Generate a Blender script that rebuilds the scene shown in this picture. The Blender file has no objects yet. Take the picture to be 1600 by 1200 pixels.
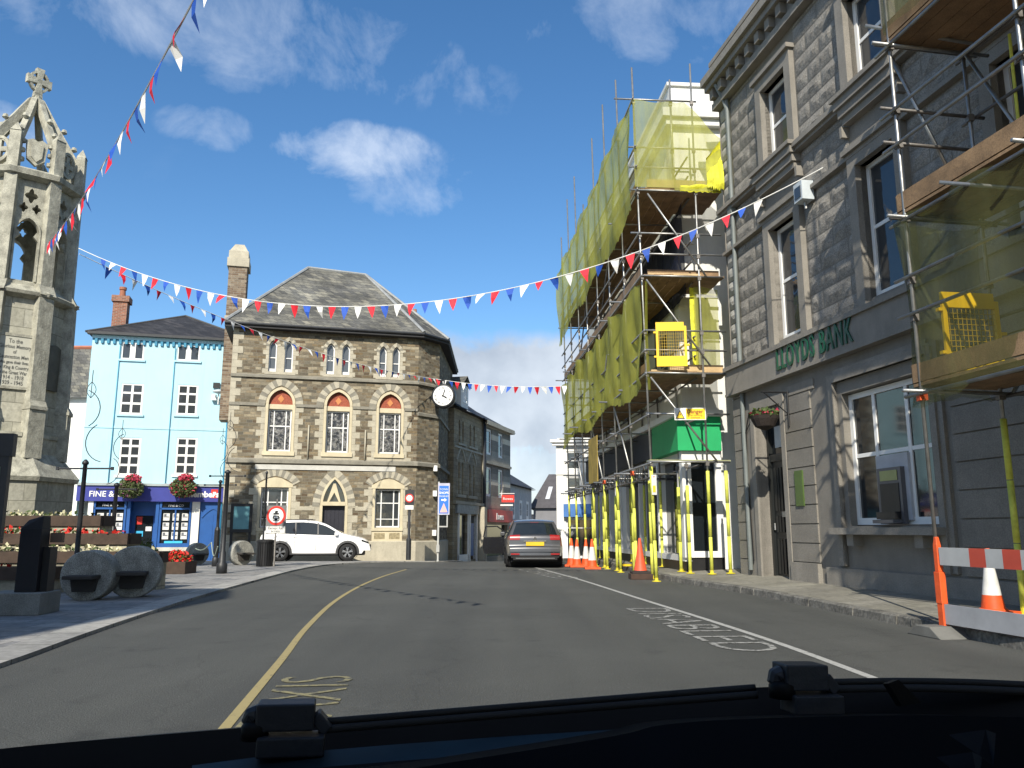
import bpy, math, random
from mathutils import Vector, Matrix
from mathutils.geometry import tessellate_polygon
random.seed(7)
R = math.radians
SC = bpy.context.scene
COL = SC.collection
# ---------------------------------------------------------------- camera
FPX = 1250.0; HCAM = 1.2; TH = math.atan(228 / FPX)
cd = bpy.data.cameras.new('camera'); cam = bpy.data.objects.new('camera', cd); COL.objects.link(cam)
cam.location = (0, 0, HCAM); cam.rotation_euler = (math.pi / 2 + TH, 0, 0)
cd.sensor_width = 36; cd.lens = 36 * FPX / 1600; cd.clip_start = .02; cd.clip_end = 3000
SC.camera = cam
# ---------------------------------------------------------------- light, sky, exposure
SUN_EL = R(36.5); SUN_AZ = (-.17, -.985)          # horizontal direction towards the sun
sl = bpy.data.lights.new('sun', 'SUN'); sl.energy = 4.4; sl.angle = R(.5); sl.color = (1, .93, .80)
so = bpy.data.objects.new('sun', sl); COL.objects.link(so)
_s = Vector((SUN_AZ[0] * math.cos(SUN_EL), SUN_AZ[1] * math.cos(SUN_EL), math.sin(SUN_EL)))
so.rotation_euler = _s.to_track_quat('Z', 'Y').to_euler()
SC.view_settings.view_transform = 'Standard'; SC.view_settings.look = 'None'
SC.view_settings.exposure = .5; SC.view_settings.gamma = 1
world = bpy.data.worlds.new('World'); SC.world = world; world.use_nodes = True
nt = world.node_tree; nt.nodes.clear()
def N(t, kind, **kw):
    n = t.nodes.new(kind)
    for k, v in kw.items():
        if k.startswith('i_'):
            n.inputs[k[2:].replace('_', ' ')].default_value = v
        else: setattr(n, k, v)
    return n
def math_n(t, op, a, b=None, clamp=False):
    n = t.nodes.new('ShaderNodeMath'); n.operation = op; n.use_clamp = clamp
    for i, x in enumerate((a, b)):
        if x is None: continue
        if isinstance(x, (int, float)): n.inputs[i].default_value = x
        else: t.links.new(x, n.inputs[i])
    return n.outputs[0]
def ramp(t, fac, stops):
    n = t.nodes.new('ShaderNodeValToRGB'); cr = n.color_ramp
    while len(cr.elements) < len(stops): cr.elements.new(.5)
    for e, (p, c) in zip(cr.elements, stops):
        e.position = p; e.color = (c, c, c, 1) if isinstance(c, (int, float)) else tuple(c) + (1,)
    t.links.new(fac, n.inputs[0]); return n.outputs[0]
def mixc(t, fac, a, b, mode='MIX'):
    n = t.nodes.new('ShaderNodeMix'); n.data_type = 'RGBA'; n.blend_type = mode
    for i, x in ((0, fac), (6, a), (7, b)):
        if isinstance(x, (int, float)): n.inputs[i].default_value = x
        elif isinstance(x, tuple): n.inputs[i].default_value = x if len(x) == 4 else x + (1,)
        else: t.links.new(x, n.inputs[i])
    return n.outputs[2]
def build_sky():
    L = nt.links.new
    sky = N(nt, 'ShaderNodeTexSky', sky_type='NISHITA', sun_disc=False)
    sky.sun_elevation = SUN_EL; sky.sun_rotation = math.atan2(SUN_AZ[0], SUN_AZ[1])
    sky.air_density = 1.0; sky.dust_density = .35; sky.ozone_density = 2.2; sky.altitude = 100
    hs = N(nt, 'ShaderNodeHueSaturation'); hs.inputs['Saturation'].default_value = 1.24; hs.inputs['Value'].default_value = .92
    L(sky.outputs[0], hs.inputs['Color'])
    tc = N(nt, 'ShaderNodeTexCoord'); d = tc.outputs['Generated']
    sep = N(nt, 'ShaderNodeSeparateXYZ'); L(d, sep.inputs[0])
    # cloud layer: project direction on a plane overhead
    zz = math_n(nt, 'MAXIMUM', sep.outputs[2], .03); zz = math_n(nt, 'ADD', zz, .12)
    cx = math_n(nt, 'DIVIDE', sep.outputs[0], zz); cy = math_n(nt, 'DIVIDE', sep.outputs[1], zz)
    cmb = N(nt, 'ShaderNodeCombineXYZ'); L(cx, cmb.inputs[0]); L(cy, cmb.inputs[1])
    n1 = N(nt, 'ShaderNodeTexNoise', i_Scale=1.6, i_Detail=7, i_Roughness=.55, i_Distortion=.3); L(cmb.outputs[0], n1.inputs['Vector'])
    n2 = N(nt, 'ShaderNodeTexNoise', i_Scale=9.0, i_Detail=9, i_Roughness=.62, i_Distortion=.35); L(d, n2.inputs['Vector'])
    def blob(px, py, rx, ry):
        a = (px - 800) / FPX; b = (600 - py) / FPX
        v = Vector((a, math.cos(TH) - b * math.sin(TH), math.sin(TH) + b * math.cos(TH))).normalized()
        right = Vector((v.y, -v.x, 0)).normalized(); up = right.cross(v)
        def dot(w):
            n = N(nt, 'ShaderNodeVectorMath', operation='DOT_PRODUCT'); L(d, n.inputs[0]); n.inputs[1].default_value = w; return n.outputs['Value']
        ex = math_n(nt, 'DIVIDE', dot(right), rx / FPX); ey = math_n(nt, 'DIVIDE', dot(up), ry / FPX)
        q = math_n(nt, 'ADD', math_n(nt, 'MULTIPLY', ex, ex), math_n(nt, 'MULTIPLY', ey, ey))
        q = math_n(nt, 'SUBTRACT', 1.0, q)
        front = math_n(nt, 'GREATER_THAN', dot(v), 0)
        return math_n(nt, 'MULTIPLY', math_n(nt, 'MAXIMUM', q, 0), front), ey
    def cloud(px, py, rx, ry, amp, thr):
        q, ey = blob(px, py, rx, ry)
        m = math_n(nt, 'ADD', math_n(nt, 'MULTIPLY', math_n(nt, 'POWER', q, .7), amp), math_n(nt, 'MULTIPLY', math_n(nt, 'SUBTRACT', n2.outputs[0], .5), 3.4))
        m = math_n(nt, 'MULTIPLY', math_n(nt, 'SUBTRACT', m, thr), 1.15, True)
        return math_n(nt, 'MULTIPLY', m, math_n(nt, 'MULTIPLY', q, 3.0, True)), ey
    total = None; shade = None
    for (px, py, rx, ry, amp, thr, op) in ((562, 238, 140, 50, 1.0, .32, .62), (640, 285, 120, 60, .8, .4, .4), (260, 5, 520, 85, .8, .45, .38), (1010, 25, 240, 80, .8, .5, .34),
                                          (780, 620, 430, 110, 1.7, .12, .95), (800, 745, 300, 90, 1.6, .35, .85), (325, 200, 80, 35, .7, .45, .35), (5, 205, 60, 45, 1.0, .2, .5), (330, 80, 160, 60, .6, .6, .25)):
        m, ey = cloud(px, py, rx, ry, amp, thr); m = math_n(nt, 'MULTIPLY', m, op)
        total = m if total is None else math_n(nt, 'MAXIMUM', total, m)
    # thin high veil and generic clouds for the unseen part of the sky
    veil = ramp(nt, n1.outputs[0], [(.62, 0), (.9, .2)])
    veil_n = N(nt, 'ShaderNodeTexNoise', i_Scale=2.2, i_Detail=5); L(d, veil_n.inputs['Vector'])
    back = math_n(nt, 'MULTIPLY', sep.outputs[1], -3.0, True)
    total = math_n(nt, 'MAXIMUM', total, math_n(nt, 'MULTIPLY', veil, .45))
    total = math_n(nt, 'MAXIMUM', total, math_n(nt, 'MULTIPLY', back, ramp(nt, veil_n.outputs[0], [(.45, 0), (.62, .9)])))
    bg = N(nt, 'ShaderNodeBackground', i_Strength=.13)
    # cloud colour: bright top, grey underside by finer noise
    n3 = N(nt, 'ShaderNodeTexNoise', i_Scale=5.0, i_Detail=6, i_Roughness=.55); L(d, n3.inputs['Vector'])
    low = ramp(nt, sep.outputs[2], [(.22, 0), (.36, 1)])
    ccol = mixc(nt, ramp(nt, n3.outputs[0], [(.35, 0), (.65, 1)]), (1.7, 2.1, 2.75), (4.4, 4.8, 5.3))
    chigh = mixc(nt, n3.outputs[0], (3.6, 4.3, 5.6), (5.6, 6.0, 6.4))
    ccol = mixc(nt, low, ccol, chigh)
    out = mixc(nt, total, hs.outputs[0], ccol)
    L(out, bg.inputs[0])
    wo = N(nt, 'ShaderNodeOutputWorld'); L(bg.outputs[0], wo.inputs[0])
build_sky()
# ---------------------------------------------------------------- measuring helpers (rays through the photo on to known planes)
CT, ST = math.cos(TH), math.sin(TH)
def ray(px, py):
    a = (px - 800) / FPX; b = (600 - py) / FPX
    return Vector((a, CT - b * ST, ST + b * CT))
def onz(px, py, z=0.0):
    d = ray(px, py); t = (z - HCAM) / d.z; return Vector((d.x * t, d.y * t, z))
def atY(px, py, Y):
    d = ray(px, py); t = Y / d.y; return Vector((d.x * t, Y, HCAM + d.z * t))
class Fr:
    """a facade frame: local x along the wall to the right, y into the building, z up"""
    def __init__(S, x, y, ang, z=0): S.x = x; S.y = y; S.z = z; S.a = ang; S.ux = math.cos(ang); S.uy = math.sin(ang)
    def uv(S, px, py, off=0.0):
        d = ray(px, py); nx, ny = -S.uy, S.ux
        t = ((S.x + nx * off) * nx + (S.y + ny * off) * ny) / (d.x * nx + d.y * ny)
        X, Y = d.x * t, d.y * t
        return ((X - S.x) * S.ux + (Y - S.y) * S.uy, HCAM + d.z * t - S.z)
    def u(S, px, py=800, off=0.0): return S.uv(px, py, off)[0]
    def w(S, u, v=0, z=0): return Vector((S.x + S.ux * u - S.uy * v, S.y + S.uy * u + S.ux * v, S.z + z))
# ---------------------------------------------------------------- objects
def tag(o, label=None, cat=None, group=None, kind=None):
    if label: o['label'] = label
    if cat: o['category'] = cat
    if group: o['group'] = group
    if kind: o['kind'] = kind
    return o
def thing(name, label, cat, loc=(0, 0, 0), rz=0, group=None):
    o = bpy.data.objects.new(name, None); COL.objects.link(o); o.empty_display_size = .1
    o.location = loc; o.rotation_euler = (0, 0, rz); return tag(o, label, cat, group)
def bthing(name, label, cat, fr, group=None): return thing(name, label, cat, (fr.x, fr.y, fr.z), fr.a, group)
def copy_tree(o, parent=None):
    c = o.copy(); COL.objects.link(c)
    if parent: c.parent = parent
    for ch in list(o.children): copy_tree(ch, c)
    return c
class MB:
    def __init__(s): s.v = []; s.f = []; s.m = []; s.k = 0; s.T = None
    def add(s, vs, fs):
        b = len(s.v)
        s.v += [tuple(s.T @ Vector(p)) if s.T else tuple(p) for p in vs]
        s.f += [tuple(i + b for i in f) for f in fs]; s.m += [s.k] * len(fs); return s
    def poly(s, pts): return s.add(pts, [tuple(range(len(pts)))])
    def box(s, x0, x1, y0, y1, z0, z1):
        return s.add([(x0, y0, z0), (x1, y0, z0), (x1, y1, z0), (x0, y1, z0), (x0, y0, z1), (x1, y0, z1), (x1, y1, z1), (x0, y1, z1)],
                     [(0, 3, 2, 1), (4, 5, 6, 7), (0, 1, 5, 4), (1, 2, 6, 5), (2, 3, 7, 6), (3, 0, 4, 7)])
    def obox(s, p, q, w, h, up=(0, 0, 1)):
        p = Vector(p); q = Vector(q); d = (q - p).normalized(); u = Vector(up)
        sd = d.cross(u)
        if sd.length < 1e-4: sd = d.cross(Vector((1, 0, 0)))
        sd.normalize(); u = sd.cross(d)
        vs = [a + sd * (sx * w / 2) + u * (sz * h / 2) for a in (p, q) for sx, sz in ((-1, -1), (1, -1), (1, 1), (-1, 1))]
        return s.add(vs, [(0, 1, 2, 3), (7, 6, 5, 4), (0, 4, 5, 1), (1, 5, 6, 2), (2, 6, 7, 3), (3, 7, 4, 0)])
    def tube(s, p, q, r, n=8, r2=None, cap=True):
        return s.path([p, q], r, n, r2, cap)
    def path(s, pts, r, n=8, r2=None, cap=True):
        pts = [Vector(p) for p in pts]; m = len(pts); vs = []; prev = None
        for i, p in enumerate(pts):
            d = (pts[min(i + 1, m - 1)] - pts[max(i - 1, 0)]).normalized()
            if prev is None:
                a = Vector((0, 0, 1)) if abs(d.z) < .9 else Vector((1, 0, 0)); x = d.cross(a).normalized()
            else: x = (prev - d * prev.dot(d)).normalized()
            prev = x; y = d.cross(x); rr = r if r2 is None else r + (r2 - r) * i / (m - 1)
            for j in range(n):
                t = 2 * math.pi * j / n; vs.append(p + (x * math.cos(t) + y * math.sin(t)) * rr)
        fs = [(i * n + j, i * n + (j + 1) % n, (i + 1) * n + (j + 1) % n, (i + 1) * n + j) for i in range(m - 1) for j in range(n)]
        if cap: fs += [tuple(range(n - 1, -1, -1)), tuple(range((m - 1) * n, m * n))]
        return s.add(vs, fs)
    def lathe(s, prof, c=(0, 0, 0), n=16, a0=0.0, cap=True):
        vs = [(c[0] + r * math.cos(a0 + 2 * math.pi * j / n), c[1] + r * math.sin(a0 + 2 * math.pi * j / n), c[2] + z) for r, z in prof for j in range(n)]
        m = len(prof)
        fs = [(i * n + j, i * n + (j + 1) % n, (i + 1) * n + (j + 1) % n, (i + 1) * n + j) for i in range(m - 1) for j in range(n)]
        if cap: fs += [tuple(range(n - 1, -1, -1)), tuple(range((m - 1) * n, m * n))]
        return s.add(vs, fs)
    def prism(s, pts, y0, y1):
        """polygon in (x, z), counter-clockwise seen from -y, from y0 (front) to y1"""
        n = len(pts); vs = [(x, y0, z) for x, z in pts] + [(x, y1, z) for x, z in pts]
        fs = [(i, i + n, (i + 1) % n + n, (i + 1) % n) for i in range(n)]
        if n <= 4: fs += [tuple(range(n)), tuple(range(2 * n - 1, n - 1, -1))]
        else:
            tr = tessellate_polygon([[Vector((x, z, 0)) for x, z in pts]])
            fs += [tuple(t) for t in tr] + [tuple(i + n for i in reversed(t)) for t in tr]
        return s.add(vs, fs)
    def slab(s, pts, z0, z1):
        n = len(pts); vs = [(x, y, z0) for x, y in pts] + [(x, y, z1) for x, y in pts]
        return s.add(vs, [tuple(range(n - 1, -1, -1)), tuple(range(n, 2 * n))] + [(i, (i + 1) % n, (i + 1) % n + n, i + n) for i in range(n)])
    def strip(s, a, b, close=False):
        """ruled band between two equally long point lists"""
        n = len(a); vs = list(a) + list(b); m = n if close else n - 1
        return s.add(vs, [(i, (i + 1) % n, (i + 1) % n + n, i + n) for i in range(m)])
    def wall(s, outer, holes, y=0.0, depth=.2):
        """flat wall in (x, z) with polygonal holes and their reveals"""
        loops = [outer] + list(holes); flat = [p for l in loops for p in l]
        tr = tessellate_polygon([[Vector((x, z, 0)) for x, z in l] for l in loops])
        fs = []
        for t in tr:
            a, b, c = (flat[i] for i in t)
            fs.append(tuple(t) if (b[0] - a[0]) * (c[1] - a[1]) - (b[1] - a[1]) * (c[0] - a[0]) > 0 else tuple(reversed(t)))
        s.add([(x, y, z) for x, z in flat], fs)
        for h in holes:
            n = len(h); s.strip([(x, y, z) for x, z in h], [(x, y + depth, z) for x, z in h], True)
        return s
    def build(s, name, mat, parent=None, smooth=False, bevel=0, flip=False):
        me = bpy.data.meshes.new(name); me.from_pydata(s.v, [], s.f)
        mats = mat if isinstance(mat, (list, tuple)) else [mat]
        for m in mats: me.materials.append(m)
        me.polygons.foreach_set('material_index', [min(i, len(mats) - 1) for i in s.m])
        if smooth: me.polygons.foreach_set('use_smooth', [True] * len(me.polygons))
        me.update(); me.validate()
        o = bpy.data.objects.new(name, me); COL.objects.link(o)
        if parent: o.parent = parent
        if bevel:
            b = o.modifiers.new('bevel', 'BEVEL'); b.width = bevel; b.segments = 2; b.limit_method = 'ANGLE'; b.angle_limit = R(40)
        if smooth and not bevel: pass
        return o
def struct(mb, name, mat, smooth=False):
    o = mb.build(name, mat, None, smooth); o['kind'] = 'structure'; return o
def text_mb(mb, txt, size, x, z, y=0.0, ext=.01, align='LEFT', bold=0.0, sx=1.0, T=None, shear=0, spacing=1.0):
    """adds upright lettering to mb in the (x, z) plane at depth y (front faces -y)"""
    cu = bpy.data.curves.new('t', 'FONT'); cu.body = txt; cu.size = size; cu.extrude = ext; cu.offset = bold; cu.align_x = align; cu.shear = shear
    cu.space_character = spacing; cu.resolution_u = 3
    o = bpy.data.objects.new('t', cu); COL.objects.link(o)
    me = bpy.data.meshes.new_from_object(o)
    vs = []
    for v in me.vertices:
        p = (x + v.co.x * sx, y - v.co.z, z + v.co.y)
        vs.append(T @ Vector(p) if T else p)
    mb.add(vs, [tuple(p.vertices) for p in me.polygons])
    bpy.data.objects.remove(o); bpy.data.curves.remove(cu); bpy.data.meshes.remove(me)
    return mb
def arch(x0, x1, zs, zt, n=8):
    """points of a pointed arch from right springing over the apex to the left springing"""
    w = (x1 - x0) / 2; h = zt - zs; xc = (x0 + x1) / 2
    if h >= w:
        r = (w * w + h * h) / (2 * w); cxr = x1 - r; a1 = math.acos(max(-1, min(1, (xc - cxr) / r)))
        right = [(cxr + r * math.cos(a1 * i / n), zs + r * math.sin(a1 * i / n)) for i in range(n + 1)]
    else:
        right = [(x1 - w * (i / n), zs + h * (1 - (1 - i / n) ** 1.5)) for i in range(n + 1)]
    left = [(2 * xc - x, z) for x, z in reversed(right[:-1])]
    return right + left
def arched(x0, x1, z0, zs, zt, n=8): return [(x0, z0), (x1, z0)] + arch(x0, x1, zs, zt, n)
def rect(x0, x1, z0, z1): return [(x0, z0), (x1, z0), (x1, z1), (x0, z1)]
# ---------------------------------------------------------------- materials
_M = {}
def base_mat(name):
    m = bpy.data.materials.new(name); m.use_nodes = True; t = m.node_tree
    return m, t, t.nodes['Principled BSDF']
def mk(name, col, rough=.6, metal=0.0, var=.15, vs=2.5, bump=.0, bs=30, col2=None, spec=.5, fine=.0, coat=0.0, emit=0, stains=0.0):
    if name in _M: return _M[name]
    m, t, b = base_mat(name); L = t.links.new
    tc = N(t, 'ShaderNodeTexCoord'); v = tc.outputs['Object']
    c = tuple(col) + (1,); lo = tuple(x * (1 - var) for x in col) + (1,); hi = tuple(min(1, x * (1 + var)) for x in col) + (1,)
    if col2: hi = tuple(col2) + (1,)
    n = N(t, 'ShaderNodeTexNoise', i_Scale=vs, i_Detail=6, i_Roughness=.62); L(v, n.inputs['Vector'])
    f = ramp(t, n.outputs[0], [(.3, 0), (.7, 1)])
    o = mixc(t, f, lo, hi)
    if fine:
        n2 = N(t, 'ShaderNodeTexNoise', i_Scale=bs * 3, i_Detail=3); L(v, n2.inputs['Vector'])
        o = mixc(t, fine, o, ramp(t, n2.outputs[0], [(.35, .2), (.65, .8)]), 'OVERLAY')
    if stains:
        mp = N(t, 'ShaderNodeMapping'); mp.inputs['Scale'].default_value = (3, 3, .35); L(v, mp.inputs[0])
        n4 = N(t, 'ShaderNodeTexNoise', i_Scale=1.5, i_Detail=7, i_Roughness=.7); L(mp.outputs[0], n4.inputs['Vector'])
        o = mixc(t, ramp(t, n4.outputs[0], [(.5, 0), (.75, stains)]), o, tuple(x * .35 for x in col) + (1,))
    L(o, b.inputs['Base Color'])
    b.inputs['Roughness'].default_value = rough; b.inputs['Metallic'].default_value = metal
    b.inputs['Specular IOR Level'].default_value = spec; b.inputs['Coat Weight'].default_value = coat
    if bump:
        n3 = N(t, 'ShaderNodeTexNoise', i_Scale=bs, i_Detail=5, i_Roughness=.6); L(v, n3.inputs['Vector'])
        bp = N(t, 'ShaderNodeBump', i_Strength=bump, i_Distance=.02); L(n3.outputs[0], bp.inputs['Height']); L(bp.outputs[0], b.inputs['Normal'])
    _M[name] = m; return m
def brick(name, cols, mortar, bw, bh, ms=.012, rough=.85, bump=.5, plane='xz', dist=.0, off=.5, grime=.4, nb=0.0, squash=1.0, sqf=2, smooth=.1, bdist=.02):
    """courses of blocks; cols are spread over the blocks at random"""
    if name in _M: return _M[name]
    m, t, b = base_mat(name); L = t.links.new
    tc = N(t, 'ShaderNodeTexCoord'); v = tc.outputs['Object']
    sp = N(t, 'ShaderNodeSeparateXYZ'); L(v, sp.inputs[0]); cb = N(t, 'ShaderNodeCombineXYZ')
    if plane == 'xz': L(math_n(t, 'ADD', sp.outputs[0], sp.outputs[1]), cb.inputs[0]); L(sp.outputs[2], cb.inputs[1])
    else: L(sp.outputs[0], cb.inputs[0]); L(sp.outputs[1], cb.inputs[1])
    vec = cb.outputs[0]
    if dist:
        nd = N(t, 'ShaderNodeTexNoise', i_Scale=1.3, i_Detail=3); L(vec, nd.inputs['Vector'])
        va = N(t, 'ShaderNodeVectorMath', operation='MULTIPLY_ADD'); L(nd.outputs['Color'], va.inputs[0]); va.inputs[1].default_value = (dist,) * 3; L(vec, va.inputs[2]); vec = va.outputs[0]
    br = N(t, 'ShaderNodeTexBrick', i_Scale=1.0); L(vec, br.inputs['Vector'])
    br.offset = off; br.squash = squash; br.squash_frequency = sqf
    br.inputs['Brick Width'].default_value = bw; br.inputs['Row Height'].default_value = bh
    br.inputs['Mortar Size'].default_value = ms; br.inputs['Mortar Smooth'].default_value = smooth
    br.inputs['Color1'].default_value = (0, 0, 0, 1); br.inputs['Color2'].default_value = (1, 1, 1, 1); br.inputs['Mortar'].default_value = (.5, .5, .5, 1)
    br.inputs['Bias'].default_value = 0
    n = len(cols); st = [((i + .5) / n if n > 1 else 0, c) for i, c in enumerate(cols)]
    col = ramp(t, br.outputs['Color'], st)
    n1 = N(t, 'ShaderNodeTexNoise', i_Scale=9.0, i_Detail=6, i_Roughness=.7); L(v, n1.inputs['Vector'])
    col = mixc(t, .45, col, ramp(t, n1.outputs[0], [(.3, .22), (.7, .78)]), 'OVERLAY')
    n2 = N(t, 'ShaderNodeTexNoise', i_Scale=.6, i_Detail=6, i_Roughness=.65); L(v, n2.inputs['Vector'])
    col = mixc(t, grime, col, ramp(t, n2.outputs[0], [(.3, .25), (.7, .75)]), 'OVERLAY')
    col = mixc(t, br.outputs['Fac'], col, tuple(mortar) + (1,))
    L(col, b.inputs['Base Color']); b.inputs['Roughness'].default_value = rough; b.inputs['Specular IOR Level'].default_value = .3
    h = math_n(t, 'MULTIPLY', math_n(t, 'SUBTRACT', 1.0, br.outputs['Fac']), 1.0)
    nn = N(t, 'ShaderNodeTexNoise', i_Scale=22.0, i_Detail=5, i_Roughness=.6); L(v, nn.inputs['Vector'])
    h = math_n(t, 'ADD', h, math_n(t, 'MULTIPLY', nn.outputs[0], .5 + nb))
    if bump:
        bp = N(t, 'ShaderNodeBump', i_Strength=bump, i_Distance=bdist); L(h, bp.inputs['Height']); L(bp.outputs[0], b.inputs['Normal'])
    _M[name] = m; return m
def net_mat(name, col, alpha):
    m, t, b = base_mat(name); L = t.links.new
    tc = N(t, 'ShaderNodeTexCoord')
    n = N(t, 'ShaderNodeTexNoise', i_Scale=1.1, i_Detail=5, i_Roughness=.6); L(tc.outputs['Object'], n.inputs['Vector'])
    mp = N(t, 'ShaderNodeMapping'); mp.inputs['Scale'].default_value = (5, 5, .5); L(tc.outputs['Object'], mp.inputs[0])
    n2 = N(t, 'ShaderNodeTexNoise', i_Scale=2.0, i_Detail=4); L(mp.outputs[0], n2.inputs['Vector'])
    o = mixc(t, ramp(t, n.outputs[0], [(.3, 0), (.7, 1)]), tuple(x * .75 for x in col) + (1,), tuple(x * 1.2 for x in col) + (1,))
    L(o, b.inputs['Base Color']); b.inputs['Roughness'].default_value = .6
    tr = N(t, 'ShaderNodeBsdfTranslucent'); L(o, tr.inputs[0])
    mx = N(t, 'ShaderNodeMixShader'); mx.inputs[0].default_value = .5; L(b.outputs[0], mx.inputs[1]); L(tr.outputs[0], mx.inputs[2])
    tp = N(t, 'ShaderNodeBsdfTransparent')
    mx2 = N(t, 'ShaderNodeMixShader'); L(ramp(t, n2.outputs[0], [(.3, alpha - .06), (.7, min(.97, alpha + .08))]), mx2.inputs[0]); L(tp.outputs[0], mx2.inputs[1]); L(mx.outputs[0], mx2.inputs[2])
    L(mx2.outputs[0], t.nodes['Material Output'].inputs[0]); return m
def glass_mat(name, col=(.02, .025, .03), rough=.04, wav=.0, ws=3.0, var=0.0):
    m, t, b = base_mat(name); L = t.links.new
    b.inputs['Base Color'].default_value = tuple(col) + (1,); b.inputs['Roughness'].default_value = rough; b.inputs['Specular IOR Level'].default_value = .8
    tc = N(t, 'ShaderNodeTexCoord')
    if var:
        n0 = N(t, 'ShaderNodeTexNoise', i_Scale=2.5, i_Detail=4); L(tc.outputs['Object'], n0.inputs['Vector']); n0.inputs['Scale'].default_value = 7; n0.inputs['Roughness'].default_value = .8
        L(mixc(t, ramp(t, n0.outputs[0], [(.45, 0), (.62, 1)]), tuple(col) + (1,), (var, var * .98, var * .92, 1)), b.inputs['Base Color'])  # pale noise patches in the colour stand in for sparkling reflections
    if wav:
        n = N(t, 'ShaderNodeTexNoise', i_Scale=ws, i_Detail=3); L(tc.outputs['Object'], n.inputs['Vector'])
        bp = N(t, 'ShaderNodeBump', i_Strength=wav, i_Distance=.05); L(n.outputs[0], bp.inputs['Height']); L(bp.outputs[0], b.inputs['Normal'])
    return m
# setting
def asphalt_mat():
    m, t, b = base_mat('asphalt'); L = t.links.new; tc = N(t, 'ShaderNodeTexCoord'); v = tc.outputs['Object']
    n1 = N(t, 'ShaderNodeTexNoise', i_Scale=.35, i_Detail=5, i_Roughness=.6); L(v, n1.inputs['Vector'])
    n2 = N(t, 'ShaderNodeTexNoise', i_Scale=90, i_Detail=3, i_Roughness=.7); L(v, n2.inputs['Vector'])
    vo = N(t, 'ShaderNodeTexVoronoi', i_Scale=110); L(v, vo.inputs['Vector'])
    c = mixc(t, ramp(t, n1.outputs[0], [(.3, 0), (.7, 1)]), (.070, .072, .066, 1), (.096, .098, .090, 1))
    n4 = N(t, 'ShaderNodeTexNoise', i_Scale=1.7, i_Detail=4, i_Roughness=.6); L(v, n4.inputs['Vector'])
    c = mixc(t, ramp(t, n4.outputs[0], [(.60, 0), (.72, .4)]), c, (.032, .033, .032, 1))
    c = mixc(t, .8, c, ramp(t, n2.outputs[0], [(.3, .1), (.7, .9)]), 'OVERLAY')
    c = mixc(t, ramp(t, vo.outputs['Color'], [(.88, 0), (.95, .7)]), c, (.20, .20, .19, 1))
    # long seams and tyre polish along the road
    mp = N(t, 'ShaderNodeMapping'); mp.inputs['Scale'].default_value = (1.2, .06, 1); L(v, mp.inputs[0])
    n3 = N(t, 'ShaderNodeTexNoise', i_Scale=1.0, i_Detail=3); L(mp.outputs[0], n3.inputs['Vector'])
    c = mixc(t, ramp(t, n3.outputs[0], [(.4, 0), (.65, .35)]), c, (.04, .042, .041, 1))
    # cracks
    vc = N(t, 'ShaderNodeTexVoronoi', feature='DISTANCE_TO_EDGE', i_Scale=.28); nd = N(t, 'ShaderNodeTexNoise', i_Scale=1.5, i_Detail=4)
    L(v, nd.inputs['Vector']); va = N(t, 'ShaderNodeVectorMath', operation='MULTIPLY_ADD'); L(nd.outputs['Color'], va.inputs[0]); va.inputs[1].default_value = (.9, .9, 0); L(v, va.inputs[2]); L(va.outputs[0], vc.inputs['Vector'])
    c = mixc(t, ramp(t, vc.outputs['Distance'], [(.0, .22), (.005, 0)]), c, (.022, .022, .022, 1))
    L(c, b.inputs['Base Color']); b.inputs['Roughness'].default_value = .82; b.inputs['Specular IOR Level'].default_value = .35
    bp = N(t, 'ShaderNodeBump', i_Strength=.9, i_Distance=.01); L(n2.outputs[0], bp.inputs['Height']); L(bp.outputs[0], b.inputs['Normal'])
    return m
def paint_mat(name, col, wear):
    m, t, b = base_mat(name); L = t.links.new; tc = N(t, 'ShaderNodeTexCoord'); v = tc.outputs['Object']
    n = N(t, 'ShaderNodeTexNoise', i_Scale=14, i_Detail=6, i_Roughness=.75); L(v, n.inputs['Vector'])
    L(mixc(t, ramp(t, n.outputs[0], [(wear, 0), (wear + .12, 1)]), tuple(col) + (1,), (.06, .062, .058, 1)), b.inputs['Base Color'])
    b.inputs['Roughness'].default_value = .75; return m
ASPH = asphalt_mat()
PAVE = brick('paving', [(.20, .20, .20), (.26, .255, .245), (.23, .225, .215), (.29, .28, .265)], (.10, .10, .095), .62, .42, .008, .85, .35, 'xy', grime=.5, dist=.01)
PAVE_R = brick('paving_slabs', [(.19, .18, .15), (.24, .23, .19), (.21, .20, .17)], (.12, .115, .095), .9, .6, .007, .85, .3, 'xy', grime=.6)
KERB = brick('kerb_granite', [(.32, .31, .29), (.38, .37, .34), (.27, .265, .25)], (.12, .12, .11), 3, .95, .012, .8, .3, 'xy', off=.0)
KERB_R = mk('kerb_stone', (.13, .125, .11), .85, var=.5, vs=3, bump=.8, bs=8, fine=.4)
RUB = brick('rubble', [(.115, .085, .055), (.20, .165, .115), (.15, .125, .09), (.27, .235, .17), (.17, .125, .07), (.11, .10, .08), (.36, .31, .22), (.22, .17, .105), (.14, .12, .085)],
            (.22, .20, .15), .38, .125, .009, .9, .8, dist=.13, grime=.35, squash=.62, sqf=3, nb=.8, bdist=.03)
RUBD = brick('rubble_dark', [(.05, .045, .04), (.08, .07, .06), (.065, .055, .045), (.10, .09, .075)], (.05, .045, .04), .34, .12, .012, .9, .8, dist=.06)
DRESS = mk('dressed_stone', (.42, .385, .30), .85, var=.16, vs=2.2, bump=.25, bs=18, fine=.25, stains=.25)
CREAM = mk('cream_stone', (.56, .49, .34), .8, var=.12, vs=2, bump=.15, bs=20, stains=.12)
GREYST = mk('grey_stone', (.23, .215, .175), .9, var=.2, vs=4, bump=.3, bs=18, fine=.25)
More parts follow.
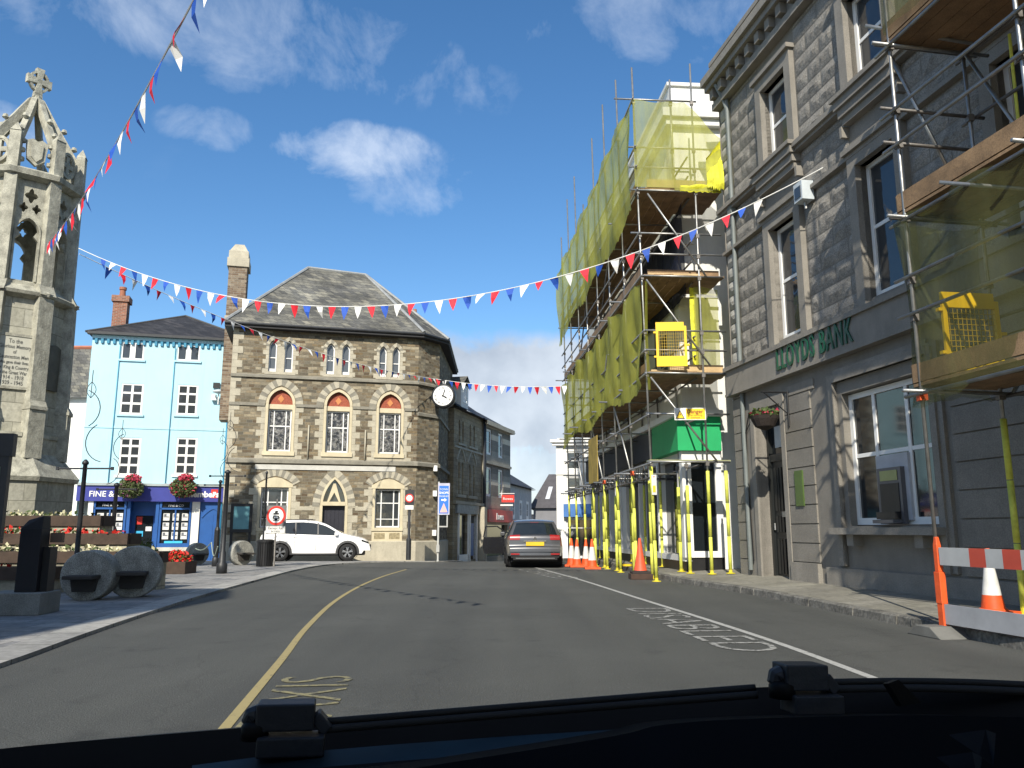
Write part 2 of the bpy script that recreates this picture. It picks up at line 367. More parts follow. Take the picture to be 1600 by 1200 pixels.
WHITEP = mk('white_paint', (.78, .78, .76), .45, var=.05, vs=2)
WHITER = mk('white_render', (.72, .72, .69), .85, var=.07, vs=1.2, bump=.15, bs=30, stains=.15)
SLATE = brick('slates', [(.085, .085, .08), (.12, .118, .105), (.16, .155, .13), (.10, .10, .095), (.20, .19, .155)], (.04, .04, .038), .28, .19, .006, .75, .6, grime=1.0, bdist=.015)
SLATE_D = brick('dark_slates', [(.030, .030, .033), (.042, .042, .045), (.052, .05, .052)], (.015, .015, .016), .28, .2, .006, .65, .5, grime=.7, bdist=.015)
LEAD = mk('lead', (.27, .28, .28), .55, var=.2, vs=4)
BLACK = mk('black_paint', (.012, .012, .013), .45, var=.3, vs=6)
IRON = mk('iron', (.022, .024, .028), .5, var=.3, vs=6, bump=.1)
GLASS = glass_mat('glass', (.04, .045, .05), wav=.15, ws=2.0)
GLASS_OLD_GLINTS = glass_mat('old_glass_glints', (.03, .032, .035), .05, wav=1.0, ws=9.0, var=.26)
GLASS_SHOP = glass_mat('shop_glass', (.012, .016, .02), .05)
STEEL = mk('galvanised_tube', (.34, .34, .33), .42, .75, var=.25, vs=5, bump=.08)
STEEL_D = mk('weathered_tube', (.16, .15, .14), .55, .6, var=.35, vs=5, bump=.1)
SLEEVE = mk('yellow_sleeve', (.62, .64, .10), .7, var=.2, vs=7, stains=.35, bump=.15, bs=15)
YEL = mk('yellow_gate', (.85, .55, .012), .45, var=.08)
BOARD = mk('scaffold_board', (.25, .16, .085), .8, var=.35, vs=3, bump=.2, bs=20, fine=.3)
BOARD_L = mk('pale_board', (.50, .36, .19), .8, var=.25, vs=3, bump=.15, fine=.2)
NET = net_mat('net', (.56, .57, .10), .80)
NET_T = net_mat('thin_net', (.54, .55, .13), .60)
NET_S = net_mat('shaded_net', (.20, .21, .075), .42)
NET_N = net_mat('navy_shade_net', (.012, .016, .045), .85)
NET_SHADE = net_mat('shading_net', (.36, .38, .10), .84)
GRAN = mk('granite', (.26, .255, .225), .85, var=.3, vs=3, bump=.4, bs=25, fine=.5, stains=.5)
RED = mk('red', (.62, .03, .02), .5, var=.12); ORANGE = mk('orange_plastic', (.74, .10, .02), .55, var=.25, vs=6, stains=.35)
WHITEF = mk('reflective_white', (.66, .66, .63), .5, var=.15, vs=7, stains=.3); BLUEF = mk('blue_cloth', (.01, .075, .42), .7, var=.15)
REDF = mk('red_cloth', (.68, .012, .03), .7, var=.15); WCLOTH = mk('white_cloth', (.82, .82, .80), .75, var=.06)
ROPEW = mk('string', (.75, .75, .72), .8)
LEAF = mk('leaf', (.05, .085, .02), .7, var=.5, vs=8, col2=(.09, .13, .03)); PINK = mk('pink_petal', (.55, .05, .10), .6, var=.5, vs=9)
REDP = mk('red_petal', (.62, .025, .015), .6, var=.4, vs=9); CREAMP = mk('cream_petal', (.62, .58, .36), .6, var=.3, vs=9)
RUBBER = mk('rubber', (.014, .014, .015), .85, var=.3); DARKWOOD = mk('dark_timber', (.055, .035, .024), .8, var=.3, vs=5, bump=.2)
# ---------------------------------------------------------------- ground, road, pavements
def gz(Y): return 0.0 if Y < 31 else -.035 * (Y - 31) if Y < 60 else -1.015 - .045 * (Y - 60) if Y < 300 else -11.8
def densify(pts, n=6):
    out = []
    P = [Vector(p) for p in pts]
    for i in range(len(P) - 1):
        a = P[max(i - 1, 0)]; b = P[i]; c = P[i + 1]; d = P[min(i + 2, len(P) - 1)]
        for k in range(n):
            t = k / n
            out.append(.5 * ((2 * b) + (c - a) * t + (2 * a - 5 * b + 4 * c - d) * t * t + (3 * b - a - 3 * c + d) * t ** 3))
    out.append(P[-1]); return out
YS = [-60, -20, 0, 10, 20, 31, 36, 42, 50, 60, 80, 120, 180, 300, 900]
g = MB(); XS = [-900, -100, 0, 100, 900]
g.add([(x, y, gz(y) - .006) for y in YS for x in XS], [(j * 5 + i, j * 5 + i + 1, (j + 1) * 5 + i + 1, (j + 1) * 5 + i) for j in range(len(YS) - 1) for i in range(4)])
struct(g, 'ground', mk('earth', (.07, .075, .05), .9, var=.3, vs=.3))
g = MB(); ys = [-30, 0, 20, 31, 36, 42, 50, 60, 75]
g.strip([(-14, y, gz(y)) for y in ys], [(14, y, gz(y)) for y in ys]); g.f = [tuple(reversed(f)) for f in g.f]
struct(g, 'road', ASPH)
# left pavement: kerb line measured from the photograph
KL = [(-3.6, -25), (-3.9, 0), (-4.3, 5), (-4.52, 7.4), (-4.82, 9.2), (-5.15, 11.4), (-5.63, 15.1), (-6.1, 20.2), (-6.42, 24.5), (-6.3, 28), (-5.3, 30.4), (-3.9, 31.5), (-2.7, 32.6), (-2.35, 35), (-2.35, 39)]
kl = densify([(x, y, 0) for x, y in KL], 5)
def off_line(pts, d):
    out = []
    for i, p in enumerate(pts):
        t = (pts[min(i + 1, len(pts) - 1)] - pts[max(i - 1, 0)]).normalized(); out.append(p + Vector((-t.y, t.x, 0)) * d)
    return out
def lift(pts, z): return [(p[0], p[1], gz(p[1]) + z) for p in pts]
g = MB(); ki = off_line(kl, .42)
ZW = .04
g.strip(lift(ki, ZW + .003), lift(kl, ZW + .003)); g.strip(lift(kl, ZW + .003), lift(kl, -.05))
struct(g, 'kerb_west', KERB)
g = MB(); far = [Vector((-45, p.y, 0)) for p in ki]
g.strip(lift(far, ZW), lift(ki, ZW))
g.poly([(-45, 38.9, .04 - .27), (-2.8, 38.9, .04 - .27), (-3.2, 50, -.5), (-45, 50, -.5)])
struct(g, 'pavement_west', PAVE)
# right pavement
KR = [(5.75, -25), (5.55, 0), (5.3, 5), (5.16, 8.4), (5.03, 10.1), (4.80, 12.2), (4.50, 15.4), (3.95, 18.6), (3.66, 20.4), (3.5, 23), (3.3, 27), (3.0, 31), (2.7, 36), (2.5, 42)]
kr = densify([(x, y, 0) for x, y in KR], 6)
ki = [p + Vector((.17, .02, 0)) for p in kr]
g = MB()
for i in range(0, len(kr) - 1):      # single kerb stones with uneven faces
    a, b = kr[i], kr[i + 1]; n = max(1, int((b - a).length / .8))
    for k in range(n):
        p = a.lerp(b, k / n + .004); q = a.lerp(b, (k + 1) / n - .004); j = random.uniform(-.012, .012); w = Vector((.17, .02, 0)); zt = .12 + random.uniform(-.004, .008)
        z0 = gz(p.y); vs = [p + Vector((j, 0, -.05 + z0)), q + Vector((j, 0, -.05 + z0)), q + Vector((j + .015, 0, zt - .02 + z0)), p + Vector((j + .015, 0, zt - .02 + z0)),
              p + Vector((j + .04, 0, zt + z0)), q + Vector((j + .04, 0, zt + z0)), q + w + Vector((0, 0, zt + z0)), p + w + Vector((0, 0, zt + z0))]
        g.add(vs, [(1, 0, 3, 2), (2, 3, 4, 5), (5, 4, 7, 6), (0, 7, 4, 3), (1, 2, 5, 6)])
struct(g, 'kerb_east', KERB_R)
g = MB(); wl = [Vector((p.x + 6.5, p.y + 1.1, 0)) for p in kr]; sl_ = .16 / 3.4
g.strip([(p.x, p.y, .118 + gz(p.y)) for p in ki], [(p.x, p.y, .118 + sl_ * 6.4 + gz(p.y)) for p in wl])
g.strip([(p.x, p.y, .118 + gz(p.y)) for p in ki], [(p.x, p.y, -.1 + gz(p.y)) for p in ki])
struct(g, 'pavement_east', PAVE_R)
def pavz(x, y):          # height of the right pavement
    k = min(kr, key=lambda p: abs(p.y - y)); return .12 + max(0, (x - k.x)) * sl_ + gz(y)
# painted markings
PW = paint_mat('worn_white_paint', (.38, .38, .36), .54); PYW = paint_mat('worn_yellow_paint', (.33, .27, .12), .56); PYT = paint_mat('faded_yellow_paint', (.24, .215, .11), .47); PWT = paint_mat('faded_white_paint', (.34, .34, .32), .47)
def line(pts, w, mat, name, n=8):
    P = densify([(x, y, 0) for x, y in pts], n); a = off_line(P, w / 2); b = off_line(P, -w / 2)
    g = MB(); g.strip(lift(b, .005), lift(a, .005)); struct(g, name, mat)
line([(-1.3, 2.2), (-1.76, 5.19), (-2.17, 7.89), (-2.57, 10.42), (-3.02, 14.06), (-3.3, 18.0), (-3.37, 21.75), (-3.25, 25.2)], 0.075, PYW, 'yellow_line')
line([(3.05, 4.6), (2.96, 7.05), (2.86, 8.98), (2.63, 11.37), (2.25, 14.7), (1.6, 20.61), (.75, 26.5)], .09, PW, 'white_bay_line')
line([(.9, 25.9), (2.0, 25.5), (3.0, 25.3)], .1, PW, 'white_bay_end_line')
def road_text(txt, origin, adv, up, size, mat, name, bold=.0, sx=1.0):
    ax = Vector(adv).normalized(); ay = Vector(up).normalized(); g = MB(); t = MB(); text_mb(t, txt, size, 0, 0, 0, 0, bold=bold)
    o = Vector(origin)
    vs = [o + ax * (p[0] * sx) + ay * p[2] + Vector((0, 0, .006)) for p in t.v]; g.add(vs, t.f)
    struct(g, name, mat)
road_text('TAXIS', (-1.12, 5.05, 0), (-.1, 1, 0), (-1, -.1, 0), .84, PYT, 'taxis_marking', sx=.88, bold=-.008)
road_text('DISABLED', (1.74, 12.9, 0), (.09, -1, 0), (1, .09, 0), .95, PWT, 'disabled_marking', sx=1.1, bold=-.008)
road_text('DISABLED', (.15, 25.2, 0), (.2, -1, 0), (1, .2, 0), 1.0, PWT, 'far_disabled_marking', sx=1.1, bold=-.012)
# distant hill
g = MB(); hp = [(-150, -10), (-90, 2), (-40, 5), (0, 6.5), (12, 5.6), (40, 9), (90, 4), (160, -10)]
a = [(x, 190 + 10 * math.sin(x), z - 3) for x, z in hp]; b = [(x, 150, -12) for x, z in hp]; g.strip(b, a); g.strip(a, [(x, 260, -13) for x, z in hp])
struct(g, 'hill', mk('far_green', (.06, .08, .045), .9, var=.4, vs=.08))
# ---------------------------------------------------------------- shared building parts
def window(parent, u0, u1, z0, z1, y, cols=(), rows=(), fw=.07, gl=None, frame=None, name='window', mw=.035, outline=None, sill=None, arch_z=None):
    """frame with glazing bars at depth y; pane behind it as a sub-part"""
    gl = gl or GLASS; frame = frame or WHITEP; m = MB()
    m.box(u0, u0 + fw, y, y + .07, z0, z1); m.box(u1 - fw, u1, y, y + .07, z0, z1)
    m.box(u0 + fw, u1 - fw, y + .002, y + .068, z0, z0 + fw * 1.2); m.box(u0 + fw, u1 - fw, y + .002, y + .068, z1 - fw, z1)
    for c in cols: m.box(u0 + (u1 - u0) * c - mw / 2, u0 + (u1 - u0) * c + mw / 2, y + .012, y + .05, z0 + fw, z1 - fw)
    for r_ in rows:
        w = mw if not isinstance(r_, tuple) else r_[1]; rr = r_ if not isinstance(r_, tuple) else r_[0]
        m.box(u0 + fw, u1 - fw, y + .018, y + .044, z0 + (z1 - z0) * rr - w / 2, z0 + (z1 - z0) * rr + w / 2)
    f = m.build(name, frame, parent)
    p = MB().poly([(u0 + .01, y + .035, z0 + .01), (u1 - .01, y + .035, z0 + .01), (u1 - .01, y + .035, z1 - .01), (u0 + .01, y + .035, z1 - .01)])
    p.build('pane', gl, f); return f
def voussoirs(m, inner, t, y0, y1, k0=0, k1=1, per=1):
    """alternating wedges of thickness t around an arch (inner = arch() points), material k0 / k1"""
    n = len(inner); xc = (inner[0][0] + inner[-1][0]) / 2; out = []
    for i, (x, z) in enumerate(inner):
        a = Vector(inner[max(i - 1, 0)]); b = Vector(inner[min(i + 1, n - 1)]); d = (b - a).normalized(); nn = Vector((d.y, -d.x))
        if i == n // 2: nn = Vector((0, 1.25))
        out.append((x + nn.x * t, z + nn.y * t))
    for i in range(n - 1):
        m.k = k0 if (i // per) % 2 == 0 else k1; yy = y0 - (.006 if m.k == k0 else 0)
        m.prism([inner[i], out[i], out[i + 1], inner[i + 1]], yy, y1)
    m.k = 0; return out
def ring(m, inner, t, y0, y1, up=0):
    n = len(inner); pts = []
    for i, (x, z) in enumerate(inner):
        a = Vector(inner[max(i - 1, 0)]); b = Vector(inner[min(i + 1, n - 1)]); d = (b - a).normalized(); nn = Vector((d.y, -d.x))
        pts.append((x + nn.x * t, z + nn.y * t))
    for i in range(n - 1): m.prism([inner[i], pts[i], pts[i + 1], inner[i + 1]], y0, y1)
    return pts
def jamb(m, x, side, z0, z1, y0, y1, w1=.17, w2=.30, h=.27):
    """toothed quoins beside an opening; side -1 grows to the left"""
    z = z0; i = 0
    while z < z1 - .02:
        zt = min(z + h, z1); w = w1 if i % 2 else w2
        m.box(min(x, x + side * w), max(x, x + side * w), y0 + random.uniform(-.003, .003), y1, z + .004, zt - .004); z = zt; i += 1
def pipe(parent, pts, r=.045, mat=None, name='drainpipe'): return MB().path(pts, r, 8).build(name, mat or IRON, parent, True)
def body(m, pts, z0, z1, skip=()):
    n = len(pts)
    for i in range(n):
        if i in skip: continue
        (x0, y0), (x1, y1) = pts[i], pts[(i + 1) % n]; m.poly([(x0, y0, z0), (x1, y1, z0), (x1, y1, z1), (x0, y0, z1)])
def foliage(name, mats, parent, c, rx, ry, rz, n, size, weights=None, low=-1):
    m = MB()
    for i in range(n):
        while True:
            p = Vector((random.uniform(-1, 1), random.uniform(-1, 1), random.uniform(low, 1)))
            if p.length < 1: break
        s = size * random.uniform(.6, 1.4); q = Vector((c[0] + p.x * rx, c[1] + p.y * ry, c[2] + p.z * rz))
        a = Vector((random.gauss(0, 1), random.gauss(0, 1), random.gauss(0, 1))).normalized(); b = a.orthogonal().normalized()
        m.k = random.choices(range(len(mats)), weights)[0] if weights else 0
        m.poly([q - a * s, q + b * s * .6, q + a * s, q - b * s * .6])
    return m.build(name, mats, parent)
# ================================================================ stone clock building
CF = Fr(-11.4, 32.8, math.atan2(1.9, 7.4))
cb = bthing('stone_building', 'brown rubble stone public building with pointed arches, slate hipped roof and tall side chimney', 'building', CF)
uv = CF.uv
WB = 7.5; uL = -.32
def loc(p): v = Vector((p[0] - CF.x, p[1] - CF.y)); return (v.x * CF.ux + v.y * CF.uy, -v.x * CF.uy + v.y * CF.ux)
pB = (WB, 0); pC = loc((-3.30, 35.75)); pD = loc((-3.22, 42.5)); pE = (uL, 9.2); pA = (uL, 0)
ZT = 9.68
w = MB(); holes = []
top = [(1.15, 1.47), (1.80, 2.13), (3.53, 3.87), (4.19, 4.52), (5.78, 6.10), (6.36, 6.68)]
for a, b in top: holes.append(arched(a, b, 7.78, 8.85, 9.13, 5))
mid = [(1.25, 2.22), (3.62, 4.59), (5.83, 6.79)]
for a, b in mid: holes.append(arched(a, b, 4.42, 6.42, 7.02, 6))
gr = [(1.14, 2.23), (5.78, 6.85)]
for a, b in gr: holes.append(rect(a, b, 1.30, 2.92))
holes.append(arched(3.62, 4.54, .1, 2.22, 3.30, 7))
w.wall(rect(uL, WB, -.6, ZT), holes, 0, .28)
body(w, [pB, pC, pD, pE, pA], -.6, ZT, skip=(4,))
wallo = w.build('wall', RUB, cb)
# dressings
d = MB()
for a, b in ((1.15, 2.13), (3.53, 4.52), (5.78, 6.68)):
    c = (a + b) / 2
    jamb(d, a, -1, 7.70, 9.0, -.012, .1, .12, .24, .2); jamb(d, b, 1, 7.70, 9.0, -.012, .1, .12, .24, .2)
    d.box(a + .335, b - .335, -.014, .1, 7.78, 8.9); d.box(a - .14, b + .14, -.03, .1, 7.66, 7.775)
for a, b in top: voussoirs(d, arch(a, b, 8.86, 9.14, 4), .15, -.02, .1, 0, 1)
for a, b in mid:
    voussoirs(d, arch(a - .13, b + .13, 6.40, 7.20, 8), .30, -.02, .1, 0, 1)
    d.k = 2; ring(d, arch(a, b, 6.42, 7.02, 6), .11, -.035, .15); d.box(a - .11, a, -.03, .2, 4.42, 6.42); d.box(b, b + .11, -.03, .2, 4.42, 6.42)
    d.box(a - .01, b + .01, .06, .26, 6.20, 6.40); d.box(a - .16, b + .16, -.07, .2, 4.24, 4.415); d.k = 0
    jamb(d, a - .115, -1, 4.0, 6.35, -.012, .1, .16, .34, .26); jamb(d, b + .115, 1, 4.0, 6.35, -.012, .1, .16, .34, .26)
    d.box(a - .11, b + .11, -.01, .1, 4.0, 4.23)
for a, b in gr:
    gl = [(a - .16, 2.93), (b + .16, 2.93), (b + .16, 3.06), ((a + b) / 2 + .25, 3.30), ((a + b) / 2, 3.34), ((a + b) / 2 - .25, 3.30), (a - .16, 3.06)]
    d.k = 2; d.prism(gl, -.04, .2); d.box(a - .11, a, -.03, .2, 1.28, 2.92); d.box(b, b + .11, -.03, .2, 1.28, 2.92)
    d.box(a - .12, b + .12, -.06, .2, 1.16, 1.285); d.k = 0
    seg = [(b + .17, 3.02), (b + .1, 3.14), (b - .12, 3.27), ((a + b) / 2 + .2, 3.36), ((a + b) / 2, 3.40), ((a + b) / 2 - .2, 3.36), (a + .12, 3.27), (a - .1, 3.14), (a - .17, 3.02)]
    s2 = []
    for i in range(8):
        s2 += [seg[i], ((seg[i][0] + seg[i + 1][0]) / 2, (seg[i][1] + seg[i + 1][1]) / 2)]
    voussoirs(d, s2 + [seg[-1]], .30, -.02, .1, 0, 1)
    jamb(d, a - .115, -1, 1.0, 3.0, -.012, .1, .18, .36, .27); jamb(d, b + .115, 1, 1.0, 3.0, -.012, .1, .18, .36, .27)
    d.k = 2; d.box(a - .1, b + .1, -.012, .1, .72, 1.155); d.k = 3; d.box(a + .0, (a + b) / 2 - .09, -.015, .1, .82, 1.07); d.box((a + b) / 2 + .09, b, -.015, .1, .82, 1.07); d.k = 0
voussoirs(d, arch(3.50, 4.66, 2.15, 3.42, 9), .30, -.022, .1, 0, 1)
d.k = 2; ring(d, arch(3.62, 4.54, 2.22, 3.30, 7), .10, -.035, .2); d.box(3.51, 3.62, -.03, .24, .1, 2.22); d.box(4.54, 4.65, -.03, .24, .1, 2.22)
d.box(3.60, 4.56, -.045, .24, 2.20, 2.36)
d.prism([(3.80, 2.36), (3.88, 2.36), (4.08, 2.75), (4.28, 2.36), (4.36, 2.36), (4.13, 3.12), (4.03, 3.12)][::1], .05, .2); d.k = 0
jamb(d, 3.51, -1, .9, 2.2, -.012, .1, .2, .42, .3); jamb(d, 4.65, 1, .9, 2.2, -.012, .1, .2, .42, .3)
jamb(d, uL, 1, .7, ZT - .1, -.013, .1, .22, .42, .3)
for a, b in ((.3, 1.0), (2.5, 3.3), (4.95, 5.5)): d.box(a, b, -.011, .1, 2.0, 2.16)
d.build('stone_dressing', [DRESS, GREYST, CREAM, mk('carved_panel', (.30, .25, .15), .9, var=.4, vs=12, bump=.5, bs=30)], cb)
# string courses and plinth (run round the canted corner)
def band(m, z0, z1, pr, pts=(pA, pB, pC, pD)):
    P = [Vector((x, y)) for x, y in pts]
    off = []
    for i, p in enumerate(P):
        nn = Vector((0, 0))
        for a, b in ((i - 1, i), (i, i + 1)):
            if a >= 0 and b < len(P): t = (P[b] - P[a]).normalized(); nn += Vector((t.y, -t.x))
        nn.normalize(); k = 1
        if 0 < i < len(P) - 1: t = (P[i] - P[i - 1]).normalized(); k = 1 / max(.5, nn.dot(Vector((t.y, -t.x))))
        off.append(p + nn * pr * k)
    f0 = [(p.x, p.y, z0) for p in off]; f1 = [(p.x, p.y, z1) for p in off]; b0 = [(p.x, p.y, z0 - .0) for p in P]; b1 = [(p.x, p.y, z1 + pr * .6) for p in P]
    m.strip(f0, f1); m.strip(f1, b1); m.strip(b0, f0)
    m.poly([f0[0], f1[0], b1[0], b0[0]])
m = MB(); band(m, 7.50, 7.60, .09); band(m, 3.92, 4.06, .11); m.build('string_course', GREYST, cb)
m = MB(); 
for a, b in ((uL, 1.1), (2.36, 3.48), (4.72, 5.70), (6.93, WB)): m.box(a, b, -.06, .05, 6.30, 6.42)
band(m, 6.12, 6.24, .07, (pB, pC, pD)); m.build('string_course', GREYST, cb)
m = MB(); band(m, -.6, .70, .08); m.build('plinth', DRESS, cb)
m = MB(); m.box(.85, 6.6, -.05, .05, 3.66, 3.86); m.build('sign_band', mk('pale_band', (.50, .49, .45), .7, var=.15), cb)
# windows
for a, b in top:
    f = MB(); o = arch(a + .045, b - .045, 8.83, 9.08, 5)
    ring(f, o, .05, .12, .2); f.box(a, a + .05, .12, .2, 7.78, 8.84); f.box(b - .05, b, .12, .2, 7.78, 8.84); f.box(a + .05, b - .05, .10, .2, 7.78, 7.92); f.box(a + .05, b - .05, .13, .18, 8.38, 8.42)
    fo = f.build('window', WHITEP, cb); MB().poly([(x, .17, z) for x, z in arched(a + .02, b - .02, 7.8, 8.84, 9.1, 5)]).build('pane', glass_mat('attic_glass', (.10, .11, .12), .1) if 'ag' not in globals() else ag, fo)
    ag = fo.children[0].data.materials[0]
for a, b in mid:
    window(cb, a + .02, b - .02, 4.44, 6.19, .16, (.24, .76), ((.60, .05),), .05, GLASS_OLD_GLINTS, mw=.04)
    t = MB(); t.prism([(x, z) for x, z in [(a, 6.41), (b, 6.41)] + arch(a, b, 6.42, 7.0, 6)], .12, .2); tp = t.build('tympanum', mk('terracotta', (.30, .075, .04), .8, var=.35, vs=20), cb)
    c = (a + b) / 2; t = MB(); t.prism([(c, 6.47), (c + .13, 6.64), (c, 6.81), (c - .13, 6.64)], .105, .13); t.build('diamond', mk('orange_stone', (.55, .22, .08), .8), tp)
for a, b in gr: window(cb, a + .01, b - .01, 1.30, 2.90, .16, (.25, .75), ((.64, .04), (.22, .03)), .05, GLASS, mw=.045)
# door
m = MB(); m.box(3.62, 4.54, .2, .26, .1, 2.21)
for i in range(5): m.box(3.68 + i * .165, 3.80 + i * .165, .185, .21, .2, 2.1)
dr = m.build('door', mk('dark_door', (.018, .018, .028), .5), cb); MB().lathe([(.03, 0), (.03, .05)], (4.42, .17, 1.1), 10).build('handle', STEEL, dr)
MB().poly([(x, .19, z) for x, z in [(3.6, 2.3), (4.56, 2.3)] + arch(3.6, 4.56, 2.3, 3.3, 7)]).build('fanlight', GLASS, cb)
# roof, eaves, gutter
ov = .34
def eo(p, dx, dy): return (p[0] + dx, p[1] + dy)
eA = eo(pA, -ov, -ov); eB = eo(pB, .18, -ov); eC = eo(pC, ov + .05, -.12); eD = eo(pD, ov, .4); eE = eo(pE, -ov, .4)
ZR = 13.75; r0 = (2.55, 4.4, ZR + .12); r1 = (5.35, 4.4, ZR - .02)
E3 = lambda p, z=ZT: (p[0], p[1], z)
m = MB(); m.k = 0
z_ = ZT + .10
for f in ([E3(eA, z_), E3(eB, z_), r1, r0], [E3(eB, z_), E3(eC, z_), r1], [E3(eC, z_), E3(eD, z_), r1], [E3(eD, z_), E3(eE, z_), r0, r1], [E3(eE, z_), E3(eA, z_), r0]): m.poly(f)
ro = m.build('roof', SLATE, cb)
m = MB()
for a, b in ((E3(eA, z_), r0), (r0, r1), (r1, E3(eB, z_)), (r1, E3(eC, z_)), (r1, E3(eD, z_)), (r0, E3(eE, z_))): m.tube(Vector(a) + Vector((0, 0, .02)), Vector(b) + Vector((0, 0, .02)), .075, 6)
m.build('lead_ridge', LEAD, ro)
m = MB(); ep = [eA, eB, eC, eD, eE]
m.slab(ep, ZT - .12, ZT + .085); m.build('eaves', mk('eaves_black', (.02, .02, .022), .7), cb)
m = MB(); m.path([Vector(E3(p, ZT + .03)) + Vector((0, -.03, 0)) for p in (eA, eB, eC, eD)], .06, 8); m.build('gutter', IRON, cb)
m = MB(); x0, x1, y0, y1 = -.95, -.15, 2.6, 3.6; m.box(x0, x1, y0, y1, 6, 13.1); m.k = 1; m.box(x0 - .08, x1 + .08, y0 - .08, y1 + .08, 13.1, 13.5); m.box(x0 - .03, x1 + .03, y0 - .03, y1 + .03, 13.5, 13.85)
m.add([(x0, y0, 13.85), (x1, y0, 13.85), (x1, y1, 13.85), (x0, y1, 13.85), (x0 + .2, y0 + .25, 14.25), (x1 - .2, y0 + .25, 14.25), (x1 - .2, y1 - .25, 14.25), (x0 + .2, y1 - .25, 14.25)], [(0, 1, 5, 4), (1, 2, 6, 5), (2, 3, 7, 6), (3, 0, 4, 7), (4, 5, 6, 7)])
m.box(x0 - .04, x1 + .04, y0 - .04, y1 + .04, 10.6, 10.75)
m.build('chimney', [brick('chimney_stone', [(.16, .11, .075), (.22, .17, .12), (.28, .23, .17), (.12, .085, .06)], (.25, .23, .19), .3, .1, .008, dist=.05), DRESS], ro)
q = atY(648, 496, 41.5); lx, ly = loc((q.x, q.y)); m = MB(); m.box(lx - .25, lx + .25, ly - .25, ly + .25, 8.5, q.z); chs = m.build('chimney', brick('red_brick2', [(.26, .10, .06), (.33, .14, .085)], (.3, .26, .22), .22, .075, .008), ro); MB().lathe([(.13, 0), (.10, .45)], (lx, ly, q.z), 10).build('chimney_pot', mk('pot2', (.32, .14, .08), .8), chs)
pipe(cb, [(2.92, -.07, 4.1), (2.92, -.07, 5.55)], .03, DRESS, 'wall_pipe'); pipe(cb, [(5.28, -.07, 4.1), (5.28, -.07, 5.4)], .03, DRESS, 'wall_pipe')
for zz in (3.75, 2.65, .95): m = MB(); m.box(pC[0] - .25, pC[0] - .08, pC[1] - .32, pC[1] - .18, zz, zz + .25); m.build('junction_box', WHITEP, cb)
m = MB(); m.box(6.98, 7.16, -.06, .02, 2.35, 2.7); m.build('bell_panel', DRESS, cb)
# clock
cl = thing('clock', 'round white clock with roman numerals in a black case at the building corner', 'clock', (-3.02, 35.0, 7.02), R(-6))
m = MB(); m.T = Matrix.Rotation(R(90), 4, 'X'); m.lathe([(.40, -.21), (.50, -.2), (.53, -.17), (.53, .17), (.50, .2), (.40, .21)], (0, 0, 0), 32); m.build('case', IRON, cl, True)
m = MB(); m.T = Matrix.Rotation(R(90), 4, 'X'); m.lathe([(.445, .20), (.44, .222)], (0, 0, 0), 32); fc = m.build('dial', mk('dial_white', (.85, .85, .83), .4, var=.02), cl)
m = MB()
for i, rn in enumerate(['XII', 'I', 'II', 'III', 'IIII', 'V', 'VI', 'VII', 'VIII', 'IX', 'X', 'XI']):
    a = R(30 * i); T = Matrix.Rotation(a, 4, 'Y') @ Matrix.Translation((0, -.225, .30)); text_mb(m, rn, .13, 0, 0, 0, .002, 'CENTER', .002, .8, T)
m.build('numerals', BLACK, fc)
m = MB(); 
for ang, ln, wd in ((R(121), .24, .032), (R(17), .36, .024)):
    T = Matrix.Rotation(ang, 4, 'Y'); m.T = T; m.prism([(-wd / 2, -.07), (wd / 2, -.07), (wd, ln * .6), (0, ln), (-wd, ln * .6)], -.245, -.235)
m.build('hands', BLACK, fc)
m = MB(); m.tube((-.45, .1, 0), (-.9, .55, 0), .05); m.tube((0, 0, .5), (0, 0, .75), .035); m.path([(0, 0, .73), (-.4, .2, .78), (-.8, .6, .7)], .03); m.build('bracket', IRON, cl)
# notice board on the left of the stone building
nb = thing('notice_board', 'teal notice board in a dark frame fixed to the stone building beside the parked car', 'notice board', CF.w(.45, -.28, 1.1), CF.a)
m = MB(); m.box(-.42, .42, 0, .08, 0, 1.15); fb = m.build('frame', BLACK, nb); m = MB(); m.box(-.30, .30, -.012, .02, .13, 1.03); m.build('poster', mk('teal', (.10, .25, .28), .35, var=.2), nb)
MB().box(-.4, -.3, .03, .1, -1, 0).build('leg', BLACK, nb); MB().box(.3, .4, .03, .1, -1, 0).build('leg', BLACK, nb)
# ================================================================ blue building
BF = Fr(-19.0, 36.5, math.atan2(1.5, 5.9)); uv = BF.uv
bb = bthing('blue_building', 'pale blue painted three storey house with a navy shopfront and dark slate roof', 'building', BF)
BLUEW = mk('pale_blue_paint', (.41, .66, .75), .7, var=.04, vs=.8, bump=.12, bs=25, stains=.16); TEALP = mk('teal_trim', (.03, .22, .36), .6)
NAVY = mk('navy_fascia', (.035, .045, .26), .45, var=.08); BLUEJ = mk('blue_joinery', (.012, .085, .30), .45, var=.1)
xa, xb = uv(138, 600)[0], uv(364, 600)[0] + .6; zt = 10.15
def box_uv(x0, y0, x1, y1):
    a = uv(x0, y1); b = uv(x1, y0); return a[0], b[0], a[1], b[1]
wins = [box_uv(188.5, 536, 226, 561), box_uv(276, 540, 313, 563), box_uv(186, 600, 225, 647), box_uv(275, 602, 310, 648), box_uv(183, 684, 221, 743), box_uv(272, 684, 309, 742)]
w = MB(); w.wall([(xa, 3.2), (xb, 3.2), (xb, zt), (xa, zt)], [rect(*q) for q in wins], 0, .15)
body(w, [(xa, 0), (xb, 0), (xb, 8), (xa, 8)], -.5, zt, skip=(0,)); w.build('wall', BLUEW, bb)
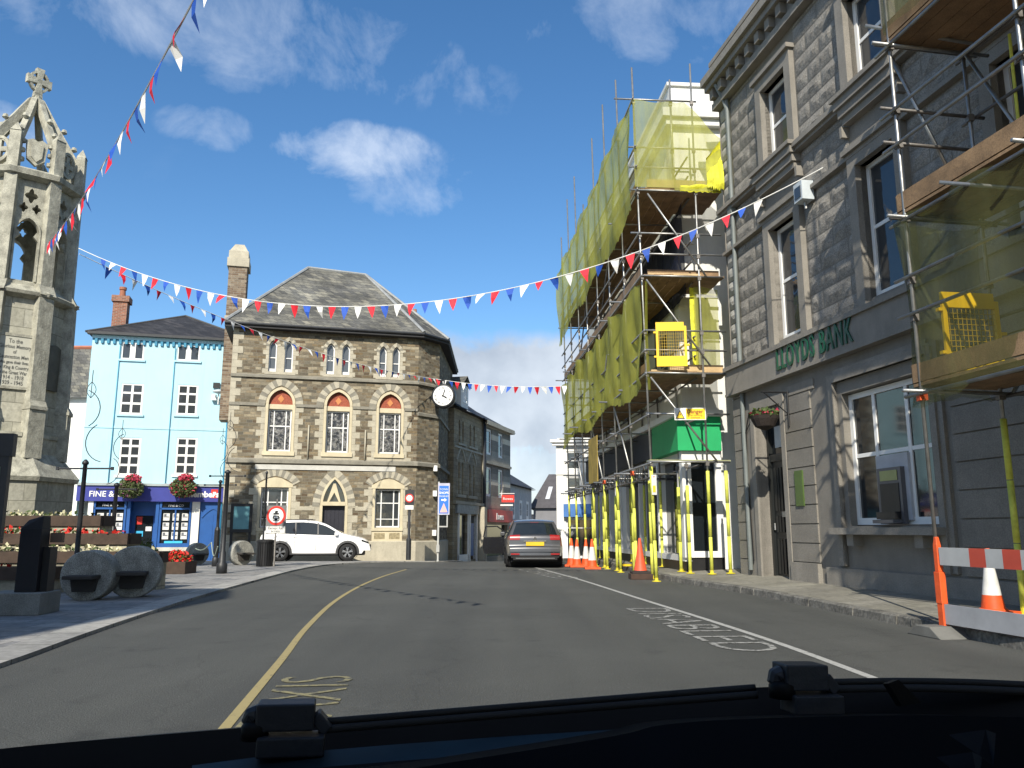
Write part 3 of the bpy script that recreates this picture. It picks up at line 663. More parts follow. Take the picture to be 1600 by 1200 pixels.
for i, q in enumerate(wins):
    if i < 2:
        a, b, c, d_ = q; h = (b - a) / 2
        window(bb, a, a + h - .06, c, d_, .03, (), (), .06); window(bb, b - h + .06, b, c, d_, .03, (), (), .06)
        MB().box(a + h - .06, b - h + .06, .02, .15, c, d_).build('mullion', WHITEP, bb)
    elif i < 4: window(bb, *q, .02, (.5,), ((.70, .09), .36), .075, mw=.10)
    else: window(bb, *q, .02, (.5,), ((.78, .10), .28, .52), .085, mw=.10)
    m = MB(); m.box(q[0] - .1, q[1] + .1, -.08, .0, q[2] - .09, q[2]); m.build('sill', WHITEP if i > 3 else BLUEW, bb)
m = MB(); m.box(xa, xb, -.10, 0, zt - .14, zt + .02); m.k = 1
for i in range(26): u = xa + .12 + i * (xb - xa - .2) / 26; m.box(u, u + .11, -.09, 0, zt - .36, zt - .141)
m.k = 2; m.box(xa, xb, -.025, 0, zt - .22, zt - .142)
m.build('cornice', [BLUEW, TEALP, TEALP], bb)
m = MB(); m.box(xa - .2, xb + .2, -.3, .0, zt + .02, zt + .14); m.build('gutter', IRON, bb)
m = MB(); e0 = (xa - .25, -.3, zt + .1); e1 = (xb + .25, -.3, zt + .1); e2 = (xb + .25, 8.2, zt + .1); e3 = (xa - .25, 8.2, zt + .1); pk = (2.9, 3.2, 12.15); pk2 = (2.9, 5.2, 12.15)
for f in ([e0, e1, pk], [e1, e2, pk2, pk], [e2, e3, pk2], [e3, e0, pk, pk2]): m.poly(f)
ro = m.build('roof', SLATE_D, bb)
m = MB(); 
for a, b in ((e0, pk), (pk, e1), (pk, pk2)): m.tube(a, b, .06, 6)
m.build('ridge_tiles', mk('ridge', (.06, .06, .06), .8), ro)
BRK = brick('red_brick', [(.26, .10, .06), (.33, .14, .085), (.20, .08, .05)], (.30, .26, .22), .22, .075, .008)
m = MB(); cx, cy = xa + .75, 1.6; m.box(cx - .32, cx + .32, cy - .3, cy + .3, zt - .2, 12.2); m.box(cx - .40, cx + .40, cy - .38, cy + .38, 12.2, 12.5); ch = m.build('chimney', BRK, ro)
MB().lathe([(.15, 0), (.13, .35), (.17, .37), (.17, .5)], (cx, cy, 12.5), 12).build('chimney_pot', mk('pot', (.30, .12, .07), .8), ch)
for px in (178.5, 266.5): u = uv(px, 650)[0]; pipe(bb, [(u, -.05, 3.3), (u, -.05, zt - .4)], .02, mk('blue_pipe', (.10, .34, .48), .6))
u = uv(356, 650)[0]; pipe(bb, [(u, -.06, .2), (u, -.06, zt)], .05, mk('blue_pipe2', (.04, .25, .42), .6))
m = MB(); m.box(xa, xb - .7, -.03, 0, uv(250, 671)[1], uv(250, 668)[1]); m.build('wall_band', BLUEW, bb)
# shopfront
fx0, fx1 = xa, uv(356, 770)[0]; fz0, fz1 = 2.48, 3.18
m = MB(); m.box(fx0, fx1, -.22, .0, fz0, fz1); fs = m.build('fascia', NAVY, bb); m = MB(); m.box(fx0, fx1, -.30, .0, fz1, fz1 + .12); m.build('fascia_ledge', mk('lead_flashing', (.33, .38, .38), .6), bb)
m = MB(); text_mb(m, 'FINE & CO', .36, uv(141, 770)[0], 2.68, -.23, .012, bold=.004); text_mb(m, 'members', .38, uv(292, 776)[0], 2.70, -.23, .012, bold=.014); m.build('lettering', WHITEP, fs)
a = uv(330, 780)[0]; m = MB(); m.box(a, a + .30, -.235, -.2, 2.66, 3.06); m.k = 1; m.prism([(a + .15, 2.74), (a + .22, 2.84), (a + .22, 2.94), (a + .08, 2.94), (a + .08, 2.84)], -.245, -.23); m.build('logo', [RED, WHITEP], fs)
for px in (136, 299): 
    a = uv(px, 820)[0]; b = uv(px + (8 if px < 200 else 12), 820)[0]; MB().box(a, b, -.12, .2, -.3, fz0).build('pier', WHITER, bb)
m = MB(); a = uv(311, 820)[0]; b = fx1; m.box(a, b, -.02, .1, -.3, fz0)
dn = arched(a + .12, b - .12, -.3, 1.75, 2.15, 6); ring(m, dn[1:] , .06, -.06, 0); m.box((a + b) / 2 - .012, (a + b) / 2 + .012, -.035, 0, -.3, 1.9); sd = m.build('side_door', BLUEJ, bb)
m = MB(); a, b = uv(144, 820)[0], uv(196, 820)[0]; a2, b2 = uv(248, 820)[0], uv(298, 820)[0]; c_, d_ = uv(197, 820)[0], uv(247, 820)[0]
for (p, q) in ((a, b), (a2, b2)):
    m.box(p, q, -.08, .1, .42, .60); m.box(p, p + .09, -.08, .1, .6, fz0); m.box(q - .09, q, -.08, .1, .6, fz0); m.box(p, q, -.08, .1, 2.12, 2.2)
    m.box((p + q) / 2 - .03, (p + q) / 2 + .03, -.05, .08, .6, 2.12)
m.box(c_, c_ + .14, -.05, .6, -.3, fz0); m.box(d_ - .14, d_, -.05, .6, -.3, fz0); m.box(c_, d_, .5, .6, 2.0, fz0)
m.build('shopfront', BLUEJ, bb)
sws = [MB().poly([(p, .03, .5), (q, .03, .5), (q, .03, fz0), (p, .03, fz0)]).build('shop_window', GLASS_SHOP, bb) for (p, q) in ((a, b), (a2, b2))]; sw = sws[1]
m = MB(); k = uv(255, 820)[0]
for i in range(3):
    for j in range(3):
        for base in (a2 + .17, a + .17):
            m = MB(); x = base + i * .40; z = .78 + j * .42; m.box(x, x + .27, -.0, .012, z, z + .33); m.k = 1; m.box(x + .03, x + .24, -.008, .0, z + .15, z + .19); m.box(x + .03, x + .13, -.008, .0, z + .2, z + .3); m.build('property_card', [WHITEF, mk('card_grey', (.12, .13, .15))], sws[0 if base < c_ else 1])
m = MB(); m.box(a2 + .3, b2 - .3, -.1, .0, .60, .70); m.build('window_sticker', mk('sky_blue', (.05, .45, .75), .4), sw)
for p, s_ in ((a, sws[0]), (a2, sws[1])): text_mb(MB(), 'FINE & CO', .14, p + .35, 2.26, .0, .004).build('lettering', WHITEP, s_)
m = MB(); m.box(a, b, -.1, .2, -.4, .42); m.box(a2, b2, -.1, .2, -.4, .42); m.build('stall_riser', mk('pale_stone', (.50, .49, .43), .85, var=.2, bump=.3, stains=.3), bb)
m = MB(); m.box(c_ + .14, d_ - .14, .5, .58, -.2, 2.0); dd = m.build('shop_door', BLUEJ, bb)
m = MB(); m.poly([(c_ + .3, .49, .35), (d_ - .3, .49, .35), (d_ - .3, .49, 1.85), (c_ + .3, .49, 1.85)]); m.build('door_glass', GLASS_SHOP, dd)
m = MB(); m.box(c_ + .34, c_ + .58, .47, .488, 1.45, 1.8); m.build('red_sticker', RED, dd); m = MB(); m.box(c_ + .34, c_ + .65, .47, .488, .9, 1.15); m.build('blue_sticker', mk('sky_blue', (.05, .45, .75)), dd)
m = MB(); m.box(c_ + .75, c_ + 1.0, .47, .488, 1.15, 1.35); m.build('white_sticker', WHITEP, dd)
# floodlight on the blue wall
fl = thing('wall_lamp', 'white domed wall lamp beside a small vent near the right edge of the blue house', 'lamp', BF.w(uv(344, 612)[0], -.05, uv(344, 625)[1]), BF.a)
m = MB(); m.tube((0, -.5, -.3), (0, -.5, .28), .03); m.tube((0, 0, -.1), (0, -.5, -.1), .03); m.build('arm', WHITEP, fl)
m = MB(); m.lathe([(.05, .42), (.26, .36), (.30, .28), (.10, .22)], (0, -.5, 0), 16); m.build('shade', mk('lamp_grey', (.5, .55, .58), .4), fl, True)
m = MB(); m.box(-.35, -.12, -.2, 0, -.05, .2); m.k = 1; m.box(-.33, -.02, -.03, 0, .55, .82); m.build('alarm_box', [WHITEP, BLACK], fl)
# ================================================================ white house behind the memorial
WF = Fr(-24.5, 37.2, 0)
wh = bthing('white_house', 'white rendered house with grey slate roof behind the memorial, left of the blue house', 'building', WF)
ww = WF.uv
m = MB(); x1 = ww(136, 700)[0] + .9; m.wall(rect(-6, x1, -.5, 7.35), [rect(-3, -2, 1.0, 3), rect(-3, -2, 4.2, 5.8), rect(-.5, .5, 4.2, 5.8), rect(-.5, .5, 1, 3)], 0, .15); body(m, [(-6, 0), (x1, 0), (x1, 7), (-6, 7)], -.5, 7.35, (0,)); m.build('wall', WHITER, wh)
for a, c, e in ((-3, 1, 3), (-3, 4.2, 5.8), (-.5, 4.2, 5.8), (-.5, 1, 3)): window(wh, a, a + 1, c, e, .04, (.5,), (.5,), .06)
m = MB(); m.poly([(-6.2, -.3, 7.3), (x1 + .1, -.3, 7.3), (x1 + .1, 2.6, 10.3), (-6.2, 2.6, 10.3)]); m.poly([(-6.2, 2.6, 10.3), (x1 + .1, 2.6, 10.3), (x1 + .1, 7.2, 7.3), (-6.2, 7.2, 7.3)]); ro = m.build('roof', SLATE, wh)
MB().tube((-6.2, 2.6, 10.35), (x1 + .1, 2.6, 10.35), .1, 6).build('ridge_tiles', mk('red_ridge', (.35, .13, .08), .8), ro)
# blue/grey neighbour filling left of frame
LF = Fr(-42, 34.5, R(4))
lh = bthing('grey_house', 'plain grey rendered house at the far left behind the memorial', 'building', LF)
m = MB(); m.wall(rect(0, 11, -.5, 6.5), [rect(2, 3, 1, 3), rect(5, 6, 1, 3), rect(8, 9, 1, 3), rect(2, 3, 4, 5.6), rect(8, 9, 4, 5.6)], 0, .15); body(m, [(0, 0), (11, 0), (11, 8), (0, 8)], -.5, 6.5, (0,)); m.build('wall', mk('grey_render', (.35, .35, .34), .9, stains=.3), lh)
for a, c, e in ((2, 1, 3), (5, 1, 3), (8, 1, 3), (2, 4, 5.6), (8, 4, 5.6)): window(lh, a, a + 1, c, e, .04, (.5,), (.5,), .06)
m = MB(); m.poly([(-.2, -.3, 6.4), (11.2, -.3, 6.4), (11.2, 4, 9.2), (-.2, 4, 9.2)]); m.poly([(-.2, 4, 9.2), (11.2, 4, 9.2), (11.2, 8.3, 6.4), (-.2, 8.3, 6.4)]); m.build('roof', SLATE_D, lh)
# ================================================================ left side of the street beyond
def simple_roof(m, x0, x1, y0, y1, z0, z1, ov=.3):
    m.poly([(x0 - ov, y0 - ov, z0 - .1), (x1 + ov, y0 - ov, z0 - .1), (x1 + ov, (y0 + y1) / 2, z1), (x0 - ov, (y0 + y1) / 2, z1)])
    m.poly([(x0 - ov, (y0 + y1) / 2, z1), (x1 + ov, (y0 + y1) / 2, z1), (x1 + ov, y1 + ov, z0 - .1), (x0 - ov, y1 + ov, z0 - .1)])
    m.poly([(x0 - ov, y0 - ov, z0 - .14), (x0 - ov, y1 + ov, z0 - .14), (x1 + ov, y1 + ov, z0 - .14), (x1 + ov, y0 - ov, z0 - .14)])
SF = Fr(-2.95, 40.5, math.atan2(4.6, 1.2), -.35)
s1 = bthing('gothic_shop', 'brown stone gothic shop with paired tall windows, dormer and grey shopfront beyond the clock', 'building', SF)
uv = SF.uv
STB = brick('brown_ashlar', [(.27, .22, .14), (.33, .28, .19), (.23, .185, .125), (.35, .31, .22)], (.16, .14, .10), .5, .2, .008, dist=.03)
W1 = 5.0; z1 = 7.85
def hole(px0, px1, zb, zt_): a = uv(px0, 750)[0]; b = uv(px1, 750)[0]; return (a, b, zb, zt_)
prs = [(716, 719), (721.5, 724.5), (733, 736), (739, 742)]
w = MB(); hs = []; wd = []
for lv, (zb, zt_) in enumerate(((3.35, 5.05), (6.0, 7.2))):
    for a, b in prs: a_, b_ = uv(a, 700)[0], uv(b, 700)[0]; wd.append((a_, b_, zb, zt_)); hs.append(arched(a_, b_, zb, zt_ - .25, zt_, 4))
w.wall([(0, -1), (0, 2.85), (W1, 2.85), (W1, -1)][::-1], [rect(.9, 2.3, .3, 2.3), rect(2.7, 3.9, .0, 2.3)], 0, .3)
w.wall(rect(0, W1, 2.85, z1), hs, 0, .22); body(w, [(0, 0), (W1, 0), (W1, 8), (0, 8)], -1, z1, (0,)); w.build('wall', STB, s1)
for a, b, c, e in wd: window(s1, a, b, c, e - .1, .1, (), (.5,), .04)
m = MB(); 
for zb, zt_ in ((5.05, 5.75),): 
    for a, b in ((prs[0][0], prs[1][1]), (prs[2][0], prs[3][1])):
        p, q = uv(a, 700)[0] - .2, uv(b, 700)[0] + .2; voussoirs(m, arch(p, q, zt_ + .0 if 0 else 5.05, 5.7, 6), .12, -.04, .05, 0, 0); m.box(p - .05, q + .05, -.1, .05, 3.2, 3.34); m.box(p, q, -.1, .05, 5.88, 5.98)
m.box(0, W1, -.16, .05, 2.85, 3.0); m.box(0, W1, -.07, .05, 5.85 - .15, 5.85 - .05); m.build('stone_dressing', DRESS, s1)
m = MB(); m.box(.35, W1 - .9, -.12, 0, 2.38, 2.84); m.build('fascia', mk('grey_fascia', (.22, .24, .25), .5, var=.3, vs=6), s1)
m = MB(); 
for u in (.75, 2.35, 2.62, 3.9): m.box(u, u + .13, -.07, .15, -.4, 2.38)
m.box(.75, 2.5, -.07, .1, -.4, .3); m.build('shopfront', WHITEP, s1); m = MB(); m.poly([(.8, .12, .3), (3.95, .12, .3), (3.95, .12, 2.4), (.8, .12, 2.4)]); m.build('shop_window', GLASS_SHOP, s1)
m = MB(); m.box(3.0, 3.5, .0, .1, .2, 1.9); m.build('blue_poster', mk('poster_blue', (.05, .13, .35), .5), s1)
m = MB(); m.box(W1 - .65, W1 - .1, -.35, .3, -.9, 2.8); m.build('pilaster', DRESS, s1)
m = MB(); simple_roof(m, 0, W1, 0, 8, z1, z1 + 2.9); ro = m.build('roof', SLATE_D, s1)
m = MB(); m.box(.8, 2.0, -.1, 2.2, z1, z1 + 1.25); dm = m.build('dormer', WHITER, ro); m = MB(); m.poly([(.65, -.25, z1 + 1.2), (1.4, -.25, z1 + 1.75), (1.4, 2.6, z1 + 1.75), (.65, 2.6, z1 + 1.2)]); m.poly([(1.4, -.25, z1 + 1.75), (2.15, -.25, z1 + 1.2), (2.15, 2.6, z1 + 1.2), (1.4, 2.6, z1 + 1.75)]); m.build('dormer_roof', SLATE, dm)
window(dm, 1.05, 1.75, z1 + .3, z1 + 1.1, -.13, (.5,), (.5,), .07)
pipe(s1, [(W1 - .05, -.12, -.6), (W1 - .05, -.12, z1)], .05)
# striped building
TF = Fr(SF.w(W1 + .02, 0)[0], SF.w(W1 + .02, 0)[1], math.atan2(4.6, 1.35), -.5)
s2 = bthing('striped_building', 'grey and cream banded stone shop with red fascia beyond the gothic shop', 'building', TF)
STRP = brick('banded_stone', [(.20, .19, .165), (.56, .52, .42)], (.3, .28, .23), 60, .33, .006, bump=.2, grime=.4); 
W2 = 5.6; z2 = 7.9; uv = TF.uv
w = MB(); hs = []; wd = []
for zb, zt_ in ((3.6, 5.3), (6.0, 7.5)):
    for a in (.75, 3.05): hs.append(rect(a, a + 1.0, zb, zt_)); wd.append((a, a + 1.0, zb, zt_))
w.wall(rect(0, W2, -1.5, z2), hs + [rect(.5, 5.0, .2, 2.0)], 0, .25)
body(w, [(0, 0), (W2, 0), (W2, 8), (0, 8)], -1.5, z2, (0,)); w.build('wall', STRP, s2)
for q in wd: window(s2, *q, .06, (), (.5,), .12)
m = MB(); m.box(.4, W2 - .3, -.25, 0, 2.15, 2.85); fs = m.build('fascia', RED, s2); m = MB(); text_mb(m, 'Rowes', .52, 1.9, 2.3, -.26, .01, bold=.01); m.build('lettering', WHITEP, fs)
m = MB(); m.poly([(.5, .2, .2), (5.0, .2, .2), (5.0, .2, 2.0), (.5, .2, 2.0)]); m.build('shop_window', GLASS_SHOP, s2)
m = MB(); m.box(.3, W2 - .2, -.15, 0, 5.45, 5.6); m.box(0, W2, -.3, 0, z2 - .25, z2); m.box(0, .35, -.06, 0, 2.9, z2 - .25); m.build('stone_dressing', DRESS, s2)
m = MB(); simple_roof(m, 0, W2, 0, 8, z2, z2 + 2.3); m.build('roof', SLATE_D, s2)
pipe(s2, [(.12, -.12, -.8), (.12, -.12, z2)], .06)
p = TF.w(3.4, -.5, 3.55); hs_ = thing('hanging_sign', 'small red hanging shop sign with white writing projecting over the red fascia', 'sign', (p.x, p.y, p.z), 0)
m = MB(); m.box(-.38, .38, -.04, .04, -.22, .22); bo = m.build('board', RED, hs_); m = MB(); text_mb(m, 'Rowes', .22, -.3, -.08, -.045, .004); m.build('lettering', WHITEP, bo); m = MB(); m.tube((-.5, 0, .3), (.4, 0, .3), .02); m.tube((-.45, 0, -.4), (.3, 0, -.4), .05); m.build('bracket', WHITEP, hs_)
# white rendered row farther down
UF = Fr(-.75, 54.5, math.atan2(12, 2.6), -.9)
s3 = bthing('white_terrace_shop', 'pale grey terrace house with white window surrounds farther down the street on the left', 'building', UF)
w = MB(); hs = []; wd = []
for zb, zt_ in ((2.9, 4.3), (.0, 2.2)):
    for a in (1, 3.6, 6.2, 8.8): hs.append(rect(a, a + 1.1, zb, zt_)); wd.append((a, a + 1.1, zb, zt_))
w.wall(rect(0, 11, -2, 5.4), hs, 0, .2); body(w, [(0, 0), (11, 0), (11, 7), (0, 7)], -2, 5.4, (0,)); w.build('wall', mk('pale_grey_render', (.42, .42, .42), .85, stains=.3), s3)
for q in wd: window(s3, *q, .02, (.5,), (.5,), .22)
m = MB(); simple_roof(m, 0, 11, 0, 7, 5.4, 7.6); m.build('roof', SLATE_D, s3)
# grey gabled house at the end
GF = Fr(1.75, 66, R(-4), -1.3)
s4 = bthing('grey_rendered_building', 'grey rendered building with slate roof, skylights and small arched windows closing the street', 'building', GF)
w = MB(); hs = [arched(a, a + .32, 2.2, 3.1, 3.3, 4) for a in (.55, 1.35, 2.5)]; w.wall(rect(0, 6, -3, 4.3), hs, 0, .15); body(w, [(0, 0), (6, 0), (6, 8), (0, 8)], -3, 4.3, (0,)); w.build('wall', mk('mid_grey_render', (.20, .20, .215), .85, var=.08), s4)
for a in (.55, 1.35, 2.5): window(s4, a, a + .32, 2.2, 3.25, .08, (), (.5,), .05)
m = MB(); m.poly([(-.35, -.3, 4.25), (6.3, -.3, 4.25), (6.3, 3, 7.2), (1.2, 3, 7.2)]); m.poly([(1.2, 3, 7.2), (6.3, 3, 7.2), (6.3, 8.3, 4.25), (-.35, 8.3, 4.25)]); m.poly([(-.35, 8.3, 4.25), (-.35, -.3, 4.25), (1.2, 3, 7.2)]); ro = m.build('roof', mk('grey_slates', (.075, .07, .075), .8, var=.2), s4)
for x in (.95, 1.95, 3.2): m = MB(); m.add([(x, .45, 5.0), (x + .35, .45, 5.0), (x + .62, 1.65, 6.07), (x + .27, 1.65, 6.07)], [(0, 1, 2, 3)]); m.build('skylight', mk('skylight', (.5, .52, .55), .3), ro)
# low roofs in the gap
LF2 = Fr(-1.2, 92, 0, -2.6)
s5 = bthing('low_cottage', 'low stone cottage with grey roof seen over the grey car far down the street', 'building', LF2)
m = MB(); m.wall(rect(0, 6, -3, 3.6), [rect(1, 2, 1, 2.4), rect(3.6, 4.6, 1, 2.4)], 0, .15); body(m, [(0, 0), (6, 0), (6, 6), (0, 6)], -3, 3.6, (0,)); m.build('wall', STB, s5); m = MB(); simple_roof(m, 0, 6, 0, 6, 3.6, 5.6); m.build('roof', SLATE_D, s5)
for a in (1, 3.6): window(s5, a, a + 1, 1, 2.4, .05, (.5,), (), .08)
# white corner building on the right past the scaffold
VF = Fr(2.35, 41.5, R(-6), -.4)
s6 = bthing('white_corner_building', 'tall white painted building with cornice and sash windows past the far end of the scaffold', 'building', VF)
w = MB(); hs = []; wd = []
for zb, zt_ in ((3.2, 4.3), (4.65, 5.6)):
    for a in (.45, 2.0, 3.6, 5.2): hs.append(rect(a, a + .75, zb, zt_)); wd.append((a, a + .75, zb, zt_))
w.wall(rect(0, 8, -1, 6.3), hs + [rect(.4, 3.4, .2, 2.2), rect(4, 7, .2, 2.2)], 0, .2); body(w, [(0, 0), (8, 0), (8, 8), (0, 8)], -1, 6.3, (0,)); w.build('wall', WHITER, s6)
for q in wd: window(s6, *q, .05, (), (.5,), .07)
m = MB(); m.box(-.25, 8.2, -.25, 0, 5.9, 6.05); m.box(-.35, 8.2, -.35, 0, 6.05, 6.2); m.box(-.08, 8, -.1, 0, 4.4, 4.52); m.box(-.06, .3, -.06, 0, -1, 5.9); m.build('cornice', WHITER, s6)
m = MB(); m.box(.3, 7.2, -.3, 0, 2.25, 2.9); m.build('fascia', mk('blue_fascia', (.05, .16, .42), .5), s6)
for q in ((.4, 3.4), (4, 7)): window(s6, q[0], q[1], .2, 2.2, .08, (.33, .66), (.75,), .09, GLASS_SHOP)
# ================================================================ shop under scaffold (right, beyond the bank)
AX = Vector((-.073, 1, 0)).normalized()
HFy = math.atan2(-1, .073)                       # facade facing the street: local x runs towards the camera
c0 = Vector((4.55, 21.15, 0)); L_ = 14.5; e = c0 + AX * L_
HF = Fr(e.x, e.y, HFy)                            # u = L_ is the near corner
hb = bthing('scaffolded_shop', 'white painted three storey shop with green fascia wrapped in scaffolding beside the bank', 'building', HF)
m = MB(); hs = []; wd = []
for i in range(5):
    a = .9 + i * 2.8
    for zb, zt_ in ((4.9, 6.9), (7.8, 9.6), (10.2, 11.3)): hs.append(rect(a, a + 1.15, zb, zt_)); wd.append((a, a + 1.15, zb, zt_))
m.wall(rect(0, L_, 3.7, 12.7), hs, 0, .18); m.wall(rect(0, L_, -1, 3.7), [rect(.5, 6.5, .55, 3.1), rect(7.4, L_ - .25, .55, 3.1)], 0, .3)
body(m, [(0, 0), (L_, 0), (L_, 7), (0, 7)], -1, 12.7, (0,)); m.build('wall', WHITER, hb)
for q in wd: window(hb, *q, .05, (), (.5,), .07)
m = MB(); m.box(-.1, L_ + .32, -.32, 6, 12.7, 12.95); m.box(-.1, L_ + .2, -.2, 6, 12.5, 12.7); m.box(-.1, L_ + .05, -.05, 6, 12.95, 13.75); m.box(-.1, L_ + .12, -.12, 6, 13.75, 13.85); m.build('parapet', WHITER, hb)
m = MB(); m.box(12.0, L_ + .22, -.22, .0, 3.25, 4.15); m.box(L_, L_ + .22, .0, .95, 3.25, 4.15); m.k = 2; m.box(-.1, 12.0, -.2, .0, 3.3, 4.15); m.k = 1; m.box(-.1, L_ + .32, -.32, 1.0, 4.15, 4.32); m.build('fascia', [mk('green_fascia', (.012, .36, .12), .5, var=.08, stains=.15), WHITEP, mk('shaded_fascia', (.03, .035, .045), .5)], hb)  # far street fascia coloured dark for the shade under the scaffold
m = MB()
for a in (.5, 2.4, 4.4, 6.4, 7.4, 9.4, 11.8, L_ - .3): m.box(a - .06, a + .07, -.06, .3, .5, 3.1)
m.box(.4, L_, -.08, .1, .40, .55); m.box(L_ - .14, L_ + .10, -.10, .14, .5, 3.25); m.box(L_, L_ + .10, .78, .95, .5, 3.25); m.box(L_, L_ + .10, .14, .78, .5, .66); m.box(L_, L_ + .10, .14, .78, 2.95, 3.25)
m.build('shopfront', WHITEP, hb)
m = MB(); m.poly([(.4, .18, .5), (L_ - .1, .18, .5), (L_ - .1, .18, 3.15), (.4, .18, 3.15)]); m.poly([(L_ + .04, .1, .6), (L_ + .04, .8, .6), (L_ + .04, .8, 3.0), (L_ + .04, .1, 3.0)]); m.build('shop_window', GLASS_SHOP, hb)
m = MB(); m.box(.3, L_ + .06, -.06, .1, -.5, .40); m.box(L_, L_ + .06, .1, .95, -.5, .5); m.build('stall_riser', BLACK, hb)
# quoin pieces on the return wall
m = MB()
for z in (9.0, 9.9, 10.8): m.box(L_ + .001, L_ + .07, .0, .5, z, z + .45)
m.box(L_, L_ + .1, 0, 1.1, 7.2, 7.45); m.build('quoin', WHITER, hb)
# ================================================================ the bank
BKang = math.atan2(-.985, .173); s0 = 19.6
LB = Fr(8.7 * .985 - s0 * .173, 8.7 * .173 + s0 * .985, BKang)
bk = bthing('bank_building', 'dark grey granite bank with LLOYDS BANK in green letters, sash windows and bracketed cornice', 'building', LB)
ROCK = brick('bank_granite', [(.13, .125, .125), (.16, .15, .15), (.11, .11, .11), (.18, .17, .165)], (.12, .115, .11), 1.0, .40, .012, .85, .4, grime=.4, nb=.3)
PLAIN = mk('bank_ashlar', (.205, .19, .165), .85, var=.15, vs=1.5, bump=.25, bs=25, fine=.3, stains=.2)
UB0, UB1 = 1.45, 30.0; GF0 = .1
gwin = [(6.0, 8.35), (11.2, 13.5), (16, 18.3), (21, 23.3)]
uwin = [(3.78, 4.88), (7.10, 8.18), (10.4, 11.5), (13.6, 14.7), (17.0, 18.1), (20.4, 21.5), (24, 25.1)]
m = MB(); hs = [rect(2.53, 3.74, .05, 3.75)] + [rect(a, b, 1.27, 3.72) for a, b in gwin]
m.wall(rect(UB0, UB1, -.5, 4.45), hs, 0, .38)
m.wall(rect(UB0, UB1, 5.1, 12.2), [rect(a, b, 5.28, 7.82) for a, b in uwin] + [rect(a, b, 9.30, 11.2) for a, b in uwin], .03, .30)
body(m, [(UB0, 0), (UB1, 0), (UB1, 9), (UB0, 9)], -.5, 12.4, (0,)); m.build('wall', PLAIN, bk)
# fascia band, sills, architraves, cornice
m = MB(); m.box(UB0 - .02, UB1, -.16, .03, 4.46, 5.02); m.box(UB0 - .05, UB1, -.22, .03, 5.02, 5.12); m.box(UB0 - .05, UB1, -.19, .03, 4.40, 4.46)
m.box(UB0, UB1, -.10, .03, 8.02, 8.10)
m.box(UB0 - .03, UB1, -.13, .03, 9.05, 9.12); m.box(UB0 - .03, UB1, -.20, .03, 9.12, 9.22)
for a, b in uwin:
    m.box(a - .34, b + .34, -.30, .03, 9.2, 9.29); m.box(a - .3, b + .3, -.24, .03, 9.03, 9.2); m.box(a - .26, b + .26, -.18, .03, 8.86, 9.03); m.box(a - .22, b + .22, -.12, .03, 8.72, 8.86)
    for z0, z1_ in ((5.12, 7.82), (9.29, 11.2)):
        m.box(a - .24, a, -.09, .30, z0, z1_); m.box(b, b + .24, -.09, .30, z0, z1_); m.box(a - .24, b + .24, -.09, .30, z1_, z1_ + .28); m.box(a - .30, b + .30, -.17, .03, z1_ + .28, z1_ + .38)
    m.box(a - .32, a - .245, -.13, .03, 8.5, 8.72); m.box(b + .245, b + .32, -.13, .03, 8.5, 8.72)
m.box(UB0 - .02, UB1, -.18, .03, 12.0, 12.18); m.box(UB0 - .04, UB1, -.36, .03, 12.50, 12.66); m.box(UB0 - .06, UB1, -.46, .03, 12.66, 12.86); m.box(UB0 - .05, UB1, -.10, .4, 12.86, 13.3); m.box(UB0 - .1, UB1, -.18, .45, 13.3, 13.42); m.box(UB0 - .05, UB1, -.12, .03, 12.18, 12.5)
for a, b in gwin:
    for k, (t, pr) in enumerate(((.24, -.06), (.13, -.10))):
        m.box(a - .14 - t, a - .14, pr, .02, .55, 3.98 + t * .6); m.box(b + .14, b + .14 + t, pr, .02, .55, 3.98 + t * .6); m.box(a - .14, b + .14, pr, .02, 3.96, 3.96 + t)
    m.box(a - .25, b + .25, -.30, .3, 1.12, 1.24); 
    for u in (a + .15, b - .35): m.box(u, u + .2, -.2, .0, .92, 1.12)
m.box(2.36, 2.53, -.05, .25, -.3, 3.9); m.box(3.74, 3.90, -.05, .25, -.3, 3.9); m.box(2.36, 3.90, -.05, .25, 3.9, 4.1); m.box(2.53, 3.74, .0, .25, 3.75, 3.9)
m.box(3.92, 4.95, -.10, 0, -.4, .55); m.box(5.2, UB1, -.07, 0, -.4, .5); m.box(4.0, 5.1, -.03, 0, 4.0, 4.2)
m.build('stone_trim', mk('bank_trim', (.235, .218, .19), .85, var=.15, vs=2, bump=.2, bs=25, fine=.25, stains=.25), bk)
m = MB()
for i in range(56):
    u = UB0 + .08 + i * .5; m.box(u, u + .2, -.28, -.05, 12.24, 12.49)
m.build('cornice_bracket', mk('bracket_stone', (.21, .195, .17), .9, var=.2, bump=.3), bk)['kind'] = 'stuff'
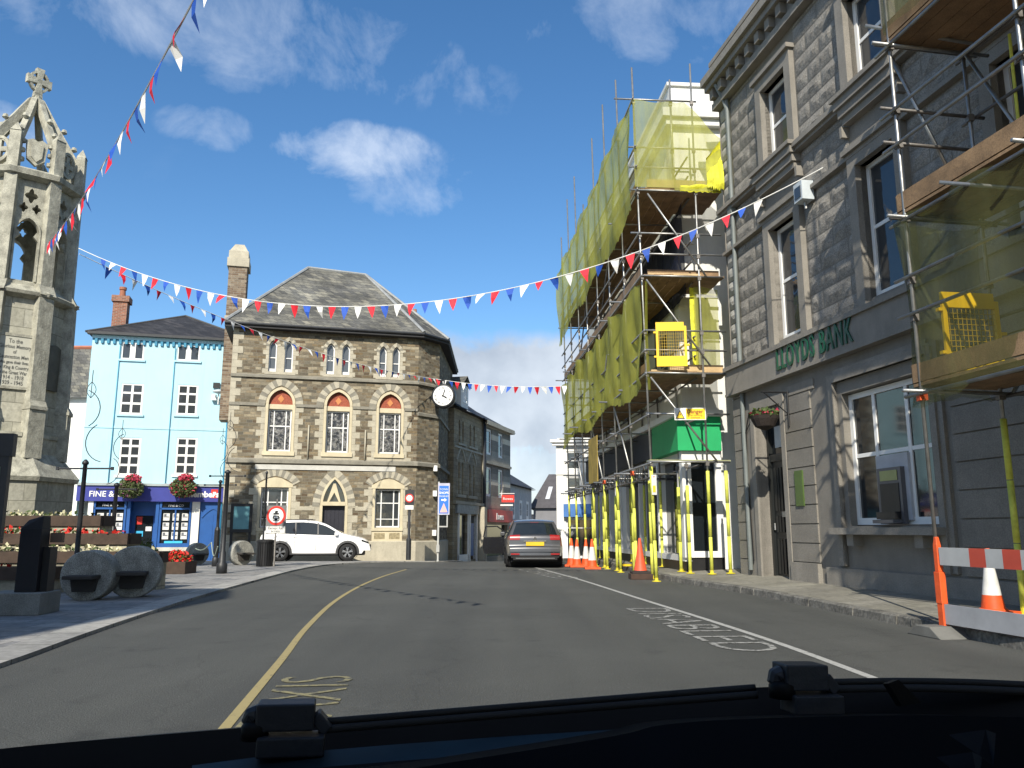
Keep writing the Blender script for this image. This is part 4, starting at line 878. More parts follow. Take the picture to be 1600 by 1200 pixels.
# channelled ground-floor piers
m = MB()
def blocks(m, u0, u1, z0, z1, bh, pr, gap=.012, bw=None, rough=0, y=0.0):
    z = z0; k = 0
    while z < z1 - .05:
        zt_ = min(z + bh, z1); w_ = bw or (u1 - u0); u = u0 - (w_ / 2 if (k % 2 and bw) else 0)
        while u < u1 - .03:
            a = max(u, u0) + gap; b = min(u + w_, u1) - gap
            if b - a > .05:
                if not rough: m.box(a, b, y - pr, y + .01, z + gap, zt_ - gap)
                else:
                    nx = max(3, int((b - a) / .09)); nz = max(3, int((zt_ - z) / .09)); base = len(m.v); vs = []
                    for j in range(nz + 1):
                        for i in range(nx + 1):
                            edge = min(i, nx - i, j, nz - j) == 0; near = min(i, nx - i, j, nz - j) == 1
                            d = 0 if edge else (pr * .5 + random.uniform(0, rough * .5) if near else pr + random.uniform(-rough, rough))
                            vs.append((a + (b - a) * i / nx, y - d, z + gap + (zt_ - z - 2 * gap) * j / nz))
                    m.add(vs, [(j * (nx + 1) + i, j * (nx + 1) + i + 1, (j + 1) * (nx + 1) + i + 1, (j + 1) * (nx + 1) + i) for j in range(nz) for i in range(nx)])
            u += w_
        z = zt_; k += 1
for u0, u1, z0, z1_, bh in ((3.92, 4.95, .56, 3.98, .38), (1.47, 1.95, -.3, 4.38, .42), (8.85, 10.8, .52, 4.3, .42), (14.0, 15.6, .52, 4.3, .42), (18.8, 20.6, .52, 4.3, .42), (23.8, 27, .52, 4.3, .42)):
    m = MB(); blocks(m, u0, u1, z0, z1_, bh, .035); m.build('rusticated_pier', PLAIN, bk)
m = MB()
segs = [(2.0, 3.52)] + [(uwin[i][1] + .26, uwin[i + 1][0] - .26) for i in range(6)]
for u0, u1 in segs:
    m = MB()
    for z0, z1_ in ((5.13, 8.0), (8.12, 9.04), (9.23, 11.98)): blocks(m, u0, u1, z0, z1_, .38, .034, .012, .95, .016, .025)
    m.build('rock_faced_stone', mk('rock_granite', (.23, .215, .19), .9, var=.28, vs=3, bump=.7, bs=14, fine=.5), bk)
m = MB(); blocks(m, 1.47, 1.93, 5.13, 11.98, .36, .08, .012, None, .02, .02); m.build('quoin', mk('quoin_granite', (.36, .35, .32), .85, var=.15, bump=.4, bs=16, fine=.3), bk)
# bank windows
for a, b in uwin:
    for z0, z1_ in ((5.28, 7.82), (9.30, 11.2)): window(bk, a, b, z0, z1_, .14, (), ((.52, .07),), .09)
a, b = gwin[0]
for i, (a, b) in enumerate(gwin):
    f = window(bk, a, b, 1.29, 3.70, .14, (.31, .69), ((.52, .07),), .10, GLASS_SHOP, mw=.08)
# cash machine panel
a, b = gwin[0]
cm = MB(); cm.box(a + .74, a + 1.6, .10, .17, 1.36, 2.48); pn = cm.build('machine_panel', mk('panel_grey', (.42, .44, .48), .5), bk)
m = MB(); m.box(a + .86, a + 1.50, .02, .10, 1.30, 2.25); m.k = 1; m.box(a + .93, a + 1.43, .008, .02, 1.42, 1.98); m.box(a + .93, a + 1.43, -.10, .008, 1.38, 1.50); m.k = 2; m.box(a + .95, a + 1.41, .008, .02, 2.03, 2.2); m.k = 0; m.box(a + .90, a + 1.46, -.16, .008, 1.31, 1.37); m.build('cash_machine', [mk('machine_grey', (.10, .10, .11), .4), BLACK, mk('machine_sign', (.30, .32, .12), .4)], pn)
for q in ((2.86, 3.2, .275, .3, 3.02, 3.5),): MB().box(*q).build('window_notice', mk('notice', (.42, .45, .45), .6), bk)
# door
m = MB(); m.box(2.53, 3.74, .30, .36, -.2, 2.72); m.box(2.53, 3.74, .26, .36, 2.72, 2.88); m.box(2.53, 2.62, .24, .36, -.2, 3.75); m.box(3.65, 3.74, .24, .36, -.2, 3.75)
for x in (2.70, 3.18):
    for z, h in ((.25, .75), (1.15, .35), (1.62, .95)):
        for k in range(3): m.box(x + .02 + k * .13, x + .11 + k * .13, .275, .30, z, z + h)
dr = m.build('door', mk('bank_door', (.016, .018, .018), .4), bk)
m = MB(); m.box(3.02, 3.2, .262, .275, 1.48, 1.6); m.tube((2.68, .26, 1.2), (2.68, .26, 1.35), .02); m.build('handle', STEEL, dr)
m = MB(); m.poly([(2.6, .33, 2.86), (3.68, .33, 2.86), (3.68, .33, 3.76), (2.6, .33, 3.76)]); m.build('fanlight', GLASS_SHOP, bk)
m = MB(); m.box(3.28, 3.62, .3, .32, 2.9, 3.7); m.build('green_poster', mk('bank_green', (.01, .14, .06), .4), bk)
# green plaque, letters
m = MB(); m.box(4.22, 4.52, -.065, -.03, 1.68, 2.4); m.build('plaque', mk('olive_green', (.07, .12, .03), .4), bk)
m = MB(); text_mb(m, 'LLOYDS BANK', .66, 3.98, 4.57, -.185, .012, bold=.008, sx=.56, spacing=1.2); m.build('lettering', mk('letter_green', (.006, .075, .045), .35), bk)
m = MB(); m.path([(2.05, -.06, 12), (2.05, -.06, .3)], .05, 8); m.path([(1.95, -.30, 12.45), (2.0, -.12, 12.0), (2.05, -.06, 11.7)], .045); m.box(1.95, 2.15, -.15, 0, 8.9, 9.15); m.build('drainpipe', mk('pale_pipe', (.16, .18, .175), .6, var=.15), bk)
m = MB(); m.path([(2.30, -.03, 3.9), (2.1, -.03, 3.5), (2.05, -.03, 2.5), (2.15, -.03, .5)], .015, 6); m.path([(2.5, -.03, 3.75), (2.3, -.05, 3.6), (1.9, -.03, 3.3)], .012, 6); m.build('cable', BLACK, bk)
# off-frame building behind the camera on the right belongs to the same terrace
# floodlight box
q = LB.w(5.45, -.12, 8.0); fb = thing('alarm_box', 'pale boxed light on the bank wall where the bunting is tied', 'light', (q.x, q.y, q.z), LB.a)
m = MB(); m.box(-.16, .16, -.16, .1, -.2, .2); m.k = 1; m.box(-.11, .11, -.175, -.16, -.14, .1); m.build('housing', [mk('box_grey', (.5, .55, .58), .4), GLASS], fb); m = MB(); m.tube((0, 0, -.35), (0, -.02, -.2), .03); m.build('stem', STEEL, fb)
# hanging basket on the bank
q = LB.w(4.12, -.05, 3.65); hk = thing('hanging_basket', 'dark half-round hanging basket with pink flowers on a bracket beside the bank door', 'hanging basket', (q.x, q.y, q.z), LB.a)
m = MB(); m.tube((0, 0, .45), (0, 0, -.3), .02); m.tube((0, 0, .42), (0, -.6, .42), .018); m.tube((0, 0, -.05), (0, -.55, .42), .014); m.build('bracket', BLACK, hk)
m = MB(); m.lathe([(.04, -.28), (.2, -.2), (.28, -.05), (.30, .02)], (0, -.55, -.12), 14); m.build('basket', mk('basket_brown', (.03, .022, .018), .9, bump=.5), hk)
foliage('plant', [LEAF, PINK], hk, (0, -.55, -.06), .33, .33, .14, 150, .05, (5, 1), -.3)
# ================================================================ scaffolds
class SF_:
    """scaffold frame: u along the run, v from the outer face towards the wall"""
    def __init__(S, o, d, n): S.o = Vector(o); S.d = Vector(d).normalized(); S.n = Vector(n).normalized()
    def p(S, u, v, z): return S.o + S.d * u + S.n * v + Vector((0, 0, z))
def clamp(m, p, r=.045): m.box(p[0] - r, p[0] + r, p[1] - r, p[1] + r, p[2] - r * 1.1, p[2] + r * 1.1)
def standard(sc, root, u, v, z0, z1, sl0=None, sl1=2.65, mat=STEEL, r=.026, clips=(), orange=False, lean=(0, 0)):
    a = sc.p(u, v, z0); b = sc.p(u + lean[0], v + lean[1], z1); o = MB().tube(a, b, r, 8).build('standard', mat, root, True)
    if sl0 is not None:
        t0 = (sl0 - z0) / (z1 - z0); t1 = (sl1 - z0) / (z1 - z0)
        m = MB(); 
        ps = [a.lerp(b, t0 + (t1 - t0) * i / 3) for i in range(4)]
        for i in range(3): m.tube(ps[i], ps[i].lerp(ps[i + 1], .985), r + .016, 10)
        m.build('foam_sleeve', SLEEVE, o, True)
        c = a; m = MB(); m.lathe([(.11, 0), (.11, .012), (.045, .025), (.04, .09)], (c.x, c.y, c.z), 10); m.build('base_plate', mk('yellow_plate', (.62, .52, .03), .6), o)
    if orange: c = a.lerp(b, (sl1 + .07 - z0) / (z1 - z0)); m = MB(); clamp(m, c, .05); m.build('orange_clip', ORANGE, o)
    m = MB()
    for z in clips:
        if z0 < z < z1: clamp(m, a.lerp(b, (z - z0) / (z1 - z0)), .042)
    if m.v: m.build('coupler', STEEL_D, o)
    return o
def tube_part(sc, root, a, b, name, mat=STEEL, r=.025): return MB().tube(sc.p(*a), sc.p(*b), r, 8).build(name, mat, root, True)
def deck(sc, root, u0, u1, v0, v1, z, n=5, name='deck', mat=None, along='u'):
    m = MB(); 
    for i in range(n):
        L = 3.9 if along == 'u' else 99
        if along == 'u':
            w = (v1 - v0) / n; va = v0 + w * i; u = u0 - random.uniform(0, .05)
            while u < u1:
                ue = min(u + L * random.uniform(.8, 1), u1 + random.uniform(-.04, .06)); m.obox(sc.p(u, va + w / 2, z + random.uniform(0, .006)), sc.p(ue - .01, va + w / 2, z + random.uniform(0, .006)), w - .012, .038); u = ue
        else:
            w = (u1 - u0) / n; ua = u0 + w * i; m.obox(sc.p(ua + w / 2, v0 - random.uniform(0, .06), z), sc.p(ua + w / 2, v1 + random.uniform(0, .05), z), w - .012, .038)
    return m.build(name, mat or BOARD, root)
def netting(sc, root, path, ztop, zbot, mat, bulge=.12, ragged=.0, nu=60, nz=12, seed=1, name='debris_net'):
    """curtain along path [(u,v)...]; ztop/zbot are functions of 0..1 along it"""
    rnd = random.Random(seed); P = [Vector(p) for p in path]; ls = [(P[i + 1] - P[i]).length for i in range(len(P) - 1)]; tot = sum(ls)
    def at(t):
        d = t * tot
        for i, l in enumerate(ls):
            if d <= l or i == len(ls) - 1: return P[i].lerp(P[i + 1], min(1, d / l)), (P[i + 1] - P[i]).normalized()
            d -= l
    ph = [rnd.uniform(0, 6.28) for _ in range(8)]; vs = []
    for i in range(nu + 1):
        t = i / nu; q, tg = at(t); nn = Vector((tg.y, -tg.x)); zt_ = ztop(t); zb = zbot(t) + (rnd.uniform(-ragged, ragged) if ragged else 0)
        for j in range(nz + 1):
            s = j / nz; x = t * tot
            off = bulge * (math.sin(x * 2.9 + ph[0] + s * 2) * .5 + math.sin(x * 6.1 + ph[1] - s * 3) * .2 + math.sin(x * 12.3 + ph[2] + s * 5) * .07 + math.sin(s * 7 + x * 1.3 + ph[3]) * .25) * (1 if 0 < j else .25) + bulge * .5
            z = zb + (zt_ - zb) * s
            r_ = q + nn * off; vs.append(sc.p(r_.x, r_.y, z - (.07 * math.sin(x * 3.1 + ph[4]) ** 2 if j == nz else 0)))
    m = MB(); m.add(vs, [(i * (nz + 1) + j, (i + 1) * (nz + 1) + j, (i + 1) * (nz + 1) + j + 1, i * (nz + 1) + j + 1) for i in range(nu) for j in range(nz)])
    return m.build(name, mat, root, True)
# ---- scaffold round the white shop
A1 = SF_((3.42, 19.45, 0), (-.073, 1, 0), (1, .073, 0))
s_1 = thing('street_scaffold', 'tall tube scaffold with yellow-green nets and yellow padded poles round the white shop', 'scaffold', tuple(A1.o))
class Rel:
    pass
def rel(sc, root): return SF_(sc.o - root.location, sc.d, sc.n)
a1 = rel(A1, s_1)
Z1 = (2.78, 5.05, 7.55, 9.85)
led = [2.78, 3.95, 4.97, 5.55, 6.05, 7.47, 8.05, 8.6, 9.77, 10.4, 10.95, 12.3]
us = [0, 2.05, 4.1, 6.1, 8.1, 10.1, 12.1, 14.0]
rn = random.Random(5)
for i, u in enumerate(us):
    g0 = gz(A1.p(u, 0, 0).y)
    standard(a1, s_1, u, 0, g0, 13.3 if i == 0 else rn.uniform(12.8, 15.0), g0 + .09, 2.62 + (0 if i else .1), clips=led, orange=i in (1, 3), lean=(0, -.24))
    A = A1.p(u, 1.2, 0); g1 = pavz(A.x, A.y)
    if i > 0: standard(a1, s_1, u - .1, 1.2, g1, rn.uniform(12.3, 13.4), g1 + .05, 2.6, STEEL if i < 2 else STEEL_D, clips=led[:4])
for (u, v, top, sb) in ((.02, .78, 13.0, None), (-.05, 1.33, 13.45, 1), (-.15, 1.75, 2.75, 1)):
    A = A1.p(u, v, 0); g0 = pavz(A.x, A.y)
    standard(a1, s_1, u, v, 9.9 if sb is None else g0, top, None if sb is None else g0 + .09, 2.62, clips=led, r=.026)
for (u, v) in ((1.0, .15), (2.9, .12), (5.1, .1), (7.1, .1), (9.2, .1)):        # intermediate props of the base lift
    A = A1.p(u, v, 0); standard(a1, s_1, u, v, gz(A.y), 2.9 if u < 8 else 5, gz(A.y) + .09, 2.5 + rn.uniform(-.3, .15), clips=(2.78,))
for (u, v) in ((.6, 1.0), (1.4, 1.0)): A = A1.p(u, v, 0); standard(a1, s_1, u, v, pavz(A.x, A.y), 2.9, pavz(A.x, A.y) + .05, 2.3, clips=(2.78,))
for z in led:
    tube_part(a1, s_1, (-.25, -.06 - .018 * z, z), (14.4, -.06 - .018 * z, z), 'ledger', STEEL)
    if z < 12: tube_part(a1, s_1, (.3, 1.26, z), (14.2, 1.26, z), 'ledger', STEEL_D)
    # end ledger across the near elevation
    v0, v1 = (-.75, 1.45) if z > 12 else (-.4, 1.95)
    tube_part(a1, s_1, (-.06, v0 if z > 8 else -.15, z + .05), (-.06, v1 if z != 2.78 else 1.9, z + .05), 'end_ledger', STEEL)
for z in Z1[:]:
    for i, u in enumerate(us[1:]): tube_part(a1, s_1, (u + .07, -.35 - rn.uniform(0, .2), z - .10), (u + .07, 1.4, z - .10), 'transom', STEEL)
for z, v in ((4.0, 0), (6.4, 0)):
    for i, u in enumerate(us[2:]): tube_part(a1, s_1, (u + .05, -.22, z), (u + .05, 1.35, z), 'transom', STEEL)
# diagonal braces of the near end and along the face
for a, b in (((-.12, -.05, 7.4), (-.12, 1.5, 5.2)), ((-.12, -.02, 4.9), (-.12, 1.55, 2.85)), ((-.12, .05, 9.7), (-.12, 1.5, 7.5))): tube_part(a1, s_1, a, b, 'brace', STEEL)
for u in (2.1, 6.1, 10.1): tube_part(a1, s_1, (u, -.1, 2.8), (u + 2, -.1, 4.9), 'brace', STEEL)
for u in (4.1, 8.1): tube_part(a1, s_1, (u, -.12, 7.4), (u + 2, -.12, 5.0), 'brace', STEEL); tube_part(a1, s_1, (u, -.12, 9.7), (u + 2, -.12, 7.5), 'brace', STEEL_D)
for z in Z1[1:]:
    deck(a1, s_1, -.02, 14.2, .03 - .016 * z, 1.18, z, 5)
    deck(a1, s_1, -.0, 1.5, 1.2, 1.98, z, 6, along='v')
    MB().obox(a1.p(0, -.01 - .016 * z, z + .13), a1.p(14.2, -.01 - .016 * z, z + .13), .035, .21).build('toe_board', BOARD, s_1)
    m = MB(); m.obox(a1.p(-.03, .02, z + .03), a1.p(-.03, 1.38 if z < 9.5 else 1.98, z + .03), .035, .05)
    if z > 9.5: m.obox(a1.p(-.05, .06, z + .16), a1.p(-.05, 1.98, z + .16), .035, .22)
    m.build('end_board', BOARD_L, s_1)
    m = MB(); m.obox(a1.p(.35 if z < 9.5 else .05, .6 if z < 6 else .1, z + .16), a1.p(.35 if z < 9.5 else .05, 1.98, z + .16), .035, .22); m.build('toe_board', BOARD_L if z < 6 else BOARD, s_1)
deck(a1, s_1, -.05, .3, -.05, 1.9, 2.86, 1, along='v', mat=mk('lattice', (.30, .31, .16), .7))
# lattice beams of the bottom lift
m = MB()
for i in range(28):
    u = i * .5; m.tube(a1.p(u, -.05, 2.45), a1.p(u + .25, -.05, 2.78), .012, 5); m.tube(a1.p(u + .25, -.05, 2.78), a1.p(u + .5, -.05, 2.45), .012, 5)
m.tube(a1.p(0, -.05, 2.45), a1.p(14, -.05, 2.45), .024); m.build('lattice_beam', STEEL_D, s_1)
# nets
netting(a1, s_1, [(-.1, -.30), (14.3, -.30)], lambda t: 12.3, lambda t: 9.3 - .3 * math.sin(t * 9) ** 2 - .25 * (t > .9), NET, .13, .06, 110, 12, 3)
netting(a1, s_1, [(-.12, 2.2), (-.12, .75)], lambda t: 11.2 + 1.1 * min(1, t * 1.3), lambda t: 9.8, NET_T, .08, .0, 24, 10, 8)
netting(a1, s_1, [(-.12, .78), (-.12, -.28)], lambda t: 12.3, lambda t: 9.87, NET_T, .04, .0, 12, 8, 9)
netting(a1, s_1, [(-.05, -.14), (14.3, -.14)], lambda t: 7.35 + .12 * math.sin(t * 30), lambda t: 4.68 - .15 * math.sin(t * 14), NET, .13, .04, 110, 12, 4)
netting(a1, s_1, [(.45, 1.95), (.45, 1.3)], lambda t: 7.4, lambda t: 5.15, NET_T, .08, .0, 14, 10, 5)
netting(a1, s_1, [(.1, 0), (-.08, -.1)], lambda t: 7.4, lambda t: 4.6, NET, .05, .03, 5, 10, 12)
bright = mk('bright_net', (.62, .60, .03), .7, var=.35, vs=9)
netting(a1, s_1, [(-.2, 2.02), (-.12, 1.62)], lambda t: 11.25 - .5 * t, lambda t: 9.75 + .15 * t, bright, .22, .06, 22, 14, 41, 'gathered_net')
netting(a1, s_1, [(-.1, 2.0), (-.1, .9)], lambda t: 9.98, lambda t: 9.78, bright, .06, .02, 24, 4, 42, 'gathered_net')
netting(a1, s_1, [(.36, 1.22), (.36, 1.36)], lambda t: 7.45, lambda t: 5.2, bright, .09, .03, 10, 26, 43, 'gathered_net')
netting(a1, s_1, [(14.2, 1.12), (.5, 1.12)], lambda t: 9.75, lambda t: 7.2, NET_N, .06, .03, 60, 6, 14, 'dark_shade_net')  # dark sheet for the shade under the decks as well as dark netting
# plywood panel hanging low on the far part
m = MB(); m.obox(a1.p(6.6, -.16, 3.5), a1.p(8.3, -.16, 3.5), .02, 1.5); m.build('plywood_panel', mk('ply', (.36, .26, .06), .7, var=.3), s_1)
def gate(name, label, pos, rz, w=.95, h=1.3):
    g_ = thing(name, label, 'safety gate', pos, rz, 'yellow scaffold gates'); m = MB()
    m.box(0, .06, -.02, .02, 0, h); m.box(w - .06, w, -.02, .02, 0, h - .1); m.box(.06, w - .06, -.021, .021, 0, h * .23); m.box(.06, w - .06, -.021, .021, h * .80, h); m.build('frame', YEL, g_)
    m = MB(); 
    for i in range(11): x = .09 + (w - .18) * i / 10; m.box(x - .004, x + .004, -.006, .002, h * .23, h * .8)
    for i in range(9): z = h * .23 + h * .57 * i / 8; m.box(.06, w - .06, -.01, -.006, z - .004, z + .004)
    m.build('mesh', mk('gate_wire', (.45, .30, .02), .5), g_); m = MB(); m.box(w, w + .07, -.03, .03, h * .46, h * .5); m.box(-.06, 0, -.03, .03, h * .2, h * .24); m.box(-.06, 0, -.03, .03, h * .75, h * .79); m.build('hinge', YEL, g_); return g_
q = A1.p(-.14, .14, 5.16); gate('safety_gate', 'yellow mesh gate at the near end of the middle deck of the shop scaffold', tuple(q), R(-4), .75, 1.12)
# danger sign
q = A1.p(-.16, .55, 3.98); ds = thing('danger_sign', 'white and yellow Danger sign with warning triangle tied to the end of the scaffold', 'sign', tuple(q), R(-3))
m = MB(); m.box(-.02, .74, -.006, .006, -.15, .15); m.k = 1; m.box(.26, .72, -.009, -.006, -.13, .13); b_ = m.build('board', [WHITEF, YEL], ds)
m = MB(); m.prism([(.0, -.12), (.23, -.12), (.115, .10)], -.009, -.006); m.k = 1; m.prism([(.03, -.10), (.20, -.10), (.115, .06)], -.011, -.009); m.k = 0; m.prism([(.10, -.08), (.12, -.02), (.105, -.01), (.135, .04), (.125, -.005), (.14, -.01), (.115, -.05)], -.013, -.011); m.build('warning_triangle', [BLACK, YEL], b_)
m = MB(); text_mb(m, 'Danger', .135, .275, .015, -.012, .002, bold=.002); text_mb(m, 'Men working', .06, .33, -.05, -.010, .001); text_mb(m, 'overhead', .06, .37, -.11, -.010, .001); m.build('lettering', mk('sign_red_brown', (.20, .02, .01), .5), b_)
m = MB(); m.box(-.06, .06, -.05, -.035, -.4, .05); 
q = A1.p(-.02, 0, 2.45); tg = thing('scaffold_tag', 'small white and yellow inspection tag on the front corner pole of the shop scaffold', 'tag', tuple(q))
m = MB(); m.box(-.06, .06, -.05, -.035, -.42, .06); m.k = 1; m.box(-.035, .035, -.055, -.05, -.36, -.2); m.build('card', [WHITEF, mk('tag_yellow', (.6, .5, .02), .5)], tg); m = MB(); m.lathe([(.055, 0), (.055, .02)], (0, 0, 0), 12); m.T = None; m.build('ring', RED, tg)
# far protective canopy / light below deck
q = A1.p(-.1, 1.0, 2.7); m = MB()
# ---- scaffold in front of the bank
A2 = SF_(tuple(LB.w(10.62, -1.83, 0)), (.173, -.985, 0), (.985, .173, 0))
s_2 = thing('bank_scaffold', 'near tube scaffold with board decks and sagging green netting in front of the bank', 'scaffold', tuple(A2.o)); a2 = rel(A2, s_2)
Z2 = (3.02, 5.35, 7.85, 10.2)
us2 = [0, 2.1, 4.2, 6.3, 8.4, 10.5, 12.6, 14.7]
for i, u in enumerate(us2):
    A = A2.p(u, 0, 0); B = A2.p(u, 1.14, 0)
    standard(a2, s_2, u, 0, pavz(A.x, A.y), 11.5, None if i == 0 else pavz(A.x, A.y) + .07, 2.8 if i == 0 else 2.5, STEEL, .025, clips=(2.9, 3.9, 4.4, 5.25, 6.3, 6.8, 7.75, 8.8), orange=i == 0, lean=(.0, .0))
    standard(a2, s_2, u, 1.14, pavz(B.x, B.y), 11.5, pavz(B.x, B.y) + .07, 2.62, STEEL, .025, clips=(2.9, 3.9, 4.4, 5.25, 6.3, 6.8, 7.75))
    for z in Z2: tube_part(a2, s_2, (u + .05, -.3, z - .09), (u + .05, 1.5, z - .09), 'transom', STEEL)
for z in (2.9, 3.95, 4.45, 5.22, 6.3, 6.8, 7.75, 8.8, 10.1):
    tube_part(a2, s_2, (-.25, -.05, z), (15, -.05, z), 'ledger', STEEL); tube_part(a2, s_2, (-.2, 1.19, z), (15, 1.19, z), 'ledger', STEEL_D)
    if z > 5: tube_part(a2, s_2, (-.04, -.2, z + .05), (-.04, 1.4, z + .05), 'end_ledger', STEEL_D)
for a, b in (((.05, 1.25, 2.9), (2.1, 1.25, 5.1)), ((.1, 1.1, 7.7), (1.2, 1.1, 5.4)), ((1.1, -.35, 5.25), (2.1, 1.3, 4.75)), ((-.2, -.2, 8.2), (.35, 1.0, 7.7)), ((-.1, .1, 7.65), (-.1, 1.1, 5.4))): tube_part(a2, s_2, a, b, 'brace', STEEL)
for z in Z2:
    deck(a2, s_2, -.1, 15, -.02, 1.22, z, 5)
    MB().obox(a2.p(-.12, .0, z + .16), a2.p(15, .0, z + .16), .035, .24).build('toe_board', BOARD, s_2)
    m = MB(); m.obox(a2.p(-.14, 0, z + .16), a2.p(-.14, 1.22, z + .16), .035, .24); m.build('end_board', BOARD, s_2)
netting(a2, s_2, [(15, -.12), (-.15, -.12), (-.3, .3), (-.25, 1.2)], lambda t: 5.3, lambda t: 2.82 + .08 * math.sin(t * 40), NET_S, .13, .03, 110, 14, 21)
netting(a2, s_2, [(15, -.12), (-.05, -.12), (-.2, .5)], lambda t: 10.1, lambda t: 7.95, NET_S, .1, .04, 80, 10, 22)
q = A2.p(.35, .12, 3.15); gate('safety_gate', 'yellow mesh gate behind the green net on the near scaffold in front of the bank', tuple(q), R(8), .78, 1.0)
netting(a2, s_2, [(15, .35), (3.4, .35)], lambda t: 12.5, lambda t: 3.2, NET_SHADE, .1, .04, 60, 12, 31)  # unseen tall net added to shade the bank wall
m = MB(); m.path([a2.p(.75, 1.2, 7.6), a2.p(.7, 1.22, 6.2), a2.p(.72, 1.2, 5.6), a2.p(.7, 1.22, 5.2)], .02, 6); m.build('yellow_rope', SLEEVE, s_2)
# ================================================================ war memorial
MX, MY = -12.91, 20.0
MA = math.atan2(-MY, -MX)                        # direction from the memorial to the camera
mm = thing('war_memorial', 'tall octagonal granite war memorial with open traceried lantern, crown and wheel cross', 'memorial', (MX, MY, 0))
A0 = MA + R(-16)                                  # one octagon corner; right of the view is +angle
def oct_(r, z, a0=A0): return [(r * math.cos(a0 + R(45) * k), r * math.sin(a0 + R(45) * k), z) for k in range(8)]
def oprism(m, levels, a0=A0): m.lathe(levels, (0, 0, 0), 8, a0)
MGR = brick('memorial_granite', [(.35, .34, .275), (.42, .405, .33), (.31, .30, .24), (.385, .375, .31)], (.17, .165, .13), .95, .47, .008, .85, .35, grime=.55, nb=.2)
MGP = mk('memorial_trim', (.36, .35, .285), .85, var=.4, vs=4, bump=.6, bs=22, fine=.4, stains=.5)
mm.scale = (.84, .84, 1)
m = MB(); oprism(m, [(2.6, 0), (2.6, .5), (2.18, .5), (2.18, 2.35)]); m.build('plinth', MGR, mm)
m = MB(); oprism(m, [(2.26, 2.35), (2.31, 2.45), (2.2, 2.56), (1.76, 3.0), (1.70, 3.05), (1.64, 3.12)], A0); m.build('plinth_moulding', MGP, mm)
m = MB(); oprism(m, [(1.62, 3.0), (1.56, 6.95)]); m.build('shaft', MGR, mm)
def corner(m, r, z0, z1, w, d, k, r1=None):
    a = A0 + R(45) * k; e = Vector((math.cos(a), math.sin(a), 0)); r1 = r1 or r
    m.obox(e * r + Vector((0, 0, z0)), e * r1 + Vector((0, 0, z1)), w, d, up=(e.x, e.y, 0))
m = MB()
for k in range(8):
    a = A0 + R(45) * k; e = Vector((math.cos(a), math.sin(a), 0)); t = Vector((-e.y, e.x, 0))
    def pier(r0, r1, hw, z0, z1, ri=1.3):
        P = [e * ri - t * hw, e * r0 - t * hw, e * r0 + t * hw, e * ri + t * hw]; Q = [e * ri - t * hw, e * r1 - t * hw, e * r1 + t * hw, e * ri + t * hw]
        m.add([p + Vector((0, 0, z0)) for p in P] + [p + Vector((0, 0, z1)) for p in Q], [(0, 3, 2, 1), (4, 5, 6, 7), (0, 1, 5, 4), (1, 2, 6, 5), (2, 3, 7, 6), (3, 0, 4, 7)])
    pier(1.86, 1.86, .24, 2.9, 4.1); pier(1.90, 1.90, .26, 4.08, 4.16); pier(1.90, 1.80, .24, 4.16, 4.3); pier(1.78, 1.72, .22, 4.3, 6.9)
    pier(1.62, 1.58, .17, 7.0, 9.98, 1.25); pier(1.80, 1.60, .23, 6.96, 7.25)
    pier(1.62, 1.60, .15, 10.15, 11.15, 1.35)
    P = [e * 1.35 - t * .15, e * 1.62 - t * .15, e * 1.62 + t * .15, e * 1.35 + t * .15]; m.add([p + Vector((0, 0, 11.15)) for p in P] + [e * 1.48 + Vector((0, 0, 11.42))], [(0, 1, 4), (1, 2, 4), (2, 3, 4), (3, 0, 4)])
m.build('buttress', MGP, mm)
m = MB(); oprism(m, [(1.6, 6.85), (1.80, 6.92), (1.84, 7.0), (1.62, 7.12), (1.5, 7.2)]); oprism(m, [(1.5, 9.95), (1.70, 10.02), (1.74, 10.15), (1.6, 10.22), (1.3, 10.22)]); m.build('string_course', MGP, mm)
